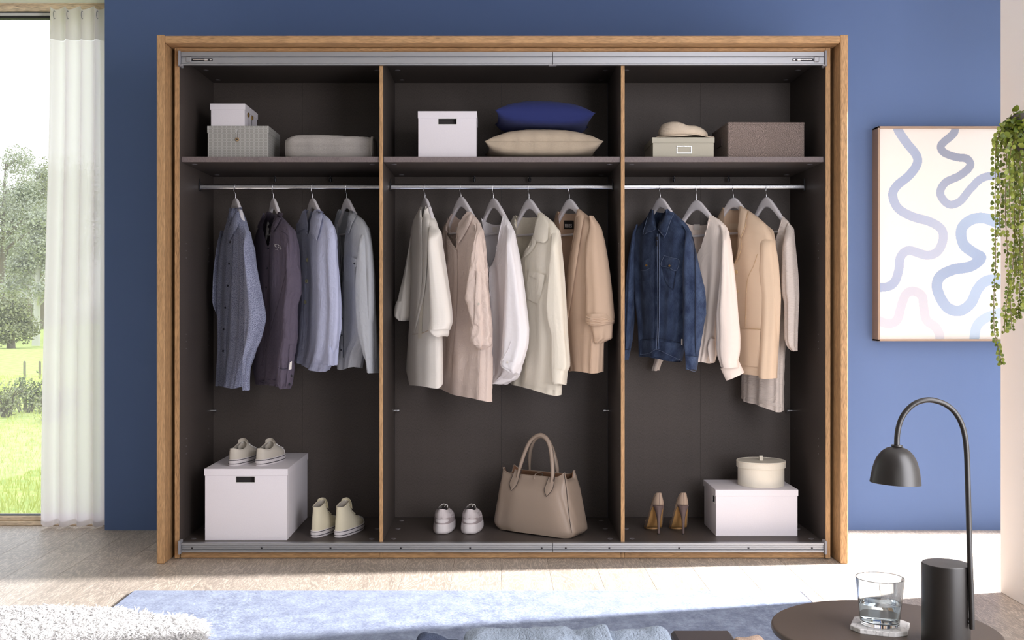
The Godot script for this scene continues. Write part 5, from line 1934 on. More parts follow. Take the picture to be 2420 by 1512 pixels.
func clothes_right():
	var grp := "clothes on the right rail"
	# 10 denim jacket
	var t = garment("jacket", "dark blue denim zip jacket, leftmost on the right rail", "jacket", 1559.0, grp)
	var g = loft({"rows": [[496, 1538, 1588, 1545, 1576], [508, 1530, 1598, 1546, 1570], [522, 1518, 1612, 1548, 1562], [538, 1503, 1626, 1551, 1554], [556, 1496, 1633, 1553, 1555], [620, 1495, 1634, 1554, 1555], [700, 1500, 1628, 1555, 1556], [770, 1508, 1622, 1555, 1556], [815, 1511, 1617, 1553, 1554], [846, 1512, 1612, 1552, 1553]],
		"hx": 1559.0, "th": 57.0, "sd": 53, "b0": 0.032, "b1": 0.05, "fa": 0.006, "tilt": 0.008, "back_dip": 0.01, "back_drop": 0.012})
	objw("body", loft_mesh(g), M.denim, t)
	var li = loft({"rows": [[700, 1506, 1620], [760, 1511, 1617], [815, 1514, 1613], [845, 1515, 1609]], "hx": 1559.0, "th": 57.0, "sd": 53, "b0": 0.040, "b1": 0.043, "fa": 0.006, "tilt": 0.008, "back_drop": 0.010})
	objw("lining", loft_mesh(li), M.lining_tan, t)
	var zp = objw("zip_facing", patch(g, v2([1549, 552, 1549, 620, 1549, 700, 1549, 770, 1547, 826]), v2([1561, 552, 1561, 620, 1561, 700, 1560, 770, 1559, 824]), 0.006, 0.003, 4, 34), M.denim, t)
	for s in [[1553, 552, 1553.5, 620, 1554, 700, 1553.5, 770, 1551, 826], [1557.5, 552, 1558, 620, 1558, 700, 1557.5, 770, 1555, 824]]:
		objw("zip_tape", cord_on(g, v2(s), 0.0013, 0.010, 10), M.stitch_pale, zp)
	var te := MB.new()
	for k in 110:
		var py := 566.0 + k * 2.3
		var p: Vector3 = on(g, 1555.8 - 0.012 * k, py, 0.011)
		te.box(p, Vector3(0.0042, 0.0022, 0.002), 0.0, 1, Basis(Vector3.UP, -g.th))
	objw("zip_teeth", te, M.dark_metal, zp).set_meta("kind", "stuff")
	var sl_ := MB.new()
	sl_.box(on(g, 1552.5, 563, 0.014), Vector3(0.007, 0.014, 0.005), 0.0015, 1, Basis(Vector3.UP, -g.th))
	sl_.box(on(g, 1552, 576, 0.015), Vector3(0.006, 0.022, 0.002), 0.0008, 1, Basis(Vector3.UP, -g.th))
	objw("zip_puller", sl_, M.dark_metal, zp)
	var co = objw("collar", patch(g, v2([1574, 494, 1563, 512, 1556, 528, 1553, 540, 1561, 552, 1569, 561]), v2([1593, 504, 1588, 515, 1582, 532, 1577, 545, 1573, 555, 1570, 562]), 0.020, 0.005, 8, 14, 0.006), M.denim, t)
	objw("edge_stitching", cord_on(g, v2([1592, 506, 1586, 518, 1580, 535, 1572, 557, 1562, 550, 1554, 540]), 0.0008, 0.025), M.stitch_pale, co)
	co = objw("collar", patch(g, v2([1538, 494, 1529, 512, 1524, 530, 1519, 546, 1520, 556]), v2([1545, 497, 1546, 515, 1549, 532, 1550, 541, 1540, 547]), 0.018, 0.005, 7, 14, 0.005), M.denim, t)
	objw("edge_stitching", cord_on(g, v2([1530, 514, 1525, 530, 1520, 553, 1532, 548, 1542, 546, 1549, 541]), 0.0008, 0.022), M.stitch_pale, co)
	var pk = objw("pocket", patch(g, v2([1563, 622, 1572, 660, 1580, 676]), v2([1598, 634, 1595, 665, 1591, 684]), 0.005, 0.003, 7, 8), M.denim, t)
	objw("pocket_flap", patch(g, v2([1570, 604, 1566, 616, 1562, 626]), v2([1605, 615, 1602, 626, 1598, 640]), 0.011, 0.004, 8, 6, 0.002), M.denim, pk)
	objw("edge_stitching", cord_on(g, v2([1570, 604, 1562, 626, 1580, 632, 1598, 639, 1605, 615, 1588, 609, 1570, 604]), 0.0008, 0.015), M.stitch_pale, pk)
	objw("edge_stitching", cord_on(g, v2([1597, 641, 1594, 665, 1591, 684]), 0.0014, 0.009), M.denim_seam, pk)
	button_on(t, g, 1582, 628, 0.0048, M.brass, 0.019)
	pk = objw("pocket", patch(g, v2([1515, 636, 1517, 665]), v2([1536, 630, 1536, 660]), 0.004, 0.003, 5, 6), M.denim, t)
	objw("pocket_flap", patch(g, v2([1518, 618, 1516, 628, 1513, 640]), v2([1537, 609, 1537, 620, 1537, 634]), 0.010, 0.004, 6, 6), M.denim, pk)
	objw("edge_stitching", cord_on(g, v2([1514, 640, 1525, 639, 1537, 633]), 0.0008, 0.014), M.stitch_pale, pk)
	button_on(t, g, 1527.5, 627, 0.0048, M.brass, 0.018)
	var wb = objw("waistband", patch(g, v2([1513, 803, 1512, 838]), v2([1619, 812, 1613, 853]), 0.004, 0.004, 20, 5), M.denim, t)
	objw("edge_stitching", cord_on(g, v2([1515, 802, 1535, 801, 1552, 799, 1580, 803, 1612, 811]), 0.0008, 0.009), M.denim_seam, wb)
	objw("edge_stitching", cord_on(g, v2([1513, 838, 1535, 834, 1552, 826, 1580, 838, 1611, 852]), 0.0008, 0.008), M.stitch_pale, wb)
	var sdl := MB.new()
	sdl.box(on(g, 1611.5, 808, 0.011), Vector3(0.008, 0.026, 0.0015), 0.0004, 1, Basis(Vector3.UP, -g.th))
	objw("side_label", sdl, M.woven_label, t)
	var nb = sleeve({"rows": [[512, 1604, 1611], [528, 1612, 1622], [545, 1620, 1633], [583, 1617, 1642], [627, 1613, 1653], [687, 1613, 1667], [740, 1613, 1669.5], [773, 1613, 1664], [807, 1614, 1658], [840, 1619, 1652], [872, 1622, 1648]],
		"hx": 1559.0, "sd": 55, "b0": 0.024, "b1": 0.046, "fa": 0.005, "d0": 4.755, "d1": 4.73, "crease": 0.0012})
	var sl = objw("sleeve", loft_mesh(nb), M.denim, t)
	objw("sleeve_seam", cord_on(nb, v2([1637, 560, 1642, 590, 1643, 650, 1643, 720, 1643, 800, 1645, 838]), 0.0018, 0.004, 8), M.denim_seam, sl)
	objw("cuff", patch(nb, v2([1619, 840, 1622, 870]), v2([1651, 842, 1647, 874]), 0.005, 0.004, 8, 5), M.denim, sl)
	objw("edge_stitching", cord_on(nb, v2([1621, 840, 1635, 842, 1649, 841]), 0.0008, 0.010), M.denim_seam, sl)
	objw("edge_stitching", cord_on(nb, v2([1623, 871, 1632, 875, 1642, 877, 1647, 873]), 0.0008, 0.007), M.stitch_pale, sl)
	var fb = sleeve({"rows": [[530, 1503, 1508], [552, 1494, 1506], [600, 1486, 1504], [660, 1479, 1503], [720, 1476, 1501], [800, 1475, 1495], [850, 1473, 1485]], "hx": 1559.0, "sd": 57, "b0": 0.02, "b1": 0.036, "fa": 0.004, "d0": 5.03, "d1": 5.02})
	sl = objw("sleeve", loft_mesh(fb), M.denim, t)
	objw("edge_stitching", cord_on(fb, v2([1475, 826, 1482, 826, 1490, 824]), 0.0012, 0.004), M.denim_seam, sl)
	# 11 satin blouse
	t = garment("blouse", "cream satin blouse with a wide neck and a gathered buttoned cuff", "blouse", 1646.0, grp)
	g = loft({"rows": [[513, 1606, 1688, 1608, 1676], [524, 1603, 1704, 1610, 1673], [542, 1602, 1719, 1613, 1669], [565, 1604, 1723, 1616, 1663], [590, 1607, 1725, 1622, 1653], [615, 1610, 1725, 1630, 1640], [640, 1613, 1724, 1636, 1637], [720, 1618, 1716, 1640, 1641], [790, 1624, 1706, 1642, 1643], [830, 1632, 1696, 1645, 1646], [856, 1640, 1688, 1648, 1649]],
		"hx": 1646.0, "th": 57.0, "sd": 61, "b0": 0.028, "b1": 0.044, "fa": 0.006, "k1": 5.0, "back_dip": 0.035})
	objw("body", loft_mesh(g), M.cream_satin, t)
	objw("neck_binding", cord_on(g, v2([1676, 513, 1673, 530, 1669, 545, 1663, 565, 1653, 590, 1640, 615]), 0.002, 0.003), M.cream_satin, t)
	label_on(t, g, 1639, 530, 1654, 543, M.woven_label)
	nb = sleeve({"rows": [[513, 1695, 1702], [528, 1701, 1714], [545, 1704, 1722], [573, 1705, 1728], [627, 1702, 1735], [690, 1697, 1741], [740, 1692, 1745], [790, 1693, 1750], [823, 1693, 1750], [840, 1695, 1748], [852, 1699, 1745], [868, 1704, 1746]],
		"hx": 1646.0, "sd": 63, "b0": 0.022, "b1": 0.046, "fa": 0.004, "k1": 4.0, "k2": 8.0, "d0": 4.755, "d1": 4.73})
	sl = objw("sleeve", loft_mesh(nb), M.cream_satin, t)
	var cf := MB.new()
	for side in [1.0]:
		var rows := []
		var inner := []
		var ca: Vector3 = P(1724, 861, 4.73)
		var cb: Vector3 = P(1737, 889, 4.73)
		var axis := (cb - ca).normalized()
		var across := Vector3(0.97, 0.40, 0.0).normalized()
		across = (across - axis * across.dot(axis)).normalized()
		var depth := axis.cross(across)
		for i in 6:
			var c := ca.lerp(cb, i / 5.0)
			var row := PackedVector3Array()
			var rin := PackedVector3Array()
			for j in 49:
				var an := 0.35 + (TAU - 0.1) * j / 48.0
				var r := 0.0415 + 0.001 * sin(an * 3.0)
				row.append(c + across * cos(an) * r + depth * sin(an) * r * 0.75)
				rin.append(c + across * cos(an) * (r - 0.003) + depth * sin(an) * (r - 0.003) * 0.75)
			rows.append(row)
			inner.append(rin)
		cf.slab(rows, inner)
	objw("cuff", cf, M.cream_satin, sl)
	fb = sleeve({"rows": [[800, 1552, 1572], [850, 1548, 1567], [860, 1545, 1562], [875, 1541, 1558]], "hx": 1646.0, "sd": 64, "b0": 0.018, "b1": 0.022, "fa": 0.003, "d0": 5.08, "d1": 5.08})
	objw("sleeve", loft_mesh(fb), M.cream_satin, t)
	var ti = sleeve({"rows": [[800, 1676, 1690], [820, 1670, 1690], [840, 1673, 1690], [856, 1678, 1687]], "hx": 1646.0, "sd": 66, "b0": 0.012, "b1": 0.016, "fa": 0.003, "d0": 4.80, "d1": 4.80})
	objw("side_tie", loft_mesh(ti), M.cream_satin, t)
	# 12 sand blazer
	t = garment("blazer", "sand coloured blazer with tan buttons and a patch pocket", "blazer", 1731.0, grp)
	g = loft({"rows": [[489, 1707, 1757, 1709, 1748], [500, 1701, 1772, 1710, 1747], [515, 1694, 1790, 1711, 1746], [535, 1691, 1811, 1712, 1744], [560, 1692, 1825, 1713, 1743], [595, 1696, 1836, 1720, 1741], [625, 1699, 1841, 1733, 1735], [700, 1704, 1846, 1737, 1738], [760, 1707, 1844, 1738, 1739], [830, 1711, 1840, 1738, 1739], [884, 1716, 1837, 1738, 1739]],
		"hx": 1731.0, "sd": 67, "b0": 0.032, "b1": 0.05, "fa": 0.004, "k1": 5.0, "tilt": 0.006, "back_dip": 0.012})
	objw("body", loft_mesh(g), M.sand_crepe, t)
	var lp = objw("lapel", patch(g, v2([1746, 535, 1743, 560, 1742, 585, 1739, 605, 1735, 622]), v2([1754, 556, 1750, 566, 1751, 585, 1746, 605, 1737, 624]), 0.014, 0.004, 5, 16, 0.003), M.sand_crepe, t)
	objw("collar", patch(g, v2([1752, 488, 1748, 505, 1746, 525, 1744, 545, 1749, 562]), v2([1768, 500, 1764, 515, 1761, 540, 1756, 552, 1751, 563]), 0.017, 0.004, 6, 14, 0.005), M.sand_crepe, t)
	objw("lapel_piping", cord_on(g, v2([1768, 500, 1763, 520, 1760, 540, 1751, 562, 1752, 585, 1745, 607, 1736, 624]), 0.0013, 0.022), M.tan_button, lp)
	objw("collar", patch(g, v2([1703, 500, 1696, 515, 1693, 535]), v2([1708, 491, 1710, 515, 1711, 540]), 0.012, 0.004, 4, 8), M.sand_crepe, t)
	label_on(t, g, 1722, 528, 1747, 542, M.beige_label, 0.004)
	for q in [[1739, 643], [1740.5, 688]]: button_on(t, g, q[0], q[1], 0.0095, M.tan_button, 0.010)
	pk = objw("pocket", patch(g, v2([1747, 776, 1747, 820, 1748, 862]), v2([1797, 779, 1796, 820, 1794, 868]), 0.006, 0.004, 9, 10), M.sand_crepe, t)
	objw("pocket_seam", cord_on(g, v2([1748, 775, 1772, 776, 1797, 778]), 0.0012, 0.010), M.tan_button, pk)
	objw("seam", cord_on(g, v2([1790, 600, 1780, 630, 1768, 655, 1764, 690, 1761, 772]), 0.001, 0.002), M.tan_button, t)
	nb = sleeve({"rows": [[512, 1793, 1804], [528, 1799, 1818], [545, 1801, 1828], [575, 1797, 1834], [640, 1794, 1840], [700, 1799, 1844], [760, 1799, 1843], [836, 1795, 1840], [885, 1792, 1838], [893, 1793, 1838]],
		"hx": 1731.0, "rise": 0.06, "sd": 69, "b0": 0.026, "b1": 0.05, "fa": 0.004, "d0": 4.76, "d1": 4.725})
	objw("sleeve", loft_mesh(nb), M.sand_crepe, t)
	# 13 slub tunic
	t = garment("tunic", "beige slub knit tunic, longest garment, rightmost on the right rail", "tunic", 1809.0, grp)
	g = loft({"rows": [[516, 1782, 1857, 1784, 1848], [526, 1776, 1866, 1784, 1845], [545, 1770, 1873, 1784, 1840], [575, 1768, 1874, 1790, 1831], [600, 1768, 1872, 1802, 1820], [620, 1768, 1870, 1810, 1812], [700, 1764, 1862, 1811, 1812], [800, 1759, 1855, 1808, 1809], [880, 1755, 1852, 1804, 1805], [956, 1754, 1851, 1802, 1803]],
		"hx": 1809.0, "th": 66.0, "sd": 73, "b0": 0.028, "b1": 0.042, "fa": 0.007, "tilt": 0.02, "back_dip": 0.05, "crease": 0.001})
	objw("body", loft_mesh(g), M.slub_knit, t)
	objw("neck_binding", cord_on(g, v2([1848, 516, 1845, 530, 1840, 545, 1831, 575, 1820, 600]), 0.0022, 0.003), M.slub_knit, t)
	nb = sleeve({"rows": [[512, 1859, 1864], [524, 1862, 1871], [540, 1857, 1876], [584, 1849, 1880], [656, 1847, 1886], [692, 1848, 1888], [714, 1853, 1888], [764, 1854, 1886], [800, 1855, 1885], [818, 1861, 1884.5], [829, 1872, 1884]],
		"hx": 1809.0, "sd": 75, "b0": 0.02, "b1": 0.042, "fa": 0.004, "d0": 4.755, "d1": 4.74})
	sl = objw("sleeve", loft_mesh(nb), M.slub_knit, t)
	objw("cuff_hem", cord_on(nb, v2([1857, 803, 1862, 820, 1872, 828, 1883, 829]), 0.0014, 0.002), M.slub_knit, sl)
	objw("hem", patch(g, v2([1755, 938, 1755, 945]), v2([1851, 955, 1851, 964]), 0.003, 0.003, 14, 3), M.slub_knit, t)


# ------------------------------------------------------------------ shoes
# a ring round the foot: a = 0 at the heel, PI at the toe; r = [z middle, half length, half width heel, half width front, y heel, y front, side dip]
func foot_ring(r: Array, n: int, bend: float, grow := 0.0):
	var out := PackedVector3Array()
	for j in n:
		var a := TAU * j / n
		var s := (1.0 - cos(a)) * 0.5
		var hw: float = lerpf(r[2], r[3], smoothstep(0.15, 0.7, s)) * (1.0 - 0.10 * smoothstep(0.72, 1.0, s)) + grow
		var sn := sin(a)
		var x = signf(sn) * pow(absf(sn), 0.72) * hw + bend * sin(s * PI) * (r[1] / 0.135)
		var z: float = r[0] + (r[1] + grow) * signf(cos(a)) * pow(absf(cos(a)), 0.9)
		var y: float = lerpf(r[4], r[5], smoothstep(0.0, 1.0, s))
		if r.size() > 6: y -= r[6] * absf(sn) * absf(sn)
		out.append(Vector3(x, y, z))
	return out


func shoe_skin(rings: Array, n: int, bend: float, per := 6, grow := 0.0):
	var base := []
	for r in rings: base.append(foot_ring(r, n, bend, grow))
	var rows := []
	for k in (rings.size() - 1) * per + 1: rows.append(PackedVector3Array())
	for j in n:
		var pts := []
		for b in base: pts.append(b[j])
		var c = curve(pts, per)
		for k in c.size(): rows[k].append(c[k])
	return rows


func canvas_shoe(called, label, group, high: bool, m, bend: float):
	var t = thing(called, label, "shoe", Vector3.ZERO, group)
	var n := 56
	var sole := MB.new()
	var low := [[0.0, 0.130, 0.033, 0.043, 0.0, 0.0], [0.0, 0.133, 0.0355, 0.0455, 0.003, 0.003], [0.0, 0.133, 0.0360, 0.0460, 0.026, 0.026], [0.0, 0.131, 0.0345, 0.0445, 0.0285, 0.0285]]
	var rr := []
	for r in low: rr.append(foot_ring(r, n, bend))
	sole.grid(rr, true, true)
	sole.poly(Array(rr[0]), Vector3.DOWN)
	sole.poly(Array(rr[3]), Vector3.UP)
	obj("sole", sole, M.rubber, t)
	for yy in [0.0085, 0.0235]:
		var line := MB.new()
		var a = foot_ring([0.0, 0.1337, 0.0366, 0.0466, yy, yy], n, bend)
		var b = foot_ring([0.0, 0.1337, 0.0366, 0.0466, yy + 0.0028, yy + 0.0028], n, bend)
		line.grid([a, b], true, true)
		obj("sole_line", line, M.rubber_line, t)
	var rings := []
	if high:
		rings = [[0.0, 0.126, 0.033, 0.042, 0.026, 0.026], [0.004, 0.120, 0.033, 0.040, 0.042, 0.046], [0.042, 0.080, 0.0285, 0.030, 0.066, 0.070], [0.066, 0.051, 0.0225, 0.022, 0.098, 0.106], [0.070, 0.046, 0.0205, 0.019, 0.124, 0.140, 0.0]]
	else:
		rings = [[0.0, 0.126, 0.034, 0.042, 0.026, 0.026], [0.003, 0.121, 0.034, 0.041, 0.042, 0.044], [0.030, 0.094, 0.0300, 0.034, 0.058, 0.063], [0.055, 0.066, 0.0240, 0.026, 0.074, 0.088, 0.014]]
	var rows = shoe_skin(rings, n, bend)
	var up := MB.new()
	up.grid(rows, true, true)
	obj("upper", up, m, t)
	# lining: the same skin a little smaller, near the top only
	var inner = shoe_skin(rings, n, bend, 6, -0.0025)
	var li := MB.new()
	li.grid(inner.slice(inner.size() - 12), true, false)
	obj("lining", li, M.shoe_lining, t)
	var rim := MB.new()
	var edge := Array(rows[-1])
	edge.append(edge[0])
	rim.tube(edge, 0.0018, 6, false)
	obj("top_binding", rim, m, t)
	# heel strip
	var hs := MB.new()
	var skin = shoe_skin(rings, n, bend, 6, 0.0012)
	var fr := []
	var bk := []
	for k in skin.size():
		var a := PackedVector3Array()
		var b := PackedVector3Array()
		for j in [-2, -1, 0, 1, 2]:
			var w: float = 0.5 if absi(j) == 2 else 1.0
			a.append(skin[k][posmod(j, n)])
			b.append(rows[k][posmod(j, n)])
		fr.append(a)
		bk.append(b)
	hs.slab(bk, fr)
	obj("heel_strip", hs, m, t)
	# rubber toe
	var toe := MB.new()
	var cap = shoe_skin(rings, n, bend, 6, 0.0022)
	var f2 := []
	var b2 := []
	for k in 10:
		var a := PackedVector3Array()
		var b := PackedVector3Array()
		for j in range(20, 37):
			a.append(cap[k][j])
			b.append(rows[k][j])
		f2.append(a)
		b2.append(b)
	toe.slab(b2, f2)
	obj("toe_cap", toe, M.rubber, t)
	# tongue
	var tg := MB.new()
	var th: Vector3 = rows[-1][n / 2]
	var tf := []
	var tb := []
	for k in 7:
		var f := k / 6.0
		var c := th.lerp(th + Vector3(0, 0.016 if not high else 0.012, 0.004), 1.0 - f) + Vector3(0, -0.03 * f * f, -0.010 * f)
		var a := PackedVector3Array()
		var b := PackedVector3Array()
		for j in 7:
			var s := (j - 3) / 3.0
			var q := c + Vector3(s * 0.024 * (1.0 - 0.25 * pow(1.0 - f, 2.0)), -0.006 * s * s, 0.010 * s * s)
			a.append(q)
			b.append(q + Vector3(0, 0, -0.003))
		tf.append(a)
		tb.append(b)
	tg.slab(tf, tb)
	obj("tongue", tg, m, t)
	# laces across the instep, knots of cord between two rows of eyelets
	var lc := MB.new()
	var k0 := rows.size() / 2 - (0 if high else 2)
	var last := rows.size() - 2
	var count := 6 if high else 5
	for k in count:
		var i: int = int(lerpf(k0, last, k / float(count - 1)))
		var spread := 3 if high else 4
		var p: Vector3 = rows[i][n / 2 - spread]
		var q: Vector3 = rows[i][n / 2 + spread]
		var mid := (p + q) * 0.5 + Vector3(0, 0.005, -0.006)
		lc.tube(curve([p, mid + Vector3(0.006, 0.001, 0), q], 5), 0.0026, 7, true, 0.6)
		for e in [p, q]:
			lc.lathe([Vector2(0.0, -0.002), Vector2(0.0042, -0.002), Vector2(0.0042, 0.002), Vector2(0.0, 0.002)], 10, e + Vector3(0, 0.001, -0.001), Basis(Vector3(1, 0, 0), -0.9))
		if high and k > 1:
			lc.tube(curve([q, q + Vector3(signf(q.x) * 0.010, 0.006, -0.004), q + Vector3(signf(q.x) * 0.006, -0.008, -0.006)], 5), 0.0024, 6)
	obj("laces", lc, M.laces if not high else m, t)
	return t


func running_shoe(label, group, bend):
	var t = thing("running_shoe", label, "shoe", Vector3.ZERO, group)
	var n := 56
	var sole := MB.new()
	var low := [[0.0, 0.128, 0.040, 0.046, 0.004, 0.008], [0.002, 0.134, 0.0445, 0.050, 0.0015, 0.006], [0.002, 0.136, 0.0445, 0.050, 0.012, 0.014], [0.0, 0.133, 0.0410, 0.048, 0.032, 0.028], [-0.002, 0.130, 0.0390, 0.046, 0.040, 0.032], [-0.002, 0.126, 0.036, 0.043, 0.041, 0.033]]
	var rr := []
	for r in low: rr.append(foot_ring(r, n, bend))
	sole.grid(rr, true, true)
	sole.poly(Array(rr[0]), Vector3.DOWN)
	sole.poly(Array(rr[5]), Vector3.UP)
	obj("sole", sole, M.rubber, t)
	var rings := [[-0.002, 0.128, 0.0375, 0.045, 0.038, 0.030], [0.0, 0.124, 0.0380, 0.043, 0.058, 0.050], [0.028, 0.098, 0.0350, 0.037, 0.078, 0.074], [0.060, 0.062, 0.0240, 0.026, 0.098, 0.100, 0.010], [0.062, 0.056, 0.021, 0.024, 0.104, 0.106, 0.012]]
	var rows = shoe_skin(rings, n, bend)
	var up := MB.new()
	up.grid(rows, true, true)
	obj("upper", up, M.knit_mesh, t)
	var inner = shoe_skin(rings, n, bend, 6, -0.003)
	var li := MB.new()
	li.grid(inner.slice(inner.size() - 10), true, false)
	obj("lining", li, M.shoe_lining, t)
	var skin = shoe_skin(rings, n, bend, 6, 0.002)
	var hb := MB.new()
	var fr := []
	var bk := []
	for k in range(0, 10):
		var a := PackedVector3Array()
		var b := PackedVector3Array()
		for j in range(-15, 16):
			var kk: int = int(k * (1.0 - 0.45 * pow(absf(j) / 15.0, 2.0)))
			a.append(skin[kk][posmod(j, n)])
			b.append(rows[kk][posmod(j, n)])
		fr.append(a)
		bk.append(b)
	hb.slab(bk, fr)
	var hc = obj("heel_counter", hb, M.mauve_trim, t)
	# pale oval pad on the heel counter
	var ov := MB.new()
	var of_ := []
	var ob := []
	for k in 7:
		var f := (k - 3) / 3.0
		var a := PackedVector3Array()
		var b := PackedVector3Array()
		for j in 13:
			var g := (j - 6) / 6.0
			var col := g * 6.0 * sqrt(maxf(1.0 - f * f * 0.9, 0.05))
			var row := 5.0 + f * 2.2
			var c0: Vector3 = skin[int(floor(row))][posmod(int(floor(col)), n)].lerp(skin[int(floor(row))][posmod(int(floor(col)) + 1, n)], col - floor(col))
			var c1: Vector3 = skin[int(floor(row)) + 1][posmod(int(floor(col)), n)].lerp(skin[int(floor(row)) + 1][posmod(int(floor(col)) + 1, n)], col - floor(col))
			var p := c0.lerp(c1, row - floor(row))
			b.append(p)
			a.append(p + Vector3(p.x * 0.02, 0, 0.0022))
		of_.append(a)
		ob.append(b)
	ov.slab(of_, ob)
	obj("heel_pad", ov, M.rubber, hc)
	var lc := MB.new()
	for k in 5:
		var i: int = 12 + k * 2
		var p: Vector3 = rows[i][n / 2 - 4]
		var q: Vector3 = rows[i][n / 2 + 4]
		lc.tube(curve([p, (p + q) * 0.5 + Vector3(0, 0.006, -0.003), q], 5), 0.0026, 7, true, 0.6)
	obj("laces", lc, M.laces, t)
	var lp := MB.new()
	lp.tube(curve([Vector3(0.006, 0.098, 0.028), Vector3(0.012, 0.110, 0.030), Vector3(0.019, 0.104, 0.032), Vector3(0.018, 0.094, 0.034)], 6), 0.0016, 6)
	obj("pull_loop", lp, M.laces, t)
	var ri := MB.new()
	for k in 9:
		for s in [-1, 1]:
			var j := int(10 + k * 1.2) if s == 1 else n - int(10 + k * 1.2)
			ri.tube([rows[8][j] + Vector3(s * 0.001, 0, 0), rows[14][j] + Vector3(s * 0.001, 0, 0)], 0.0009, 5)
	obj("side_rib", ri, M.mauve_trim, t).set_meta("kind", "stuff")
	return t


func pump(label, group, bend):
	var t = thing("high_heel", label, "shoe", Vector3.ZERO, group)
	var n := 48
	var rise := 0.118
	var ys = func(s): return 0.010 + rise * (1.0 - smoothstep(0.02, 0.64, s))
	var ring = func(inset, lift, top):
		var out := PackedVector3Array()
		for j in n:
			var a := TAU * j / n
			var s := (1.0 - cos(a)) * 0.5
			var sn := sin(a)
			var hw: float = lerpf(0.030, 0.0385, smoothstep(0.3, 0.75, s)) * (1.0 - 0.2 * smoothstep(0.75, 1.0, s)) - inset
			var x = signf(sn) * pow(absf(sn), 0.75) * hw + bend * sin(s * PI)
			var z: float = 0.09 * cos(a) * 1.06 + 0.006 * (1.0 - s)
			var y: float = ys.call(s) + lift
			if top:
				# the top line: high at the heel, low along the sides, over the toes again
				y += lerpf(0.050, 0.020, smoothstep(0.0, 0.3, s)) + 0.018 * smoothstep(0.6, 0.95, s)
				z *= 0.94
				x *= lerpf(0.68, 0.94, smoothstep(0.0, 0.25, s))
				if s > 0.62:
					z = lerpf(z, -0.028, smoothstep(0.62, 0.9, s))
			out.append(Vector3(x, y, z))
		return out
	var rows := []
	var a: PackedVector3Array = ring.call(0.0, 0.0, false)
	var b: PackedVector3Array = ring.call(-0.002, 0.014, false)
	var b2: PackedVector3Array = ring.call(0.001, 0.028, false)
	var c: PackedVector3Array = ring.call(0.0, 0.0, true)
	for k in 13:
		var row := PackedVector3Array()
		for j in n:
			var cc = curve([a[j], b[j], b2[j].lerp(c[j], 0.35), c[j]], 4)
			row.append(cc[k])
		rows.append(row)
	var up := MB.new()
	up.grid(rows, true, true)
	obj("upper", up, M.taupe_suede, t)
	var rim := MB.new()
	var edge := Array(rows[-1])
	edge.append(edge[0])
	rim.tube(edge, 0.0014, 6, false)
	obj("top_line", rim, M.taupe_suede, t)
	var seam := MB.new()
	var sp := []
	for k in rows.size(): sp.append(rows[k][0] + Vector3(0, 0, 0.0006))
	seam.tube(sp, 0.0009, 5)
	obj("back_seam", seam, M.heel_brown, t)
	# sole and insole
	for side in 2:
		var so := MB.new()
		var strip := []
		for k in 25:
			var s := k / 24.0
			var an := acos(1.0 - 2.0 * s)
			var sn := pow(absf(sin(an)), 0.75)
			var hw: float = lerpf(0.030, 0.0385, smoothstep(0.3, 0.75, s)) * (1.0 - 0.2 * smoothstep(0.75, 1.0, s)) - 0.001
			var row := PackedVector3Array()
			for j in 7:
				var x = (j - 3) / 3.0 * sn * hw + bend * sin(s * PI)
				row.append(Vector3(x, ys.call(s) + (-0.0015 if side == 0 else 0.006), 0.09 * cos(an) * 1.06 + 0.006 * (1.0 - s)))
			strip.append(row)
		so.grid(strip, false, side == 1)
		obj(["sole", "insole"][side], so, [M.sole_tan, M.taupe_suede][side], t)
	# platform under the ball of the foot
	var pf := MB.new()
	var p0 := PackedVector3Array()
	var p1 := PackedVector3Array()
	for j in 28:
		var an := TAU * j / 28.0
		var q := Vector3(cos(an) * 0.034 + bend, 0.0, -0.062 + sin(an) * 0.034)
		p0.append(q)
		p1.append(q + Vector3(0, 0.010, 0))
	pf.grid([p0, p1], true, true)
	pf.poly(Array(p0), Vector3.DOWN)
	obj("platform", pf, M.sole_tan, t)
	# stiletto
	var hl := MB.new()
	var hr := []
	for k in 15:
		var f := k / 14.0
		var y := lerpf(0.0, 0.126, f)
		var rx: float = 0.0052 + 0.0215 * pow(f, 3.2)
		var rz: float = 0.0056 + 0.0260 * pow(f, 3.0)
		var zc: float = 0.082 + 0.002 * f - 0.012 * pow(f, 3.0)
		var row := PackedVector3Array()
		for j in 24:
			var an := TAU * j / 24.0
			row.append(Vector3(cos(an) * rx, y, zc + sin(an) * rz))
		hr.append(row)
	hl.grid(hr, true, false)
	obj("stiletto", hl, M.heel_brown, t)
	var tip := MB.new()
	tip.lathe([Vector2(0, 0), Vector2(0.0062, 0.0), Vector2(0.0062, 0.005), Vector2(0.0, 0.006)], 16, Vector3(0, 0, 0.082))
	obj("heel_tip", tip, M.edge_paint, t)
	return t


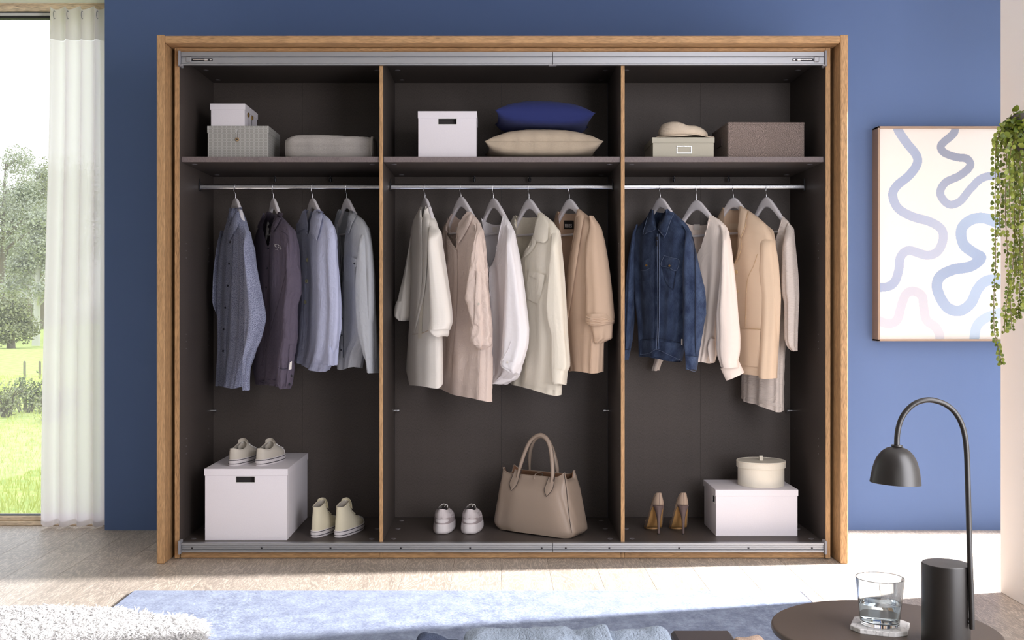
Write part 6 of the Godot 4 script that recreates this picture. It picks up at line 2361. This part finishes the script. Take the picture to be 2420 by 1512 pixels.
func shoes():
	var y := 0.3652
	var a = canvas_shoe("sneaker", "left one of the low beige sneakers on the large white box", "low sneakers on the white box", false, M.shoe_canvas, 0.004)
	a.position = Vector3(-1.092, y, -4.853)
	a.rotation.y = -0.13
	dup(a, Vector3(-0.975, y, -4.852), -0.16, "right one of the low beige sneakers on the large white box")
	y = 0.0686
	a = canvas_shoe("high_top_sneaker", "cream high-top sneaker nearer to the large white box", "cream high-top sneakers", true, M.cream_canvas, 0.004)
	a.position = Vector3(-0.735, y, -4.835)
	a.rotation.y = -0.20
	dup(a, Vector3(-0.632, y, -4.835), -0.24, "cream high-top sneaker nearer to the oak divider")
	a = running_shoe("left one of the pale running shoes on the middle floor", "running shoes", 0.003)
	a.position = Vector3(-0.228, y, -4.915)
	a.rotation.y = -0.03
	dup(a, Vector3(-0.107, y, -4.915), -0.05, "right one of the pale running shoes, nearer to the handbag")
	a = pump("taupe high-heeled pump nearer to the oak divider", "high-heeled pumps", -0.004)
	a.position = Vector3(0.689, y, -4.862)
	a.rotation.y = 0.03
	dup(a, Vector3(0.796, y, -4.862), 0.0, "taupe high-heeled pump nearer to the white box")


# ------------------------------------------------------------------ handbag
func handbag():
	var t = thing("handbag", "taupe leather tote bag with two arched handles on the middle floor", "handbag", P(1278.0, 1256.0, 4.84) * Vector3(1, 0, 1) + Vector3(0, 0.068, 0))
	var o := {"rows": [[1108, 1186, 1362], [1122, 1185, 1366], [1150, 1181, 1371], [1185, 1176, 1378], [1215, 1171, 1384], [1236, 1168.5, 1388], [1246, 1171, 1388], [1253.5, 1182, 1381]],
		"hx": 1278.0, "hd": 4.845, "th": 33.0, "sd": 9, "b0": 0.060, "b1": 0.092, "fa": 0.006, "k1": 3.0, "k2": 5.0, "e": 4.5, "n": 120}
	var g = loft(o)
	dip_rim(g)
	var b = loft_mesh(g)
	b.poly(Array(g.rows[-1][0]), Vector3.DOWN)
	objw("body", b, M.taupe_leather, t)
	o["fa"] = 0.002
	o["b0"] = 0.054
	o["b1"] = 0.078
	var keys := []
	for k in o.rows.slice(0, 6): keys.append([k[0], k[1] + 2.2 + 0.5 * keys.size(), k[2] - 2.2 - 1.6 * keys.size()])
	o.rows = keys
	var gi = loft(o)
	dip_rim(gi)
	objw("lining", loft_mesh(gi), M.suede, t)
	var rim := MB.new()
	var edge := Array(g.rows[0][0])
	edge.append(edge[0])
	rim.tube(edge, 0.0022, 6, false)
	objw("rim", rim, M.taupe_leather, t)
	objw("corner_seam", cord_on(g, v2([1333, 1118, 1338, 1150, 1342, 1190, 1346, 1225, 1351, 1258]), 0.0011, 0.002), M.edge_paint, t)
	# handles
	for k in 2:
		var px = v2([1222, 1128, 1230, 1100, 1240, 1070, 1252, 1044, 1266, 1031, 1280, 1028, 1293, 1038, 1301, 1058, 1305, 1090, 1306, 1120, 1302, 1142] if k == 0 else [1252, 1112, 1251, 1085, 1254, 1062, 1262, 1041, 1275, 1031, 1289, 1035, 1301, 1052, 1310, 1078, 1316, 1105, 1318, 1122])
		var d0: float = 4.84
		var d1: float = 4.735
		var path := []
		if k == 0:
			d0 = -(on(g, 1222, 1130, 0.008) as Vector3).z
			d1 = -(on(g, 1302, 1142, 0.008) as Vector3).z
		else:
			d0 = 4.985
			d1 = 4.885
		var c = curve(px, 4)
		for q in c:
			var f: float = clampf((q.x - 1222.0) / 82.0, 0.0, 1.0) if k == 0 else clampf((q.x - 1250.0) / 68.0, 0.0, 1.0)
			var up: float = smoothstep(1130.0, 1030.0, q.y)
			var d: float = lerpf(d0, d1, f) + (0.022 if k == 0 else -0.022) * up
			path.append(P(q.x, q.y, d))
		var h := MB.new()
		var radii := []
		for q in path.size(): radii.append(lerpf(0.0052, 0.0098, smoothstep(0.0, 5.0, minf(q, path.size() - 1 - q))))
		h.tube(path, radii, 14, true, 0.85)
		var ho = objw("handle", h, M.taupe_leather, t)
		if k == 0:
			var le := MB.new()
			var l0 := []
			for q in path: l0.append(q + Vector3(0.0085, -0.002, 0.004))
			le.tube(l0, 0.0012, 5)
			objw("edge_line", le, M.edge_paint, ho)
			for s in 2:
				var lft = v2([[1217, 1108, 1209, 1130, 1204, 1143, 1208, 1158], [1297, 1126, 1290, 1145, 1286, 1158, 1291, 1172]][s])
				var rgt = v2([[1232, 1112, 1226, 1132, 1220, 1147, 1209, 1158.5], [1311, 1128, 1308, 1148, 1303, 1160, 1292, 1172.5]][s])
				var tb = objw("handle_tab", patch(g, lft, rgt, 0.010, 0.006, 6, 10, 0.002), M.taupe_leather, ho)
				var out: Array = lft.duplicate()
				for q in range(rgt.size() - 1, -1, -1): out.append(rgt[q])
				objw("edge_line", cord_on(g, out, 0.0010, 0.0105), M.edge_paint, ho)
		else:
			var ts := MB.new()
			for e in [path[0], path[-1]]:
				ts.box(e + Vector3(0, -0.03, 0.004), Vector3(0.022, 0.07, 0.005), 0.002, 1, Basis(Vector3.UP, -0.57))
			objw("handle_tab", ts, M.taupe_leather, ho)
	var tie := MB.new()
	tie.tube(curve([on(g, 1263, 1131, 0.004), P(1264, 1122, 4.785), P(1271, 1117, 4.82), P(1282, 1119, 4.86), P(1279, 1126, 4.87)], 5), 0.0022, 7)
	objw("closing_tie", tie, M.taupe_leather, t)


func dip_rim(g):
	for i in 8:
		var f: float = 1.0 - i / 8.0
		var row: PackedVector3Array = g.rows[i][0]
		for j in row.size():
			var phi := TAU * j / row.size()
			var flat_: float = smoothstep(0.55, 0.95, absf(sin(phi)))
			row[j].y -= 0.020 * f * f * flat_
			# the ends fold inwards
			var side: float = smoothstep(0.75, 1.0, absf(cos(phi)))
			row[j].y -= 0.030 * f * f * smoothstep(0.93, 1.0, absf(cos(phi)))
			var along: float = (row[j] - Vector3(g.hx, 0, -g.hd)).dot(g.u)
			row[j] -= g.u * 0.016 * f * side * signf(along)
		g.rows[i][0] = row


# ------------------------------------------------------------------ picture, plant
func wall_picture():
	var d := 5.150
	var x0 := 1.744
	var x1 := 2.50
	var y0 := 0.8785
	var y1 := 1.860
	var t = thing("picture", "framed abstract picture of pale blue winding bands on the blue wall", "picture", Vector3((x0 + x1) * 0.5, y0, -5.18))
	var b := MB.new()
	b.span(Vector3(x0, y0, -5.209), Vector3(x0 + 0.009, y1, -d + 0.016), 0.001)
	b.span(Vector3(x1 - 0.009, y0, -5.209), Vector3(x1, y1, -d + 0.016), 0.001)
	b.span(Vector3(x0, y0, -5.209), Vector3(x1, y0 + 0.009, -d + 0.016), 0.001, 0)
	b.span(Vector3(x0, y1 - 0.009, -5.209), Vector3(x1, y1, -d + 0.016), 0.001, 0)
	objw("frame", b, M.frame_grey_wood, t)
	# the print: bands as ribbons of even width
	var w := 440
	var h := 572
	var im := Image.create(w, h, false, Image.FORMAT_RGB8)
	im.fill(Color(0.79, 0.78, 0.77))
	var px0 := CX + x0 * F / d
	var px1 := CX + x1 * F / d
	var py0 := CY - (y1 - EYE) * F / d
	var py1 := CY - (y0 - EYE) * F / d
	var bands := [
		[[215, 1180, 270, 1200, 320, 1180, 345, 1100, 370, 1040, 410, 1025, 455, 1050, 465, 1110, 480, 1180, 530, 1220, 552, 1270, 545, 1330], 25.0, [Color(0.89, 0.895, 0.945), Color(0.84, 0.85, 0.92)]],
		[[318, 100, 325, 150, 370, 220, 425, 290, 428, 340, 385, 400, 320, 455, 297, 505, 325, 575, 400, 620, 500, 650, 560, 690, 570, 745, 540, 810, 480, 830, 385, 805, 340, 840, 330, 910, 310, 970, 270, 1000, 180, 1005], 24.5, [Color(0.79, 0.83, 0.93), Color(0.68, 0.745, 0.875)]],
		[[640, 100, 635, 150, 620, 180, 560, 235, 575, 275, 640, 300, 700, 310, 715, 350, 660, 400, 580, 440, 555, 500, 600, 555, 660, 540, 720, 470, 790, 410, 900, 402, 1000, 440], 21.5, [Color(0.63, 0.665, 0.76), Color(0.72, 0.77, 0.88)]],
		[[1000, 760, 900, 680, 860, 655, 790, 630, 720, 640, 670, 690, 680, 770, 740, 820, 775, 845, 720, 890, 620, 910, 550, 950, 540, 1020, 590, 1110, 660, 1130, 720, 1090, 760, 1010, 820, 965, 960, 970], 29.0, [Color(0.74, 0.825, 0.945), Color(0.66, 0.74, 0.875)]],
		[[960, 1100, 880, 1140, 800, 1170, 750, 1220, 735, 1330], 27.0, [Color(0.76, 0.85, 0.96), Color(0.80, 0.88, 0.97)]]]
	for band in bands:
		var pts := []
		for q in v2(band[0]):
			# read off at the picture's own distance
			var sx: float = 1980.0 + q.x / 2.291
			var sy: float = 240.0 + q.y / 2.291
			pts.append(Vector2((sx - px0) / (px1 - px0) * w, (sy - py0) / (py1 - py0) * h))
		var c = curve(pts, 26)
		var r: float = band[1] / 2.291 / (px1 - px0) * w
		for k in c.size():
			var p: Vector2 = c[k]
			var tone: float = 0.5 + 0.5 * sin(k * 0.016 + band[1])
			var col: Color = (band[2][0] as Color).lerp(band[2][1], tone) * 0.78
			for yy in range(maxi(0, int(p.y - r)), mini(h, int(p.y + r) + 2)):
				var dx := sqrt(maxf(r * r - pow(yy - p.y, 2.0), 0.0))
				var a := maxi(0, int(round(p.x - dx)))
				var z := mini(w, int(round(p.x + dx)))
				if z > a: im.fill_rect(Rect2i(a, yy, z - a, 1), col)
	var pr = mat("art_print", Color.WHITE, 0.6)
	pr.albedo_texture = ImageTexture.create_from_image(im)
	var cv := MB.new()
	cv.poly([Vector3(x0 + 0.009, y1 - 0.009, -d), Vector3(x1 - 0.009, y1 - 0.009, -d), Vector3(x1 - 0.009, y0 + 0.009, -d), Vector3(x0 + 0.009, y0 + 0.009, -d)], Vector3(0, 0, 1), [Vector2(0.012, 0.01), Vector2(0.988, 0.01), Vector2(0.988, 0.99), Vector2(0.012, 0.99)])
	objw("canvas", cv, pr, t)
	var edge := MB.new()
	edge.span(Vector3(x0 + 0.009, y0 + 0.009, -5.205), Vector3(x1 - 0.009, y1 - 0.009, -d - 0.001))
	objw("backing", edge, M.white_paint, t)


func round_leaf(w, l):
	var b := MB.new()
	var rows := []
	for i in 5:
		var f := i / 4.0
		var hw: float = w * 0.5 * sqrt(maxf(1.0 - pow(f * 2.0 - 1.05, 2.0), 0.0))
		var row := PackedVector3Array()
		for j in 5:
			var s := (j - 2) / 2.0
			row.append(Vector3(s * hw, f * l, 0.22 * absf(s) * hw + 0.10 * l * sin(f * PI)))
		rows.append(row)
	rows.reverse()
	b.grid(rows)
	return b


func hanging_plant():
	var d := 3.6
	var foot := Vector3(1.70, 1.56, -d)
	var t = thing("hanging_plant", "trailing green plant with round leaves hanging in front of the cream wall", "plant", foot)
	# wall pot just outside the frame
	var pot := MB.new()
	pot.lathe([Vector2(0.0, 0.0), Vector2(0.055, 0.0), Vector2(0.07, 0.02), Vector2(0.085, 0.11), Vector2(0.085, 0.118), Vector2(0.08, 0.118), Vector2(0.078, 0.10), Vector2(0.0, 0.095)], 32, Vector3(0.04, -0.03, 0))
	pot.span(Vector3(0.115, 0.02, -0.02), Vector3(0.129, 0.06, 0.02), 0.002)
	obj("pot", pot, M.planter, t)
	var meshes := [round_leaf(0.018, 0.017).mesh(), round_leaf(0.015, 0.016).mesh(), round_leaf(0.021, 0.020).mesh()]
	var single := 0
	# each strand: pixel path, nearness, how densely leaved
	var strands := [
		[[2404, 285, 2372, 300, 2354, 345, 2352, 430, 2352, 530, 2353, 620, 2349, 700, 2350, 780, 2361, 830, 2367, 860], 3.58, 1.0],
		[[2410, 288, 2384, 320, 2378, 400, 2376, 500, 2381, 600, 2383, 680, 2376, 740, 2374, 786], 3.60, 1.0],
		[[2414, 292, 2396, 330, 2393, 420, 2398, 520, 2394, 620, 2388, 700, 2392, 780], 3.64, 1.1],
		[[2420, 296, 2411, 360, 2412, 450, 2408, 540, 2412, 640, 2408, 720, 2406, 752], 3.62, 1.1],
		[[2408, 284, 2366, 318, 2360, 380, 2364, 470, 2360, 560], 3.66, 1.2],
		[[2420, 290, 2390, 350, 2386, 440, 2388, 540], 3.55, 1.2],
		[[2424, 300, 2404, 340, 2402, 440, 2404, 560, 2402, 650], 3.70, 1.2],
		[[2430, 300, 2420, 380, 2422, 500, 2419, 620, 2424, 740], 3.57, 1.1],
		[[2432, 296, 2430, 420, 2436, 560, 2432, 700], 3.66, 1.0],
		[[2440, 300, 2448, 420, 2444, 600], 3.60, 1.0]]
	for s in strands.size():
		var path := []
		for q in curve(v2(strands[s][0]), 8): path.append(P(q.x, q.y, strands[s][1] + 0.01 * sin(q.y * 0.03 + s)))
		var st := MB.new()
		st.tube(path, 0.0013, 5)
		var so = objw("strand", st, M.stem, t)
		var rest := [[], [], []]
		var length := 0.0
		for k in path.size() - 1: length += (path[k] as Vector3).distance_to(path[k + 1])
		var pairs := int(length / 0.0112 * strands[s][2])
		for k in pairs:
			var f: float = (k + 0.5) / pairs * (path.size() - 1)
			var p: Vector3 = path[int(f)].lerp(path[mini(int(f) + 1, path.size() - 1)], f - int(f))
			var spin: float = k * 1.15 + rng.randf() * 1.4
			for side in 2:
				var an: float = spin + side * PI + rng.randf_range(-0.3, 0.3)
				var kind := rng.randi_range(0, 2)
				# the blade stands out sideways from the stem, its face turned away from the wall
				an = rng.randf_range(-1.1, 1.0) - 0.25
				var bs = Basis(Vector3.UP, an) * Basis(Vector3(0, 0, 1), (1.0 if side == 0 else -1.0) * rng.randf_range(1.0, 2.1)) * Basis(Vector3(1, 0, 0), rng.randf_range(-0.3, 0.5))
				bs = bs.scaled(Vector3.ONE * rng.randf_range(0.62, 0.92) * lerpf(1.0, 0.75, float(k) / pairs))
				var x := Transform3D(bs, p - foot + bs.y * 0.003)
				if s < 4 and single < 300:
					single += 1
					var lo := MeshInstance3D.new()
					lo.name = "leaf"
					lo.mesh = meshes[kind]
					lo.material_override = M["leaf_%d" % rng.randi_range(0, 2)]
					lo.transform = Transform3D(bs, x.origin + foot - t.position - so.position)
					so.add_child(lo, true)
				else:
					rest[rng.randi_range(0, 2)].append(x)
		for k in 3:
			if rest[k].size():
				foliage("leaves", t, meshes[k], M["leaf_%d" % k], rest[k])
	# the bushy top
	var bush := [[], [], []]
	for k in 260:
		var p = P(2410 + rng.randfn() * 17.0, 302 + rng.randfn() * 17.0, d + rng.randfn() * 0.03) - foot
		if p.x > 0.11: continue
		bush[k % 3].append(Transform3D(any_turn().scaled(Vector3.ONE * rng.randf_range(0.9, 1.3)), p))
	for k in 3: foliage("leaves", t, meshes[2], M["leaf_%d" % k], bush[k])


# ------------------------------------------------------------------ floor textiles
func floor_textiles():
	var t = thing("rug", "large blue distressed rug lying on the floorboards before the wardrobe", "rug", Vector3(-0.11, 0, -3.3))
	var b := MB.new()
	b.span(Vector3(-1.307, 0.002, -4.06), Vector3(1.097, 0.012, -2.5), 0.004, 2)
	objw("pile", b, M.rug_pile, t)
	var e := MB.new()
	for x in [-1.308, 1.098]:
		e.tube([Vector3(x, 0.0055, -4.055), Vector3(x, 0.0055, -2.505)], 0.005, 8)
	for z in [-4.061, -2.499]:
		e.tube([Vector3(-1.305, 0.0055, z), Vector3(1.095, 0.0055, z)], 0.005, 8)
	objw("bound_edge", e, M.rug_edge, t)
	# sheepskin over the rug's left part
	var outline = curve(v2([-90, 1466, 0, 1464, 100, 1462, 190, 1464, 262, 1467, 320, 1472, 372, 1482, 430, 1484, 470, 1494, 488, 1510, 486, 1530, 462, 1570, 380, 1620, 240, 1650, 60, 1650, -120, 1620, -190, 1540, -160, 1490, -90, 1466]), 6)
	var poly := PackedVector2Array()
	for k in outline.size() - 1:
		var q = outline[k]
		var d: float = 1.035 * F / (q.y - CY)
		poly.append(Vector2((q.x - CX) * d / F, d))
	t = thing("sheepskin", "fluffy white sheepskin rug on the floor at the left", "sheepskin", Vector3(-1.35, 0.0, -3.6))
	var hide := MB.new()
	hide.extrude(poly, 0.01, Transform3D(Basis(Vector3(1, 0, 0), Vector3(0, 0, -1), Vector3(0, 1, 0)), Vector3(0, 0.018, 0)))
	objw("hide", hide, M.sheep_hide, t)
	var tuft := MB.new()
	tuft.tube(curve([Vector3(0, 0, 0), Vector3(0.003, 0.013, 0.001), Vector3(0.010, 0.022, 0.003), Vector3(0.020, 0.024, 0.004)], 3), [0.0036, 0.0036, 0.0035, 0.0033, 0.0031, 0.0028, 0.0024, 0.0019, 0.0013, 0.0006], 4)
	var spots := []
	while spots.size() < 26000:
		var q := Vector2(rng.randf_range(-2.3, -0.75), rng.randf_range(2.7, 4.2))
		if Geometry2D.is_point_in_polygon(q, poly):
			spots.append(Transform3D(Basis.from_euler(Vector3(rng.randf_range(-0.4, 0.4), rng.randf() * TAU, rng.randf_range(-0.4, 0.4))).scaled(Vector3.ONE * rng.randf_range(0.7, 1.15)), Vector3(q.x, 0.02, -q.y) - t.position))
	foliage("fleece", t, tuft.mesh(), M.fleece, spots)


# ------------------------------------------------------------------ side table, lamp, glass
func side_table_set():
	var top := 0.435
	var c := Vector3(0.726, 0, -2.10)
	var t = thing("side_table", "round dark brown metal side table in the lower right", "side table", c)
	var b := MB.new()
	b.lathe([Vector2(0.0, top - 0.014), Vector2(0.200, top - 0.014), Vector2(0.2055, top - 0.011), Vector2(0.207, top - 0.007), Vector2(0.2055, top - 0.002), Vector2(0.202, top), Vector2(0.0, top)], 96)
	obj("table_top", b, M.table_brown, t)
	var p := MB.new()
	p.tube([Vector3(0, 0.015, 0), Vector3(0, top - 0.013, 0)], 0.016, 20)
	obj("column", p, M.table_brown, t)
	var f := MB.new()
	f.lathe([Vector2(0.0, 0.0), Vector2(0.148, 0.0), Vector2(0.15, 0.003), Vector2(0.15, 0.012), Vector2(0.147, 0.015), Vector2(0.0, 0.016)], 64)
	obj("foot_plate", f, M.table_brown, t)
	# lamp
	var lb := Vector3(0.8, top, -2.0)
	t = thing("table_lamp", "black table lamp with a cylinder base and an arched arm on the side table", "lamp", lb)
	var base := MB.new()
	base.lathe([Vector2(0.0, 0.0), Vector2(0.0395, 0.0), Vector2(0.0410, 0.002), Vector2(0.0410, 0.1425), Vector2(0.0398, 0.1445), Vector2(0.0, 0.145)], 64)
	obj("base", base, M.lamp_black, t)
	var path := []
	for q in curve(v2([2297.5, 1486, 2295, 1400, 2291.5, 1300, 2287.5, 1150, 2284, 1060, 2276, 1012, 2261, 980, 2240, 959, 2215, 948, 2190, 945, 2163, 953, 2141, 972, 2127, 997, 2120.5, 1028, 2119.5, 1056]), 8):
		path.append(P(q.x, q.y, 1.965))
	var arm := MB.new()
	arm.tube(path, 0.0047, 16)
	objw("arm", arm, M.lamp_black, t)
	for py in [1378.0, 1467.0]:
		var s := MB.new()
		s.tube([P(2281.0, py, 1.985), P(2286.5, py, 1.976), P(2293.0, py, 1.966)], [0.0035, 0.0058, 0.004], 12)
		objw("standoff", s, M.lamp_black, t)
	var sh := MB.new()
	var tip = P(2119.7, 1053.0, 1.965)
	var prof := [Vector2(0.0, 0.002), Vector2(0.009, 0.0015), Vector2(0.0095, -0.001), Vector2(0.0085, -0.002), Vector2(0.0165, -0.0045), Vector2(0.0255, -0.0115), Vector2(0.0335, -0.0235), Vector2(0.0385, -0.038), Vector2(0.0415, -0.054), Vector2(0.0430, -0.0655), Vector2(0.0418, -0.0658), Vector2(0.0402, -0.054), Vector2(0.0370, -0.038), Vector2(0.0320, -0.0245), Vector2(0.0240, -0.0135), Vector2(0.0, -0.0085)]
	var smooth := []
	smooth.append_array(prof.slice(0, 4))
	smooth.append_array(curve(prof.slice(4, 10), 4))
	smooth.append_array(curve(prof.slice(10, 16), 4))
	smooth.reverse()
	var tilt := Basis(Vector3(0, 0, 1), -0.05) * Basis(Vector3(1, 0, 0), -0.02)
	sh.lathe(smooth, 64, tip, tilt)
	objw("shade", sh, M.lamp_black, t)
	var bulb := MB.new()
	bulb.lathe([Vector2(0.0, -0.052), Vector2(0.009, -0.049), Vector2(0.013, -0.040), Vector2(0.012, -0.030), Vector2(0.008, -0.020), Vector2(0.008, -0.010)], 20, tip, tilt)
	objw("bulb", bulb, M.white_board, t)
	# coaster with clipped corners
	var cc := Vector3(0.7165, top, -2.098)
	t = thing("coaster", "pale marble coaster with clipped corners under the water glass", "coaster", cc, "", -0.42)
	var w := 0.050
	var k := 0.020
	var oct := PackedVector2Array([Vector2(-w + k, -w), Vector2(w - k, -w), Vector2(w, -w + k), Vector2(w, w - k), Vector2(w - k, w), Vector2(-w + k, w), Vector2(-w, w - k), Vector2(-w, -w + k)])
	var co := MB.new()
	var rows := []
	for q in [[0.985, 0.0], [1.0, 0.0012], [1.0, 0.0078], [0.982, 0.0092]]:
		var row := PackedVector3Array()
		for v in oct:
			row.append(Vector3(v.x, 0, v.y) * q[0] + Vector3(0, q[1], 0))
		rows.append(row)
	for i in 3:
		for j in 8:
			var mid: Vector3 = (rows[i][j] + rows[i][(j + 1) % 8]) * 0.5
			co.poly([rows[i][j], rows[i][(j + 1) % 8], rows[i + 1][(j + 1) % 8], rows[i + 1][j]], Vector3(mid.x, [-0.01, 0.0, 0.03][i], mid.z))
	var uvs := []
	for v in oct: uvs.append(v)
	co.poly(Array(rows[3]), Vector3.UP, uvs)
	co.poly(Array(rows[0]), Vector3.DOWN, uvs)
	obj("slab", co, M.marble, t)
	# glass
	var gb := cc + Vector3(-0.001, 0.0095, 0.002)
	t = thing("drinking_glass", "clear tumbler half full of water on the marble coaster", "glass", gb)
	var gp := [Vector2(0.0, 0.0), Vector2(0.0335, 0.0), Vector2(0.0352, 0.002), Vector2(0.0372, 0.022), Vector2(0.0402, 0.052), Vector2(0.0438, 0.0855), Vector2(0.0434, 0.0868), Vector2(0.0427, 0.0855), Vector2(0.0392, 0.052), Vector2(0.0360, 0.022), Vector2(0.0340, 0.0085), Vector2(0.0310, 0.0062), Vector2(0.0, 0.0055)]
	var gm := MB.new()
	gm.lathe(gp, 72)
	obj("tumbler", gm, M.clear_glass, t)
	t = thing("water", "still water filling the lower half of the tumbler", "water", gb + Vector3(0, 0.0058, 0))
	var wm := MB.new()
	wm.lathe([Vector2(0.0, 0.0), Vector2(0.0308, 0.0006), Vector2(0.0338, 0.0030), Vector2(0.0358, 0.0165), Vector2(0.0376, 0.0345), Vector2(0.0370, 0.0339), Vector2(0.0, 0.0337)], 72)
	obj("fill", wm, M.water, t)


# ------------------------------------------------------------------ things on the bench at the lower edge
func bench_things():
	var top := 0.350
	var t = thing("bench", "low dark bench at the lower edge, carrying folded textiles", "bench", Vector3(0.12, 0, -1.98))
	var b := MB.new()
	b.span(Vector3(-0.32, top - 0.05, -2.18), Vector3(0.56, top, -1.78), 0.008, 0)
	objw("seat", b, M.dark_leather, t)
	for s in [[-0.28, -2.14], [0.52, -2.14], [-0.28, -1.82], [0.52, -1.82]]:
		var l := MB.new()
		l.tube([Vector3(s[0], 0.0, s[1]), Vector3(s[0], top - 0.05, s[1])], [0.012, 0.017], 14)
		objw("leg", l, M.dark_leather, t)
	# muslin throw: two soft heaps
	var n = noise(5.0, 61, 3)
	t = thing("throw", "blue grey crumpled muslin throw at the lower edge", "throw", Vector3(0.16, top, -2.05))
	var heap = func(outline: Array, d, depth):
		var c = curve(v2(outline), 6)
		var rows := []
		for i in 15:
			var f := i / 14.0
			var ang := PI * f
			var row := PackedVector3Array()
			for q in c:
				var crest = P(q.x, q.y, d)
				var rise: float = crest.y - top - 0.002
				var p := Vector3(crest.x, top + 0.002 + rise * pow(sin(ang), 0.6), -d - cos(ang) * depth)
				p.y += 0.004 * n.get_noise_3d(p.x * 4.0, p.y * 4.0, p.z * 4.0) * sin(ang) * 2.0
				row.append(p)
			rows.append(row)
		var m := MB.new()
		m.grid(rows)
		m.poly(Array(rows[0]), Vector3(0, 0, -1))
		return m
	objw("fold", heap.call([1094, 1530, 1098, 1506, 1112, 1496, 1140, 1492, 1190, 1496, 1240, 1493, 1285, 1489, 1322, 1487, 1346, 1493, 1366, 1496, 1400, 1491, 1430, 1487, 1440, 1490, 1446, 1504, 1448, 1530], 2.06, 0.10), M.muslin, t)
	objw("fold", heap.call([1425, 1530, 1432, 1500, 1470, 1494, 1520, 1491, 1562, 1490, 1578, 1496, 1586, 1507, 1590, 1530], 2.08, 0.09), M.muslin, t)
	t = thing("scarf", "dark slate blue rolled scarf left of the muslin throw", "scarf", Vector3(-0.12, top, -2.05))
	objw("roll", heap.call([980, 1530, 986, 1508, 998, 1500, 1020, 1497, 1042, 1501, 1054, 1510, 1075, 1513, 1092, 1516, 1094, 1530], 2.06, 0.05), M.slate_knit, t)
	t = thing("tray", "dark leather tray edge beside the muslin throw", "tray", Vector3(0.385, top, -2.05))
	var tr := MB.new()
	tr.span(P(1590, 1506, 2.12) * Vector3(1, 0, 0) + Vector3(0, top + 0.001, -2.15), P(1733, 1506, 2.12) * Vector3(1, 0, 0) + Vector3(0, top + 0.068, -2.02), 0.006, 0)
	objw("case", tr, M.dark_leather, t)
	t = thing("cloth", "tan wool cloth folded at the right end of the bench", "cloth", Vector3(0.47, top, -2.05))
	objw("fold", heap.call([1737, 1530, 1742, 1510, 1770, 1507, 1800, 1508, 1812, 1530], 2.06, 0.05), M.tan_wool, t)
